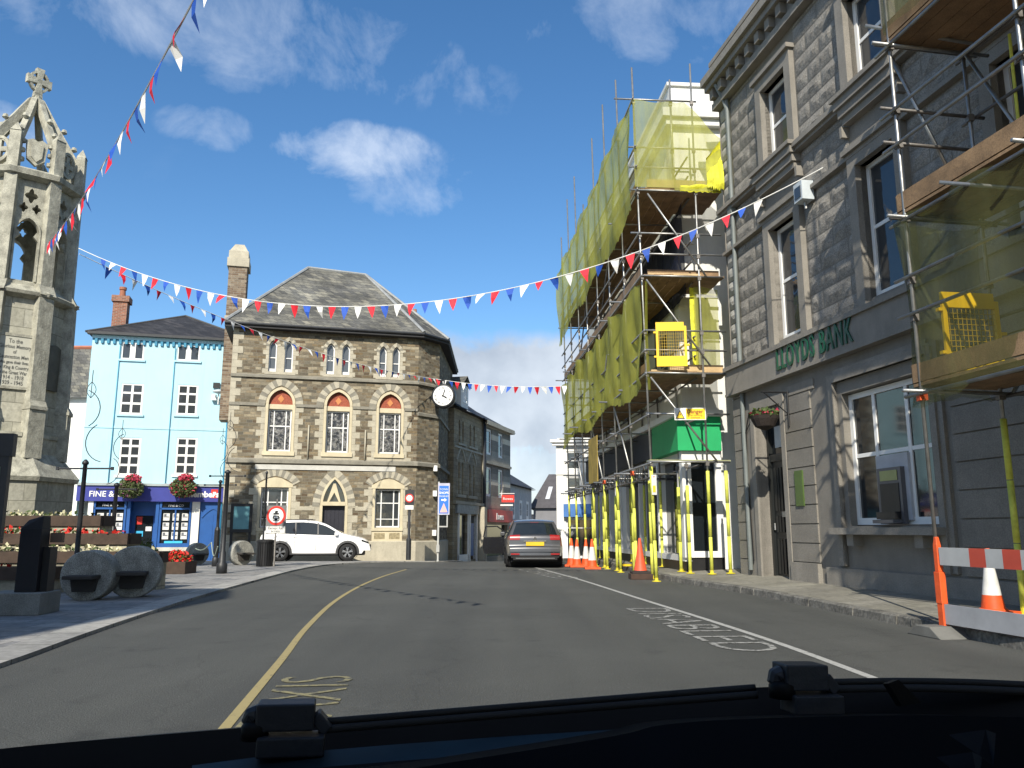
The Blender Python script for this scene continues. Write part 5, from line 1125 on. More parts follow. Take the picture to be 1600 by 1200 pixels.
# lantern screens and crown panels with pierced tracery
apo = 1.40 * math.cos(R(22.5)); hw = 1.40 * math.sin(R(22.5)) - .02
m = MB(); c = MB()
for k in range(8):
    a = A0 + R(45) * k + R(22.5); e = Vector((math.cos(a), math.sin(a), 0)); t = Vector((-e.y, e.x, 0))
    T = Matrix(((t.x, -e.x, 0, e.x * (apo + .02)), (t.y, -e.y, 0, e.y * (apo + .02)), (0, 0, 1, 0), (0, 0, 0, 1)))
    m.T = T; c.T = T
    def quat(x, z, r): return [(x + r * (1 + .28 * math.cos(4 * q)) * math.cos(q) * .9, z + r * (1 + .28 * math.cos(4 * q)) * math.sin(q)) for q in [2 * math.pi * i / 16 for i in range(16)]]
    hs = [arched(-.30, .30, 7.32, 8.55, 8.95, 6), quat(-.17, 9.22, .11), quat(.17, 9.22, .11), quat(0, 9.55, .16)]
    for yy in (0, .22): m.wall(rect(-hw, hw, 7.1, 9.97), hs if yy == 0 else hs, yy, .22 if yy == 0 else .0)
    m.box(-.38, .38, -.05, .0, 7.18, 7.28); ring(m, arch(-.30, .30, 8.55, 8.95, 6), .05, -.05, .02); m.box(-.35, -.30, -.05, .02, 7.32, 8.55); m.box(.30, .35, -.05, .02, 7.32, 8.55)
    for sgn in (-1, 1): m.prism([(.30 * sgn, 8.38), (.17 * sgn, 8.50), (.24 * sgn, 8.62), (.30 * sgn, 8.62)][::sgn], .03, .16)
    # crown: ring with cross (odd) or carved shield (even)
    if k % 2: 
        pts = [(.36 * math.cos(q), 10.72 + .36 * math.sin(q)) for q in [2 * math.pi * i / 20 for i in range(21)]]; ring(c, pts, -.07, -.02, .12); pts = [(.30 * math.cos(q), 10.72 + .30 * math.sin(q)) for q in [2 * math.pi * i / 20 for i in range(21)]]; ring(c, pts, -.05, .0, .1)
        c.box(-.06, .06, 0, .1, 10.42, 11.02); c.box(-.28, .28, .002, .098, 10.66, 10.78)
        for q in range(4): c.lathe([(.07, 0), (.07, .1)], (.0, 0, 0), 8) if 0 else None
    else:
        c.prism([(0, 10.36), (.24, 10.52), (.30, 11.0), (.12, 11.08), (0, 11.02), (-.12, 11.08), (-.30, 11.0), (-.24, 10.52)], -.04, .1); c.prism([(0, 10.45), (.15, 10.58), (.17, 10.92), (-.17, 10.92), (-.15, 10.58)], -.09, -.04)
        for sx in (-1, 1):
            for z in (10.4, 10.65, 10.9): c.lathe([(.02, 0), (.09, .03), (.09, .12), (.02, .15)], (sx * .38, .02, z), 7)
m.build('tracery_screen', MGP, mm); c.build('crown_carving', MGP, mm)
# flying ribs
m = MB()
for k in range(8):
    a = A0 + R(45) * k; e = Vector((math.cos(a), math.sin(a), 0))
    pts = [e * r + Vector((0, 0, z)) for r, z in ((1.38, 10.4), (1.30, 10.95), (.95, 11.45), (.62, 11.9), (.32, 12.35), (.15, 12.6))]
    for p, q in zip(pts, pts[1:]): m.obox(p, q, .17, .22, up=(e.x, e.y, 0.3))
    for r, z in ((1.12, 11.3), (.78, 11.78)): m.lathe([(.02, 0), (.1, .05), (.07, .13), (.01, .16)], (e.x * (r + .1), e.y * (r + .1), z), 6)
m.lathe([(.14, 12.45), (.20, 12.55), (.22, 12.62), (.13, 12.68), (.12, 12.78)], (0, 0, 0), 10); m.build('spire_rib', MGP, mm)
m = MB(); xa_ = Vector((math.cos(MA + R(90 + 22)), math.sin(MA + R(90 + 22)), 0)); m.T = Matrix(((xa_.x, -xa_.y, 0, 0), (xa_.y, xa_.x, 0, 0), (0, 0, 1, 0), (0, 0, 0, 1)))
m.prism([(-.13, 12.75), (.13, 12.75), (.10, 13.0), (-.10, 13.0)], -.08, .08)
cz = 13.22; pts = [(.24 * math.cos(q), cz + .24 * math.sin(q)) for q in [2 * math.pi * i / 20 for i in range(21)]]; ring(m, pts, .07, -.07, .07)
for q in range(4):
    ca, sa = math.cos(q * math.pi / 2), math.sin(q * math.pi / 2); f = lambda x, z: (x * ca - z * sa, cz + x * sa + z * ca); m.prism([f(-.055, 0), f(.055, 0), f(.12, .37), f(-.12, .37)], -.085, .085)
m.build('wheel_cross', MGP, mm)
# inscription
k = 0; faces = []
def face_T(k, r=1.56):
    a = A0 + R(45) * k + R(22.5); e = Vector((math.cos(a), math.sin(a), 0)); t = Vector((-e.y, e.x, 0)); ap = r * math.cos(R(22.5))
    return Matrix(((t.x, -e.x, 0, e.x * ap), (t.y, -e.y, 0, e.y * ap), (0, 0, 1, 0), (0, 0, 0, 1)))
m = MB(); m.T = face_T(0, 1.60); m.box(-.40, .40, -.04, .05, 4.62, 5.85); pnl = m.build('inscription_panel', mk('inscribed_stone', (.50, .49, .41), .8, var=.1, bump=.15), mm)
m = MB(); m.T = face_T(0, 1.60); 
for x0, x1, z0, z1_ in ((-.45, .45, 5.85, 5.92), (-.45, .45, 4.55, 4.62), (-.45, -.40, 4.62, 5.85), (.40, .45, 4.62, 5.85)): m.box(x0, x1, -.06, .05, z0, z1_)
m.build('panel_border', MGP, mm)
m = MB(); T = face_T(0, 1.60)
for i, (s_, sz) in enumerate((('To the', .15), ('Glorious Memory', .13), ('of', .12), ('Launceston Men', .13), ('who gave their lives', .11), ('for King & Country', .115), ('in the Great War', .12), ('1914 - 1918', .14), ('1939 - 1945', .14))):
    text_mb(m, s_, sz, 0, 5.68 - i * .128, -.045, .002, 'CENTER', .001, .85, T)
m.build('lettering', mk('letter_lead', (.10, .10, .09), .6), pnl)
m = MB(); m.T = face_T(1, 1.60); m.prism(arched(-.26, .26, 4.65, 5.75, 5.82, 4), -.07, .05); m.build('bronze_plaque', mk('bronze', (.10, .09, .07), .5, .4, var=.3, bump=.3), mm)
m = MB()
for k in range(8):
    m.T = face_T(k, 1.62); m.prism([(-.55, 3.0), (.55, 3.0), (.38, 3.45), (-.38, 3.45)], -.10, .1); m.box(-.40, .40, -.14, .1, 3.42, 3.52)
m.build('panel_base', MGP, mm)
# ================================================================ stepped flower beds round the memorial
BEDW = brick('bed_stone', [(.33, .31, .23), (.40, .37, .28), (.28, .26, .2)], (.2, .19, .15), .5, .2, .008, dist=.03)
def bed(label, x0, x1, y0, y1, z0, z1, cols, dens, cat='flower bed', trough=True):
    b_ = thing('flower_bed', label, cat, ((x0 + x1) / 2, y0, z0), 0, 'stepped flower beds round the memorial'); w = (x1 - x0) / 2
    m = MB(); m.box(-w, w, 0, y1 - y0, -.3, z1 - z0 - .18); m.build('wall', BEDW, b_)
    m = MB(); m.box(-w - .03, w + .03, -.05, .06, z1 - z0 - .22, z1 - z0); m.box(-w - .03, w + .03, y1 - y0 - .1, y1 - y0, z1 - z0 - .22, z1 - z0 - .001); m.box(w - .05, w + .04, .061, y1 - y0 - .101, z1 - z0 - .22, z1 - z0); m.build('timber_edge', DARKWOOD, b_)
    m = MB(); m.box(-w + .02, w - .06, .06, y1 - y0 - .11, z1 - z0 - .18, z1 - z0 - .05); m.build('soil', mk('soil', (.03, .022, .015), .95, bump=.5), b_)
    foliage('flowers', cols, b_, (0, (y1 - y0) / 2, z1 - z0 + .02), w * 1.3 if 0 else w, (y1 - y0) / 2, .14, dens, .05, (3, 4), -.3)['kind'] = 'stuff'
    return b_
bed('top flower bed with cream flowers behind the dark plinth, against the memorial base', -20, -8.75, 17.25, 17.8, .6, 1.50, [LEAF, CREAMP], 900)
bed('middle flower bed filled with red flowers below the memorial', -19, -7.85, 16.62, 17.2, .3, 1.13, [LEAF, REDP], 1100)
bed('lowest long flower bed with cream flowers behind the round stone seats', -19, -7.0, 16.2, 16.6, .12, .78, [LEAF, CREAMP], 900)
bed('dark timber bed of small red and cream flowers nearest the pavement', -19, -8.5, 15.0, 15.7, .12, .52, [LEAF, REDP], 300)
bd = bed('end flower bed with cream flowers in front of the shop window', -10.4, -8.5, 18.6, 19.4, .12, .62, [LEAF, CREAMP], 350)
p = onz(265, 897, ZW); tb = thing('flower_tub', 'brown timber tub full of bright red flowers right of the millstone seats', 'planter', (p.x, p.y + .35, ZW)); m = MB(); m.box(-.42, .42, -.4, .4, 0, .32); m.build('tub', DARKWOOD, tb, bevel=.01); foliage('flowers', [REDP, LEAF], tb, (.05, 0, .38), .38, .36, .25, 700, .04, (6, 2), -.2)
p = onz(315, 866, .9); 
sh = thing('shrub', 'small dark green bush by the shop door beside the millstone seat', 'shrub', (-10.9, 24.3, ZW)); foliage('leaves', [LEAF], sh, (0, 0, .45), .35, .3, .45, 350, .05); m = MB(); m.lathe([(.2, 0), (.25, .3)], (0, 0, 0), 12); m.build('pot', DARKWOOD, sh)
# ================================================================ millstone seats
def seat(label, px, py, r, rz, th=.42, z=ZW, seat_side=1, sc=1.0):
    p = onz(px, py, z); s_ = thing('millstone_seat', label, 'seat', (p.x, p.y + .15, z), rz, 'round millstone seats')
    m = MB(); m.T = Matrix.Translation((0, 0, r * .96)) @ Matrix.Rotation(R(90), 4, 'X'); m.lathe([(r * .1, -th / 2), (r * .96, -th / 2), (r, -th / 2 + .03), (r, th / 2 - .03), (r * .96, th / 2), (r * .1, th / 2)], (0, 0, 0), 40); m.build('stone_wheel', mk('millstone', (.30, .295, .26), .9, var=.4, vs=4, bump=.8, bs=22, fine=.7, stains=.4), s_)
    m = MB(); m.box(-r * .56, r * .56, -th / 2 - .40 * sc, -th / 2 + .01, r * .86, r * 1.0); m.prism([(-r * .4, r * .35), (r * .4, r * .35), (r * .5, r * .86), (-r * .5, r * .86)], -th / 2 - .12, -th / 2 + .01); m.build('seat', mk('seat_timber', (.045, .04, .035), .8, bump=.3), s_, bevel=.01)
    return s_
seat('nearest round millstone seat with dark slab, beside the black plinth', 131, 938, .42, R(8))
seat('second large round millstone seat just behind and right of the nearest one', 202, 933, .45, R(16))
seat('small far millstone seat with a notch left of the blue side door', 304, 882, .37, R(40), .3)
seat('far millstone seat at the foot of the notice board', 373, 883, .41, R(48), .3)
# rope barrier
rp = thing('rope_barrier', 'pale rope looped between the thin dark posts in front of the blue side door', 'rope', (0, 0, 0)); 
P = [onz(x, y, 0) for x, y in ()]
m = MB(); a = Vector((-10.0, 25.8, .62)); b = Vector((-8.55, 23.2, .85)); c_ = Vector((-8.15, 22.6, .75))
m.path([a.lerp(b, t) - Vector((0, 0, .12 * math.sin(t * math.pi))) for t in [i / 8 for i in range(9)]], .014, 6); m.path([b.lerp(c_, t) - Vector((0, 0, .32 * math.sin(t * math.pi))) for t in [i / 8 for i in range(9)]], .014, 6); m.build('rope', mk('rope', (.30, .36, .30), .8), rp)
# ================================================================ ornamental posts
def scroll(m, T, s=1):
    """double hook with a small finial ball"""
    def arc(cx, cz, r, a0, a1, n=10): return [T @ Vector((cx + r * math.cos(R(a0 + (a1 - a0) * i / n)), 0, cz + r * math.sin(R(a0 + (a1 - a0) * i / n)))) for i in range(n + 1)]
    m.path(arc(-.38 * s, .42 * s, .42 * s, -80, 60, 10)[::1], .009, 6)
    m.path(arc(.22 * s, 1.12 * s, .42 * s, 240, 110, 10), .009, 6)
    for w_ in (.06, .0): m.path([T @ Vector((.02 + w_ * math.sin(t * math.pi) * 1.5 * k, 0, (1.35 + .35 * t) * s)) for t in [i / 6 for i in range(7)] for k in (1,)], .007, 5)
    m.path([T @ Vector((.02 - .09 * math.sin(t * math.pi), 0, (1.35 + .35 * t) * s)) for t in [i / 6 for i in range(7)]], .007, 5)
    m.tube(T @ Vector((.02, 0, 1.7 * s)), T @ Vector((.02, 0, 1.95 * s)), .008, 5)
def ornpost(label, px, py, ptop, mirror=1, r=.055, arms=True, s=1.0, boll=False, Y=None, ornament=True):
    p = onz(px, py, ZW) if Y is None else Vector((atY(px, py, Y).x, Y, ZW)); h = atY(px, ptop, p.y).z - ZW
    o = thing('ornamental_post', label, 'post', (p.x, p.y, ZW), 0, 'black posts round the memorial')
    m = MB(); m.lathe([(r * 2.2, 0), (r * 2.2, .25), (r * 1.5, .3), (r * 1.4, .55), (r, .6), (r * .85, h - .05), (r * 1.3, h - .04), (r * 1.3, h), (r * .4, h + .05)], (0, 0, 0), 12); m.build('post', IRON, o, True)
    if boll: m = MB(); m.lathe([(r * 1.8, .3), (r * 1.8, 1.15), (r * 1.2, 1.25)], (0, 0, 0), 12); m.build('collar', BLACK, o)
    if arms: m = MB(); m.tube((-.55 * s, 0, h - .12), (.55 * s, 0, h - .12), .018, 6); m.lathe([(.03, -.03), (.03, .03)], (.57 * s, 0, h - .12), 8); m.lathe([(.03, -.03), (.03, .03)], (-.57 * s, 0, h - .12), 8); m.build('cross_arm', IRON, o)
    if ornament: m = MB(); scroll(m, Matrix.Translation((0, 0, h)) @ Matrix.Scale(mirror, 4, (1, 0, 0)), s); m.build('scroll', IRON, o)
    return o
ornpost('black post with tall scroll finial in the flower beds right of the memorial', 120, 866, 722, -1, .045, Y=15.0, s=.9)
ornpost('shorter black post with scroll beside the left flower basket', 176, 832, 757, 1, .055, Y=20.5, s=.85, boll=True)
ornpost('slim black post with scroll in front of the blue side door', 336, 885, 752, -1, .05, s=.9, boll=True)
ornpost('thicker dark post with scroll at the right edge of the blue house', 346, 896, 737, -1, .065, s=.85)
ornpost('plain dark post beside the litter bin and car sign', 409, 884, 738, 1, .035, False, ornament=False)
def basket(label, px, py, fr, cols):
    u, z = fr.uv(px, py, -.75); p = fr.w(u, -.75, z); o = thing('flower_basket', label, 'hanging basket', (p.x, p.y, p.z), fr.a, 'flower baskets on the blue house')
    foliage('flowers', cols, o, (0, 0, 0), .60, .45, .46, 1900, .055, (5, 2, 1)); foliage('blooms', [PINK, LEAF], o, (.12, -.1, .42), .36, .3, .22, 500, .05, (5, 1))
    m = MB(); m.lathe([(.1, -.35), (.3, -.1), (.34, 0)], (0, 0, 0), 12); m.build('basket', DARKWOOD, o); m = MB(); m.tube((0, 0, .5), (0, .8, .75), .02); m.tube((0, 0, .5), (0, 0, 0), .01); m.build('bracket', IRON, o)
LEAF2 = mk('leaf_light', (.10, .13, .045), .7, var=.4, vs=8); PURP = mk('mauve_petal', (.30, .12, .20), .6, var=.5, vs=9)
basket('bushy flower basket with pink tops at the left of the navy fascia', 203, 763, BF, [LEAF2, LEAF, PURP]); basket('bushy flower basket with pink tops near the middle of the navy fascia', 286, 762, BF, [LEAF2, LEAF, PINK])
# ================================================================ signs, bins, poles
def pole(name, label, cat, p, h, r=.03, mat=None): 
    o = thing(name, label, cat, (p.x, p.y, p.z)); MB().lathe([(r * 1.6, 0), (r * 1.6, .03), (r, .05), (r, h), (r * .5, h + .01)], (0, 0, 0), 10).build('pole', mat or STEEL_D, o, True); return o
def mv_sign(o, z, r=.38, plate=True):
    m = MB(); m.box(-r * 1.05, r * 1.05, -.03, -.01, z - r * 1.9, z + r * 1.05); b_ = m.build('backboard', mk('sign_grey', (.16, .16, .16), .5), o)
    m = MB(); m.T = Matrix.Translation((0, -.032, z)) @ Matrix.Rotation(R(90), 4, 'X'); m.lathe([(r, 0), (r, .006)], (0, 0, 0), 32); m.k = 1; m.lathe([(r * .76, .006), (r * .76, .010)], (0, 0, 0), 32); m.build('disc', [RED, WHITEP], b_)
    m = MB(); T = Matrix.Translation((0, -.046, z)) @ Matrix.Scale(r / .38, 4); m.T = T
    m.prism([(-.13, -.20), (.13, -.20), (.14, -.06), (.10, .0), (-.10, .0), (-.14, -.06)], -.002, 0); m.prism([(-.10, .04), (.10, .04), (.12, .09), (.05, .11), (.07, .19), (-.04, .19), (-.06, .11), (-.12, .09)], -.002, 0)
    m.k = 1; m.prism([(-.07, -.04), (.07, -.04), (.09, -.10), (-.09, -.10)], -.004, -.002); m.box(-.11, -.06, -.004, -.002, -.17, -.13); m.box(.06, .11, -.004, -.002, -.17, -.13); m.build('vehicle_symbols', [BLACK, WHITEP], b_)
    if plate:
        m = MB(); m.box(-r * .98, r * .98, -.045, -.03, z - r * 1.82, z - r * 1.12); pl_ = m.build('plate', WHITEF, b_)
        m = MB(); text_mb(m, 'Except for', .14 * r / .38, 0, z - r * 1.42, -.048, .001, 'CENTER'); text_mb(m, 'access', .14 * r / .38, 0, z - r * 1.72, -.048, .001, 'CENTER'); m.build('lettering', BLACK, pl_)
p = onz(428, 885, ZW); o = pole('traffic_sign', 'round red-ringed no motor vehicles sign with white plate in front of the white car', 'traffic sign', p, 2.15); mv_sign(o, 1.62, .31)
p = onz(413, 885, ZW); bn = thing('litter_bin', 'black slatted litter bin behind the rear of the white car', 'bin', (p.x, p.y, ZW)); m = MB(); 
for k in range(22): a = 2 * math.pi * k / 22; m.obox((.25 * math.cos(a), .25 * math.sin(a), 0), (.25 * math.cos(a), .25 * math.sin(a), .78), .05, .02, up=(math.cos(a), math.sin(a), 0))
m.lathe([(.235, .02), (.235, .76)], (0, 0, 0), 16); m.lathe([(.29, .76), (.29, .83), (.2, .86)], (0, 0, 0), 20); m.build('body', BLACK, bn)
p = onz(638, 875, ZW); o = pole('lamp_column', 'dark slim column with small prohibition sign at the corner of the stone building', 'column', p, 2.75, .055, IRON); 
m = MB(); m.lathe([(.10, 0), (.10, .8), (.06, .85)], (0, 0, 0), 10); m.build('base', IRON, o); m = MB(); m.box(-.17, .17, -.09, -.07, 1.95, 2.12); m.build('plate', WHITEF, o)
m = MB(); m.T = Matrix.Translation((0, -.09, 2.4)) @ Matrix.Rotation(R(90), 4, 'X'); m.lathe([(.17, 0), (.17, .01)], (0, 0, 0), 24); m.k = 1; m.lathe([(.12, .01), (.12, .014)], (0, 0, 0), 24); m.build('disc', [RED, WHITEP], o); m = MB(); m.box(-.18, .18, -.07, .05, 2.1, 2.72); m.build('sign_case', IRON, o)
p = onz(684, 877.5, .02); o = pole('sign_pole', 'pale pole with tall blue sign and small frame in front of the dark side wall', 'sign', p, 3.0, .035, mk('pale_pole', (.40, .40, .38), .6))
BL = mk('sign_blue', (.03, .17, .62), .45, var=.05)
m = MB(); m.box(-.03, .42, -.05, -.01, 1.75, 2.95); m.k = 1; m.box(.02, .38, -.056, -.05, 1.80, 2.85); b_ = m.build('board', [mk('sign_edge', (.5, .5, .62), .4), BL], o)
m = MB(); text_mb(m, 'TOWN', .10, .2, 2.68, -.058, .001, 'CENTER'); text_mb(m, 'SHOPS', .12, .2, 2.54, -.058, .001, 'CENTER', .003); text_mb(m, 'MUSEUM', .09, .2, 2.42, -.058, .001, 'CENTER'); m.prism([(.1, 2.28), (.22, 2.28), (.22, 2.24), (.32, 2.31), (.22, 2.38), (.22, 2.34), (.1, 2.34)], -.062, -.058); m.build('lettering', WHITEP, b_)
m = MB(); m.prism([(.05, 1.84), (.35, 1.84), (.2, 2.2)], -.062, -.058); m.build('triangle', mk('pink_triangle', (.75, .45, .42), .5), b_)
m = MB(); 
for x0, x1, z0, z1_ in ((0, .36, 1.28, 1.33), (.31, .36, 1.33, 1.75)): m.box(x0, x1, -.02, .02, z0, z1_)
m.box(-.06, .06, -.08, .0, .35, .62); m.build('lower_frame', mk('pale_pole', (.4, .4, .38)), o)
# black plinth on granite block and information panel
p = onz(27, 962, ZW); pn = thing('memorial_slab', 'tall black stone slab with slanted top on a grey granite base, left of the millstone seats', 'monument', (p.x, p.y + .3, ZW), R(6))
pn.scale = (.85, .85, 1)
m = MB(); m.box(-.62, .30, -.38, .38, 0, .30); m.build('granite_block', mk('block_granite', (.22, .22, .20), .9, var=.2, bump=.4, fine=.4, stains=.3), pn, bevel=.012)
m = MB(); m.slab([(-.22, -.16), (.12, -.16), (.12, .16), (-.22, .16)], .30, 1.18); m.add([(-.22, -.16, 1.18), (.12, -.16, 1.18), (.12, .16, 1.18), (-.22, .16, 1.18), (-.12, -.12, 1.30), (.12, -.14, 1.36), (.12, .12, 1.36), (-.12, .12, 1.30)], [(0, 1, 5, 4), (1, 2, 6, 5), (2, 3, 7, 6), (3, 0, 4, 7), (4, 5, 6, 7)]); m.build('slab', mk('black_slab', (.012, .012, .016), .6, var=.3), pn, bevel=.008)
m = MB(); m.box(.125, .24, -.05, .22, .30, .92); m.build('rear_slab', BLACK, pn); m = MB(); m.box(.10, .30, .22, .3, .98, 1.12); m.build('brown_plaque', mk('plaque_brown', (.16, .11, .08), .6), pn)
p = onz(-14, 985, ZW); ip = thing('information_panel', 'dark framed town map panel on posts cut by the left edge of the picture', 'information panel', (p.x - .55, p.y, ZW), R(12))
m = MB(); m.box(-.7, .5, -.05, .05, 1.0, 2.05); m.box(-.72, .53, -.06, .06, 2.05, 2.33); m.build('frame', IRON, ip); m = MB(); m.box(-.6, .42, -.062, -.05, 1.28, 1.92); m.k = 1
for k in range(14): x = random.uniform(-.5, .3); z = random.uniform(1.3, 1.85); m.box(x, x + random.uniform(.04, .12), -.066, -.062, z, z + random.uniform(.02, .09))
m.build('map', [mk('map_green', (.13, .17, .14), .4, var=.3, vs=5), mk('map_yellow', (.35, .33, .08), .5)], ip)
m = MB(); m.box(-.6, .42, -.062, -.05, 1.06, 1.16); m.build('caption', mk('caption_white', (.5, .5, .5)), ip); MB().tube((-.6, 0, 0), (-.6, 0, 1), .05).build('leg', IRON, ip); MB().tube((.40, 0, 0), (.40, 0, 1), .05).build('leg', IRON, ip)
# ================================================================ cones and barrier
def cone(label, p, h=.75, bands=True, base=ORANGE, body=ORANGE, rz=0.0):
    o = thing('traffic_cone', label, 'traffic cone', (p[0], p[1], p[2]), rz, 'traffic cones'); s = h / .75; R_ = lambda z: (.135 - .11 * z / .75) * s
    m = MB(); zs = [0.04, .2, .2, .52, .52, .64, .75] if bands else [.04, .75]
    if bands:
        for (a, b, k) in ((.04, .22, 0), (.22, .55, 1), (.55, .75, 0)): m.k = k; m.lathe([(R_(a), a * s), (R_(b), b * s)], (0, 0, 0), 20, cap=False)
    else: m.lathe([(R_(.04) * 1.15, .04 * s), (R_(.4), .4 * s), (R_(.75), .75 * s)], (0, 0, 0), 20, cap=False)
    m.k = 0; m.lathe([(R_(.75), .75 * s), (R_(.75) * .6, .745 * s)], (0, 0, 0), 20); m.build('cone', [body, WHITEF], o, True)
    m = MB(); m.box(-.2 * s, .2 * s, -.2 * s, .2 * s, 0, .045 * s); m.lathe([(.16 * s, .045 * s), (.14 * s, .07 * s)], (0, 0, 0), 16); m.build('base', base, o, bevel=.008)
    return o
q = onz(1553, 960, .2); cone('orange and white cone behind the red and white barrier', q, .78, rz=.4)
q = onz(1001, 905, 0); big = cone('large plain red-orange cone on a dark block at the scaffold corner', (q.x, q.y, .14), .86, False, mk('dark_base', (.03, .022, .02), .8), mk('red_orange', (.72, .10, .04), .5))
m = MB(); m.box(-.27, .27, -.25, .25, -.14, .0); m.build('weight_block', mk('brown_block', (.06, .035, .025), .9, var=.4, bump=.4), big, bevel=.01)
for lab, px, Y, h in (('leftmost of four striped cones beside the grey car', 892.5, 27.5, .92), ('second striped cone from the left beside the grey car', 901, 26.9, .9), ('third striped cone beside the grey car, half behind a pole', 915, 27.2, .9), ('nearest and rightmost of the four striped cones by the grey car', 924.5, 25.6, .92)):
    x = (px - 800) / 1271 * Y; cone(lab, (x, Y, gz(Y)), h)
q = onz(979, 892, 0); tr = thing('trestle_foot', 'low bright yellow trestle foot on dark blocks beside the big cone', 'trestle', (q.x, q.y, 0)); m = MB(); m.box(-.22, .22, -.07, .07, .14, .2); m.build('bar', YEL, tr); m = MB(); m.box(-.2, -.02, -.1, .1, 0, .14); m.box(.04, .2, -.1, .1, 0, .14); m.build('block', BLACK, tr)
q = onz(1477, 994, .0); bdir = Vector((.16, -1, 0)).normalized(); ba = math.atan2(bdir.y, bdir.x)
br = thing('road_barrier', 'orange-posted barrier with red and white board on the kerb in front of the bank', 'barrier', (q.x, q.y, 0), ba)
m = MB(); m.slab([(-.045, -.035), (.045, -.035), (.045, .035), (-.045, .035)], .10, .36); m.slab([(-.05, -.04), (.05, -.04), (.05, .04), (-.05, .04)], .36, .72); m.slab([(-.035, -.03), (.035, -.03), (.035, .03), (-.035, .03)], .72, 1.02)
m.add([(-.035, -.03, 1.02), (.035, -.03, 1.02), (.035, .03, 1.02), (-.035, .03, 1.02), (-.018, -.02, 1.12), (.018, -.02, 1.12), (.018, .02, 1.12), (-.018, .02, 1.12)], [(0, 1, 5, 4), (1, 2, 6, 5), (2, 3, 7, 6), (3, 0, 4, 7), (4, 5, 6, 7)])
m.build('end_post', ORANGE, br, bevel=.006); m = MB(); m.T = Matrix.Translation((2.05, 0, 0)); m.slab([(-.045, -.035), (.045, -.035), (.045, .035), (-.045, .035)], .10, 1.02); m.build('end_post', ORANGE, br, bevel=.006)
m = MB(); n_ = 8
for i in range(n_): m.k = [1, 1, 0, 1, 0, 1, 0, 1][i]; x = .05 + i * .245; m.box(x, x + .245, -.02, .02, .80, 1.0)
m.build('striped_board', [mk('board_red', (.50, .07, .04), .5, var=.15), mk('board_white', (.42, .43, .43), .5, var=.12)], br)
m = MB(); m.box(.05, 2.0, -.015, .015, .14, .36); m.build('lower_board', mk('board_grey', (.34, .35, .37), .5, var=.15), br)
FG = mk('foot_grey', (.13, .13, .12), .9, var=.3); m = MB(); m.prism([(-.3, 0), (.3, 0), (.12, .12), (-.12, .12)], -.28, .28); m.build('foot', FG, br, bevel=.01); m = MB(); m.T = Matrix.Translation((2.05, 0, 0)); m.prism([(-.3, 0), (.3, 0), (.12, .12), (-.12, .12)], -.28, .28); m.build('foot', mk('foot_grey', (.13, .13, .12), .9, var=.3), br, bevel=.01)
# ================================================================ vehicles
def lerp_profile(P, x):
    for (x0, z0), (x1, z1) in zip(P, P[1:]):
        if x <= x1: return z0 + (z1 - z0) * max(0, (x - x0)) / max(1e-6, x1 - x0)
    return P[-1][1]
def smooth_profile(P, n=4):
    V = densify([(x, 0, z) for x, z in P], n); out = []
    for v in V:
        x = v.x if not out else max(v.x, out[-1][0] + .002); out.append((x, v.z))
    return out
class CarShape:
    def __init__(S, L, W, H, prof, belt, wheels, wr, sill=.27, tum=.30):
        S.L, S.W, S.H, S.belt, S.wheels, S.wr, S.sill, S.tum = L, W, H, belt, wheels, wr, sill, tum; S.P = smooth_profile(prof)
    def hw(S, x, z):
        t = abs(2 * x / S.L - 1); tp = 1 - .16 * t ** 5
        b = S.belt(x)
        k = 1 - .06 * ((z - .62) / .45) ** 2 if z < b else 1 - .06 * ((b - .62) / .45) ** 2 - S.tum * (z - b) / (S.H - b) * .9
        return S.W / 2 * tp * max(k, .5)
    def topz(S, x): return lerp_profile(S.P, x)
    def top_pt(S, i, f, off=0.0):
        x, z = S.P[i]; a = Vector(S.P[max(i - 1, 0)]); b = Vector(S.P[min(i + 1, len(S.P) - 1)]); d = (b - a).normalized(); n = Vector((-d.y, d.x))
        w = S.hw(x, z); c = (1 - f * f); bul = .035 * c
        return Vector((x + n.x * (bul + off), f * w, z + n.y * (bul + off)))
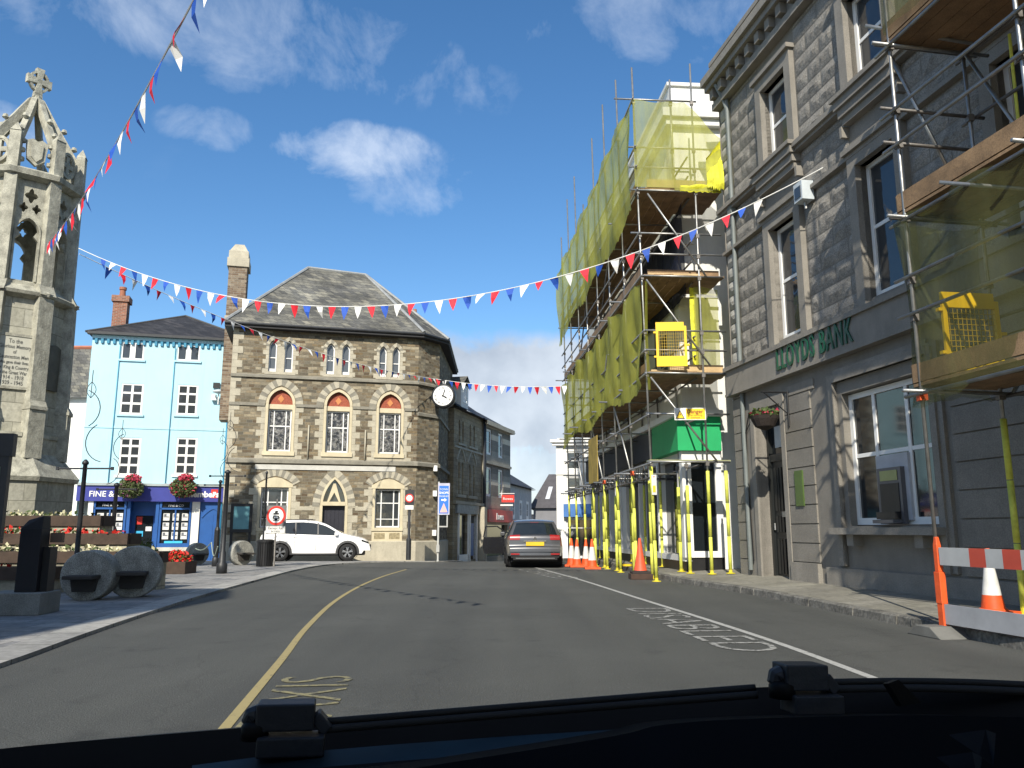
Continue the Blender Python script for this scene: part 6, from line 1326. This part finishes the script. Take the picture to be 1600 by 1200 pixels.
def car(name, label, S, paint, loc, rz, clad=None, rimmat=None):
    o = thing(name, label, 'car', loc, rz)
    m = MB(); R_ = S.wr + .055; xs = sorted(set([p[0] for p in S.P] + [w + R_ * k / 8 for w in S.wheels for k in range(-9, 10)])); nz = 16
    xs = [x for i, x in enumerate(xs) if i == 0 or x - xs[i - 1] > .012 or x in [p[0] for p in S.P]]
    for sd in (-1, 1):
        base = len(m.v); grid = []
        for x in xs:
            zt = S.topz(x); zb = min(S.sill + (.12 if x < .35 or x > S.L - .35 else 0), zt - .03)
            for j in range(nz + 1):
                z = zb + (zt - zb) * j / nz; px, pz = x, z
                for wx in S.wheels:
                    dx, dz = px - wx, pz - S.wr; d = math.hypot(dx, dz)
                    if R_ * .80 < d < R_ * 1.12 : px, pz = wx + dx / d * R_, S.wr + dz / d * R_
                grid.append((px, sd * S.hw(px, pz), pz))
        fs = []
        for i in range(len(xs) - 1):
            for j in range(nz):
                q = (i * (nz + 1) + j, (i + 1) * (nz + 1) + j, (i + 1) * (nz + 1) + j + 1, i * (nz + 1) + j + 1)
                cx = sum(grid[k][0] for k in q) / 4; cz = sum(grid[k][2] for k in q) / 4
                if any(math.hypot(cx - wx, cz - S.wr) < R_ * .985 for wx in S.wheels): continue
                fs.append(q if sd < 0 else tuple(reversed(q)))
        m.add(grid, fs)
    F_ = [-1, -.9, -.7, -.4, 0, .4, .7, .9, 1]
    vs = []
    for i, (x, z) in enumerate(S.P):
        for f in F_: vs.append(S.top_pt(i, f))
    n = len(F_); m.add(vs, [(i * n + j, (i + 1) * n + j, (i + 1) * n + j + 1, i * n + j + 1) for i in range(len(S.P) - 1) for j in range(n - 1)])
    # ends down to the sill
    for i, xx in ((0, 0), (len(S.P) - 1, S.L)):
        a = [S.top_pt(i, f) for f in F_]; b = [Vector((p.x + (.05 if i == 0 else -.05), p.y * .97, S.sill + .06)) for p in a]; m.strip(a, b)
    m.build('body', paint, o, True)
    m = MB(); m.box(.25, S.L - .25, -S.W * .40, S.W * .40, S.sill - .07, S.sill + .5)
    for wx in S.wheels: m.T = Matrix.Translation((wx, 0, S.wr)) @ Matrix.Rotation(R(90), 4, 'X'); m.lathe([(R_ * .99, -S.W * .44), (R_ * .99, S.W * .44)], (0, 0, 0), 24, cap=False)
    m.build('underbody', RUBBER, o)
    # cladding round the arches and sills
    m = MB()
    for sd in (-1, 1):
        for wx in S.wheels:
            a = []; b = []
            for k in range(15):
                q = math.pi * (-.06 + 1.12 * k / 14); ri, ro = (R_ * .97, R_ + (.075 if clad else .025))
                a.append((wx + ri * math.cos(q), sd * (S.hw(wx + ri * math.cos(q), S.wr + ri * math.sin(q)) + .012), S.wr + ri * math.sin(q))); b.append((wx + ro * math.cos(q), sd * (S.hw(wx + ro * math.cos(q), S.wr + ro * math.sin(q)) + .010), S.wr + ro * math.sin(q)))
            m.strip(a, b); m.strip(a, [(p[0], p[1] - sd * .2, p[2]) for p in a])
        x0, x1 = S.wheels[0] + R_, S.wheels[1] - R_
        m.box(x0, x1, sd * S.W * .47 - .03, sd * S.W * .47 + .03, S.sill - .03, S.sill + (.10 if clad else .04))
    m.build('cladding', clad or RUBBER, o)
    for wx in S.wheels:
        for sd in (-1, 1):
            y = sd * (S.W / 2 - .13)
            m = MB(); m.T = Matrix.Translation((wx, y, S.wr)) @ Matrix.Rotation(R(90), 4, 'X'); r = S.wr; m.lathe([(r * .62, -.11), (r * .92, -.11), (r, -.07), (r, .07), (r * .92, .11), (r * .62, .11)], (0, 0, 0), 28, cap=False); m.lathe([(r * .60, -.03), (r * .60, .03)], (0, 0, 0), 20)
            w_ = m.build('wheel', RUBBER, o, True); m = MB(); m.T = Matrix.Translation((wx, y + sd * .085, S.wr)) @ Matrix.Rotation(R(90), 4, 'X')
            m.lathe([(r * .67, -.01), (r * .67, .01), (r * .60, .012), (r * .60, -.012)], (0, 0, 0), 28, cap=False); m.lathe([(r * .14, -.02), (r * .14, .02)], (0, 0, 0), 12)
            for k in range(5):
                q = 2 * math.pi * k / 5 + .3; m.obox((r * .1 * math.cos(q), r * .1 * math.sin(q), 0), (r * .62 * math.cos(q - .12), r * .62 * math.sin(q - .12), 0), .035, .02); m.obox((r * .1 * math.cos(q), r * .1 * math.sin(q), 0), (r * .62 * math.cos(q + .2), r * .62 * math.sin(q + .2), 0), .03, .02)
            m.build('rim', rimmat or mk('alloy', (.45, .45, .46), .3, .8), w_)
    return o
def top_patch(S, o, name, i0, i1, f0, f1, mat, off=.008, inset=0.0):
    m = MB(); n = 8; vs = []
    for i in range(i0, i1 + 1):
        for k in range(n + 1):
            f = f0 + (f1 - f0) * k / n
            if inset: f *= 1 - inset * (i - i0) / (i1 - i0)
            vs.append(S.top_pt(i, f, off))
    m.add(vs, [(i * (n + 1) + j, (i + 1) * (n + 1) + j, (i + 1) * (n + 1) + j + 1, i * (n + 1) + j + 1) for i in range(i1 - i0) for j in range(n)]); return m.build(name, mat, o, True)
def idx(S, x, zmin=None):
    return min(range(len(S.P)), key=lambda i: abs(S.P[i][0] - x))
def idz(S, z, rear=True):
    rng = range(len(S.P) // 2) if rear else range(len(S.P) // 2, len(S.P)); return min(rng, key=lambda i: abs(S.P[i][1] - z))
def side_glass(S, o, x0, x1, top=.07, low=.03, name='side_window', sides=(-1, 1), mat=None, n=16):
    for sd in sides:
        m = MB(); vs = []
        for i in range(n + 1):
            x = x0 + (x1 - x0) * i / n; zb = S.belt(x) + low; zt = max(zb + .01, S.topz(x) - top)
            for j in range(5): z = zb + (zt - zb) * j / 4; vs.append((x, sd * (S.hw(x, z) + .007), z))
        fs = [(i * 5 + j, (i + 1) * 5 + j, (i + 1) * 5 + j + 1, i * 5 + j + 1) for i in range(n) for j in range(4)]; m.add(vs, fs if sd < 0 else [tuple(reversed(f)) for f in fs]); m.build(name, mat or CARGL, o, True)
CARGL = glass_mat('car_glass', (.012, .016, .018), .03)
WCAR = mk('white_car_paint', (.80, .80, .80), .25, var=.02, coat=.6); GCAR = mk('grey_car_paint', (.085, .085, .09), .3, .35, var=.08, coat=.7); BCAR = mk('black_car_paint', (.012, .012, .014), .25, coat=.7, var=.1)
SUV = CarShape(4.5, 1.86, 1.65, [(0, .42), (.01, .62), (.03, .85), (.06, 1.0), (.16, 1.14), (.34, 1.42), (.50, 1.56), (.85, 1.62), (1.6, 1.65), (2.2, 1.61), (2.65, 1.49), (3.05, 1.27), (3.35, 1.10), (3.55, 1.05), (4.05, .94), (4.34, .80), (4.45, .62), (4.49, .44)],
               lambda x: 1.12 - .035 * x, (.86, 3.56), .35, .30)
# pose: near side rear wheel close to px 437, front wheel to px 541
ang = R(9)
# right side (local -y) faces the camera
pr = atY(437, 878, 30.6); o_rear = Vector((pr.x, 30.6, ZW)); f = Vector((math.cos(ang), math.sin(ang), 0)); rr = Vector((math.sin(ang), -math.cos(ang), 0))
o0 = o_rear - f * SUV.wheels[0] * .94 - rr * (.86)
w1 = car('parked_car', 'white sport utility car parked side-on in front of the stone clock building', SUV, WCAR, (o0.x, o0.y, ZW), ang, mk('grey_cladding', (.05, .05, .052), .6))
w1.scale = (.92, .92, .92)
side_glass(SUV, w1, .62, 3.12, .075, .02)
m = MB(); 
for x in (1.45, 2.35): 
    for sd in (-1, 1): zb = SUV.belt(x); m.obox((x, sd * (SUV.hw(x, zb) + .011), zb), (x - .03, sd * (SUV.hw(x, 1.55) + .011), 1.56), .05, .004, up=(0, 1, 0))
m.build('door_pillar', BLACK, w1)
top_patch(SUV, w1, 'windscreen', idx(SUV, 2.45), idx(SUV, 3.3), -.86, .86, CARGL); top_patch(SUV, w1, 'rear_window', idz(SUV, 1.18), idz(SUV, 1.5), -.8, .8, CARGL)
m = MB()
for sd in (-1, 1): m.box(3.02, 3.16, sd * .93 - .10 if sd < 0 else sd * .93, sd * .93 if sd < 0 else sd * .93 + .10, 1.03, 1.16)
m.build('mirror', WCAR, w1, bevel=.02)
for sd in (-1, 1):
    m = MB(); m.add([(4.12, sd * (SUV.hw(4.12, .80) + .01), .80), (4.42, sd * (SUV.hw(4.42, .74) + .012), .70), (4.40, sd * (SUV.hw(4.4, .8) + .012), .77), (4.12, sd * (SUV.hw(4.12, .86) + .01), .87)], [(0, 1, 2, 3) if sd < 0 else (3, 2, 1, 0)]); m.build('headlight', CARGL, w1)
    m = MB()
    for z in (1.0, .97): m.tube((1.35, sd * (SUV.hw(1.35, z) + .015), z), (1.52, sd * (SUV.hw(1.5, z) + .015), z), .012, 6); m.tube((2.3, sd * (SUV.hw(2.3, z) + .015), z), (2.48, sd * (SUV.hw(2.5, z) + .015), z), .012, 6)
    m.build('door_handle', WCAR, w1)
    m = MB()
    for x, x2 in ((1.30, 1.42), (2.30, 2.28), (3.10, 3.15)): m.path([(x2 - .0, sd * (SUV.hw(x, z) + .003), z) for z in (.42, .6, .8, .98)], .006, 4)
    m.build('door_seam', RUBBER, w1)
m = MB(); m.box(4.44, 4.50, -.55, .55, .42, .66); m.build('grille', BLACK, w1)
m = MB(); m.tube((.9, .62, 1.68), (2.1, .62, 1.69), .018, 6); m.tube((.9, -.62, 1.68), (2.1, -.62, 1.69), .018, 6); m.build('roof_rail', BLACK, w1)
# grey estate seen from behind
EST = CarShape(4.6, 1.90, 1.52, [(0, .40), (.01, .52), (.02, .62), (.05, .66), (.09, .72), (.10, .88), (.12, .98), (.18, 1.05), (.34, 1.26), (.46, 1.40), (.60, 1.47), (1.0, 1.51), (1.9, 1.52), (2.5, 1.46), (2.9, 1.31), (3.25, 1.10), (3.45, 1.02), (4.1, .90), (4.45, .72), (4.58, .42)],
               lambda x: 1.02 - .02 * x, (.88, 3.55), .32, .26)
gy = 26.1; gx = (836 - 800) / 1271 * gy
gc = car('parked_car', 'dark grey estate car with red rear lights and yellow plate, seen from behind', EST, GCAR, (gx, gy, 0), R(91.5))
side_glass(EST, gc, .55, 3.05, .07, .02)
i1, i2 = idz(EST, 1.03), idz(EST, 1.41)
rwm = top_patch(EST, gc, 'rear_window', i1, i2, -.90, .90, CARGL, .008, .04)
top_patch(EST, gc, 'windscreen', idx(EST, 2.6), idx(EST, 3.2), -.86, .86, CARGL)
TL = mk('tail_red', (.30, .010, .010), .3, coat=.4)
j1, j2 = idz(EST, .88), idz(EST, 1.02)
for sd in (-1, 1):
    a, b = (.60, 1.0) if sd > 0 else (-1.0, -.60); top_patch(EST, gc, 'tail_light', j1, j2, a, b, TL, .014)
    m = MB(); m.add([(.10, sd * (EST.hw(.1, .9) + .006), .86), (.38, sd * (EST.hw(.38, .9) + .006), .90), (.36, sd * (EST.hw(.36, 1.0) + .006), 1.0), (.12, sd * (EST.hw(.12, 1.0) + .006), .99)], [(0, 1, 2, 3), (3, 2, 1, 0)][:1]); m.build('tail_light', TL, gc)
    m = MB(); m.box(-.045, -.02, sd * .50 if sd > 0 else -.78, .78 if sd > 0 else -.50, .42, .465); m.build('reflector', TL, gc)
    m = MB(); m.box(2.86, 3.0, sd * .92 if sd > 0 else -1.08, 1.08 if sd > 0 else -.92, 1.0, 1.13); m.build('mirror', GCAR, gc, bevel=.02)
m = MB(); m.T = Matrix.Rotation(R(-3), 4, 'Y'); m.box(.045, .085, -.29, .29, .70, .82); m.build('number_plate', mk('plate_yellow', (.75, .50, .03), .5), gc)
m = MB(); m.box(.03, .09, -.36, .36, .835, .86); m.build('chrome_strip', mk('chrome', (.6, .6, .6), .15, 1), gc); m = MB(); m.T = Matrix.Translation((.06, 0, .92)) @ Matrix.Rotation(R(80), 4, 'Y'); m.lathe([(.055, -.01), (.055, .02)], (0, 0, 0), 16); m.build('badge', mk('chrome', (.6, .6, .6)), gc)
m = MB(); m.box(-.05, .15, -.70, .70, .26, .36); m.box(-.045, -.03, -.8, .8, .50, .515); m.build('lower_bumper', RUBBER, gc); m = MB(); m.box(-.06, -.045, -.62, .62, .30, .325); m.build('bumper_strip', mk('satin', (.3, .3, .3), .3, .8), gc)
m = MB(); m.box(.44, .50, -.14, .14, 1.415, 1.44); m.build('brake_light', TL, gc)
# dark car with its door open, mostly hidden by the grey car
HAT = CarShape(4.2, 1.75, 1.5, [(0, .42), (.03, .7), (.08, .95), (.20, 1.05), (.42, 1.36), (.6, 1.45), (1.2, 1.5), (1.9, 1.49), (2.5, 1.36), (2.95, 1.06), (3.2, .98), (3.9, .85), (4.15, .65), (4.2, .42)], lambda x: .98, (.8, 3.35), .31, .26)
dcx = .88; dc = car('parked_car', 'dark car with its left door wide open just beyond the grey estate', HAT, BCAR, (dcx, 32.2, gz(33)), R(91))
side_glass(HAT, dc, .6, 2.7, .07, .02); top_patch(HAT, dc, 'rear_window', idz(HAT, 1.08), idz(HAT, 1.4), -.85, .85, CARGL)
m = MB(); dT = Matrix.Translation((1.9, .86, 0)) @ Matrix.Rotation(R(97), 4, 'Z'); m.T = dT
m.prism([(0, .3), (1.15, .3), (1.22, .6), (1.18, .98), (0, .98)], -.06, .06)
for a, b in (((.0, .98), (.0, 1.03)), ((0.0, 1.0), (.62, 1.42)), ((.62, 1.42), (1.1, 1.40)), ((1.1, 1.40), (1.18, .98))): m.obox((a[0], 0, a[1]), (b[0], 0, b[1]), .05, .05)
dd = m.build('door', BCAR, dc); m = MB(); m.T = dT; m.prism([(.1, .5), (1.0, .45), (1.05, .85), (.1, .9)], -.075, -.06); m.build('door_trim', mk('trim', (.03, .03, .032), .7, var=.3), dd)
# ================================================================ the car the picture is taken from
my = thing('own_car', 'dark dashboard, bonnet edge and windscreen wipers of the car the view is taken from', 'car', (0, 0, 0))
def curve_at(pts, Y):
    out = []
    for px, py, y in pts: v = atY(px, py, y); out.append(v)
    return out
DASH = mk('dashboard_vinyl', (.0012, .0012, .0022), .9, var=.3, vs=5, spec=.08); COWL = mk('cowl_black', (.004, .004, .0045), .6, var=.4, vs=9, spec=.15)
def xyz(px, py, Y): return atY(px, py, Y)
top = [(-260, 1205, .80), (0, 1170, .86), (200, 1152, .90), (420, 1134, .93), (640, 1116, .95), (800, 1100, .96), (960, 1088, .96), (1120, 1077, .95), (1300, 1070, .93), (1450, 1068, .90), (1620, 1074, .86), (1860, 1092, .80)]
T1 = densify([xyz(*p) for p in top], 4)
m = MB(); m.strip([p + Vector((0, .25, -.05)) for p in T1], T1); m.strip(T1, [p + Vector((0, -.02, -.035)) for p in T1]); m.strip([p + Vector((0, -.02, -.035)) for p in T1], [p + Vector((0, -.10, -.10)) for p in T1]); m.build('scuttle', COWL, my, True)
hood = [p + Vector((0, .25, -.05)) for p in T1]; m = MB(); m.strip([p + Vector((0, .7, -.22)) for p in hood], hood); m.strip([p + Vector((0, .95, -.45)) for p in hood], [p + Vector((0, .7, -.22)) for p in hood]); m.build('bonnet', mk('bonnet_paint', (.004, .0045, .006), .5, spec=.2), my, True)
# strip tinted as the blue reflection at the windscreen base, under the wiper
m = MB(); lo = [(300, 1196, .80), (440, 1178, .82), (620, 1163, .83), (800, 1150, .84), (960, 1140, .84)]; A_ = [xyz(*p) for p in lo]; B_ = [xyz(p[0], p[1] + 26, p[2] - .03) for p in lo]; m.strip(A_, B_); m.build('windscreen_reflection', mk('reflection_tint', (.008, .02, .028), .5, spec=.2, var=.5, vs=6), my, True)
dash = [(-300, 1300, .62), (300, 1235, .64), (560, 1212, .66), (700, 1192, .68), (960, 1150, .74), (1040, 1132, .74), (1200, 1122, .74), (1500, 1118, .72), (1900, 1135, .68)]
D1 = densify([xyz(*p) for p in dash], 4); m = MB(); m.strip([p + Vector((0, .10, -.02)) for p in D1], D1); m.strip(D1, [p + Vector((0, -.25, -.06)) for p in D1]); m.strip([p + Vector((0, -.25, -.06)) for p in D1], [p + Vector((0, -.32, -.4)) for p in D1]); m.build('dashboard', DASH, my, True)
m = MB(); q = [xyz(1482, 1148, .60), xyz(1540, 1140, .60), xyz(1556, 1146, .58), xyz(1552, 1198, .55), xyz(1530, 1180, .56)]; m.poly(q); m.poly([p + Vector((0, .02, -.02)) for p in reversed(q)]); m.build('dash_vent', mk('vent_blue', (.0015, .003, .006), .8, spec=.1), my)
# wiper arms and blades
WIP = mk('wiper_plastic', (.022, .025, .032), .5, var=.3, spec=.35, bump=.1, bs=90)
def wiper(px0, py0, px1, py1, Y, bl):
    a, b = xyz(px0, py0, Y), xyz(px1, py1, Y + .01); h = .011
    m = MB(); d = (b - a).normalized(); m.obox(a, b, .03, .025); m.path([a, a + (a - b) * .10, a + (a - b) * .18 + Vector((0, 0, -.008))], .011, 10, .006); m.obox(a + Vector((.004, -.008, -.025)), b + Vector((.012, -.006, -.025)), .03, .018); m.obox(b, b + (b - a) * .25 + Vector((0, 0, -.014)), .022, .012)
    w_ = m.build('wiper_arm', WIP, my, bevel=.008); P = [xyz(*p) for p in bl]; m = MB(); m.path(densify(P, 4), .0035, 6); m.path([p + Vector((0, -.006, -.006)) for p in densify(P, 4)], .004, 6); m.build('wiper_blade', RUBBER, w_, True); m = MB(); m.lathe([(.013, -.02), (.013, -.008), (.009, -.004)], tuple(a + Vector((0, -.005, 0))), 14); m.build('pivot', COWL, w_, True)
wiper(402, 1118, 492, 1116, .82, [(500, 1128, .83), (700, 1112, .86), (900, 1096, .88), (1100, 1080, .88), (1180, 1074, .88)])
wiper(1218, 1056, 1282, 1056, .86, [(1285, 1066, .88), (1400, 1064, .88), (1520, 1066, .87), (1650, 1072, .86)])
for q in ([(962, 1125), (978, 1092), (992, 1084), (984, 1125)], [(1388, 1068), (1404, 1062), (1440, 1098), (1410, 1104)]): m = MB(); P = [xyz(x, y, .78) for x, y in q]; m.poly(P); m.poly([p + Vector((.0, .012, -.002)) for p in reversed(P)]); m.strip(P, [p + Vector((.0, .012, -.002)) for p in P], True)
m.build('scuttle_clip', COWL, my)
m = MB(); m.box(-.95, .95, -1.6, .30, 1.50, 1.53); m.box(-.98, -.9, -1.6, .2, .3, 1.0); m.box(.9, .98, -1.6, .2, .3, 1.0); m.box(-.9, .9, -1.62, -1.55, .3, 1.5); m.box(-.95, .95, -2.6, -1.6, .3, 1.0); m.box(-.9, .9, .55, 2.0, .25, .55); m.build('car_shell', mk('bonnet_paint', (.02, .022, .03)), my)
# ================================================================ bunting
def bunting(label, p0, p1, via=None, n=30, size=.24, order=(2, 0, 1), seed=1, sag=None, droop=1.0, t0=.02, t1=.98, twist=.3):
    p0 = Vector(p0); p1 = Vector(p1); rnd = random.Random(seed)
    if via is not None:          # find the sag that makes the string pass through a measured point of the photo
        d = ray(*via); best = None
        for i in range(5, 196):
            t = i / 200; q = p0.lerp(p1, t); T_ = q.y / d.y; x = d.x * T_
            e_ = abs(x - q.x)
            if best is None or e_ < best[0]: best = (e_, t, q.z - (HCAM + d.z * T_))
        sag = best[2] / (4 * best[1] * (1 - best[1]))
    cur = lambda t: p0.lerp(p1, t) - Vector((0, 0, 4 * sag * t * (1 - t)))
    o = thing('bunting', label, 'bunting', tuple(p0), 0, 'strings of red, white and blue bunting')
    m = MB(); m.path([cur(i / 60) - p0 for i in range(61)], .010, 5); m.build('string', ROPEW, o)
    mats = [WCLOTH, REDF, BLUEF]; dirh = (p1 - p0); dirh.z = 0; dirh.normalize()
    for i in range(n):
        t = t0 + (t1 - t0) * i / (n - 1); c = cur(t) - p0; tg = (cur(min(1, t + .004)) - cur(max(0, t - .004))).normalized(); s = size
        side = tg.cross(Vector((0, 0, 1))).normalized(); dn = (Vector((0, 0, -1)) + side * rnd.gauss(.05, twist) + tg * rnd.gauss(0, .16)).normalized(); s *= rnd.uniform(.9, 1.08); h = s * rnd.uniform(1.2, 1.42)
        a = c - tg * s * .42; b = c + tg * s * .42; vs = [a, c, b, a.lerp(c, .45) + dn * h * .5 + side * .02, b.lerp(c, .45) + dn * h * .5 + side * rnd.uniform(-.03, .03), c + dn * h + side * rnd.uniform(-.05, .05)]
        MB().add(vs, [(0, 1, 3), (1, 4, 3), (1, 2, 4), (3, 4, 5)]).build('flag', mats[order[i % 3]], o)
    return o
M0 = atY(123, 388, 19.4)
u_, z_ = LB.uv(1286, 262, -.15); P1 = LB.w(u_, -.15, z_)
bunting('longest string of bunting, from the memorial across the street to the bank wall', M0, P1, (590, 478), 50, .225, (2, 0, 1), 3, t0=.045, t1=.93)
cw = CF.w(WB + .45, .5, 0); M1 = atY(124, 397, 19.4); C1 = atY(681, 592, 35.2)
bunting('string of bunting from the memorial to the corner of the stone building near the clock', M1, C1, (380, 510), 42, .225, (2, 1, 0), 5, t0=.05, t1=.99)
S1 = A1.p(13.6, -.1, 0); S1.z = atY(878, 603, S1.y).z
bunting('level string of bunting between the clock corner and the far end of the scaffold', C1, S1, (780, 603), 20, .26, (1, 0, 2), 7, t0=.02, t1=.98)
M2 = atY(72, 382, 18.6); 
bunting('string of bunting rising steeply from the memorial over the camera at the top left', M2, atY(420, -230, 5.2), (206, 180), 34, .25, (0, 1, 2), 9, t0=.03, t1=.985, twist=.25)
# ================================================================ unseen house added behind the camera to shade the left pavement
BH = Fr(-25.2, 1.5, 0)
b0 = bthing('shade_house', 'unseen plain stone house added behind the viewer on the left to shade the pavement', 'building', BH)
m = MB(); X = 17.0; Z = 11.2; body(m, [(0, 0), (X, 0), (X, -10), (0, -10)][::-1], 0, Z); m.build('wall', PLAIN, b0); m = MB(); m.poly([(0, 0.2, Z), (X, 0.2, Z), (X, -5, Z + 2.5), (0, -5, Z + 2.5)]); m.poly([(0, -5, Z + 2.5), (X, -5, Z + 2.5), (X, -10, Z), (0, -10, Z)]); m.build('roof', SLATE_D, b0)
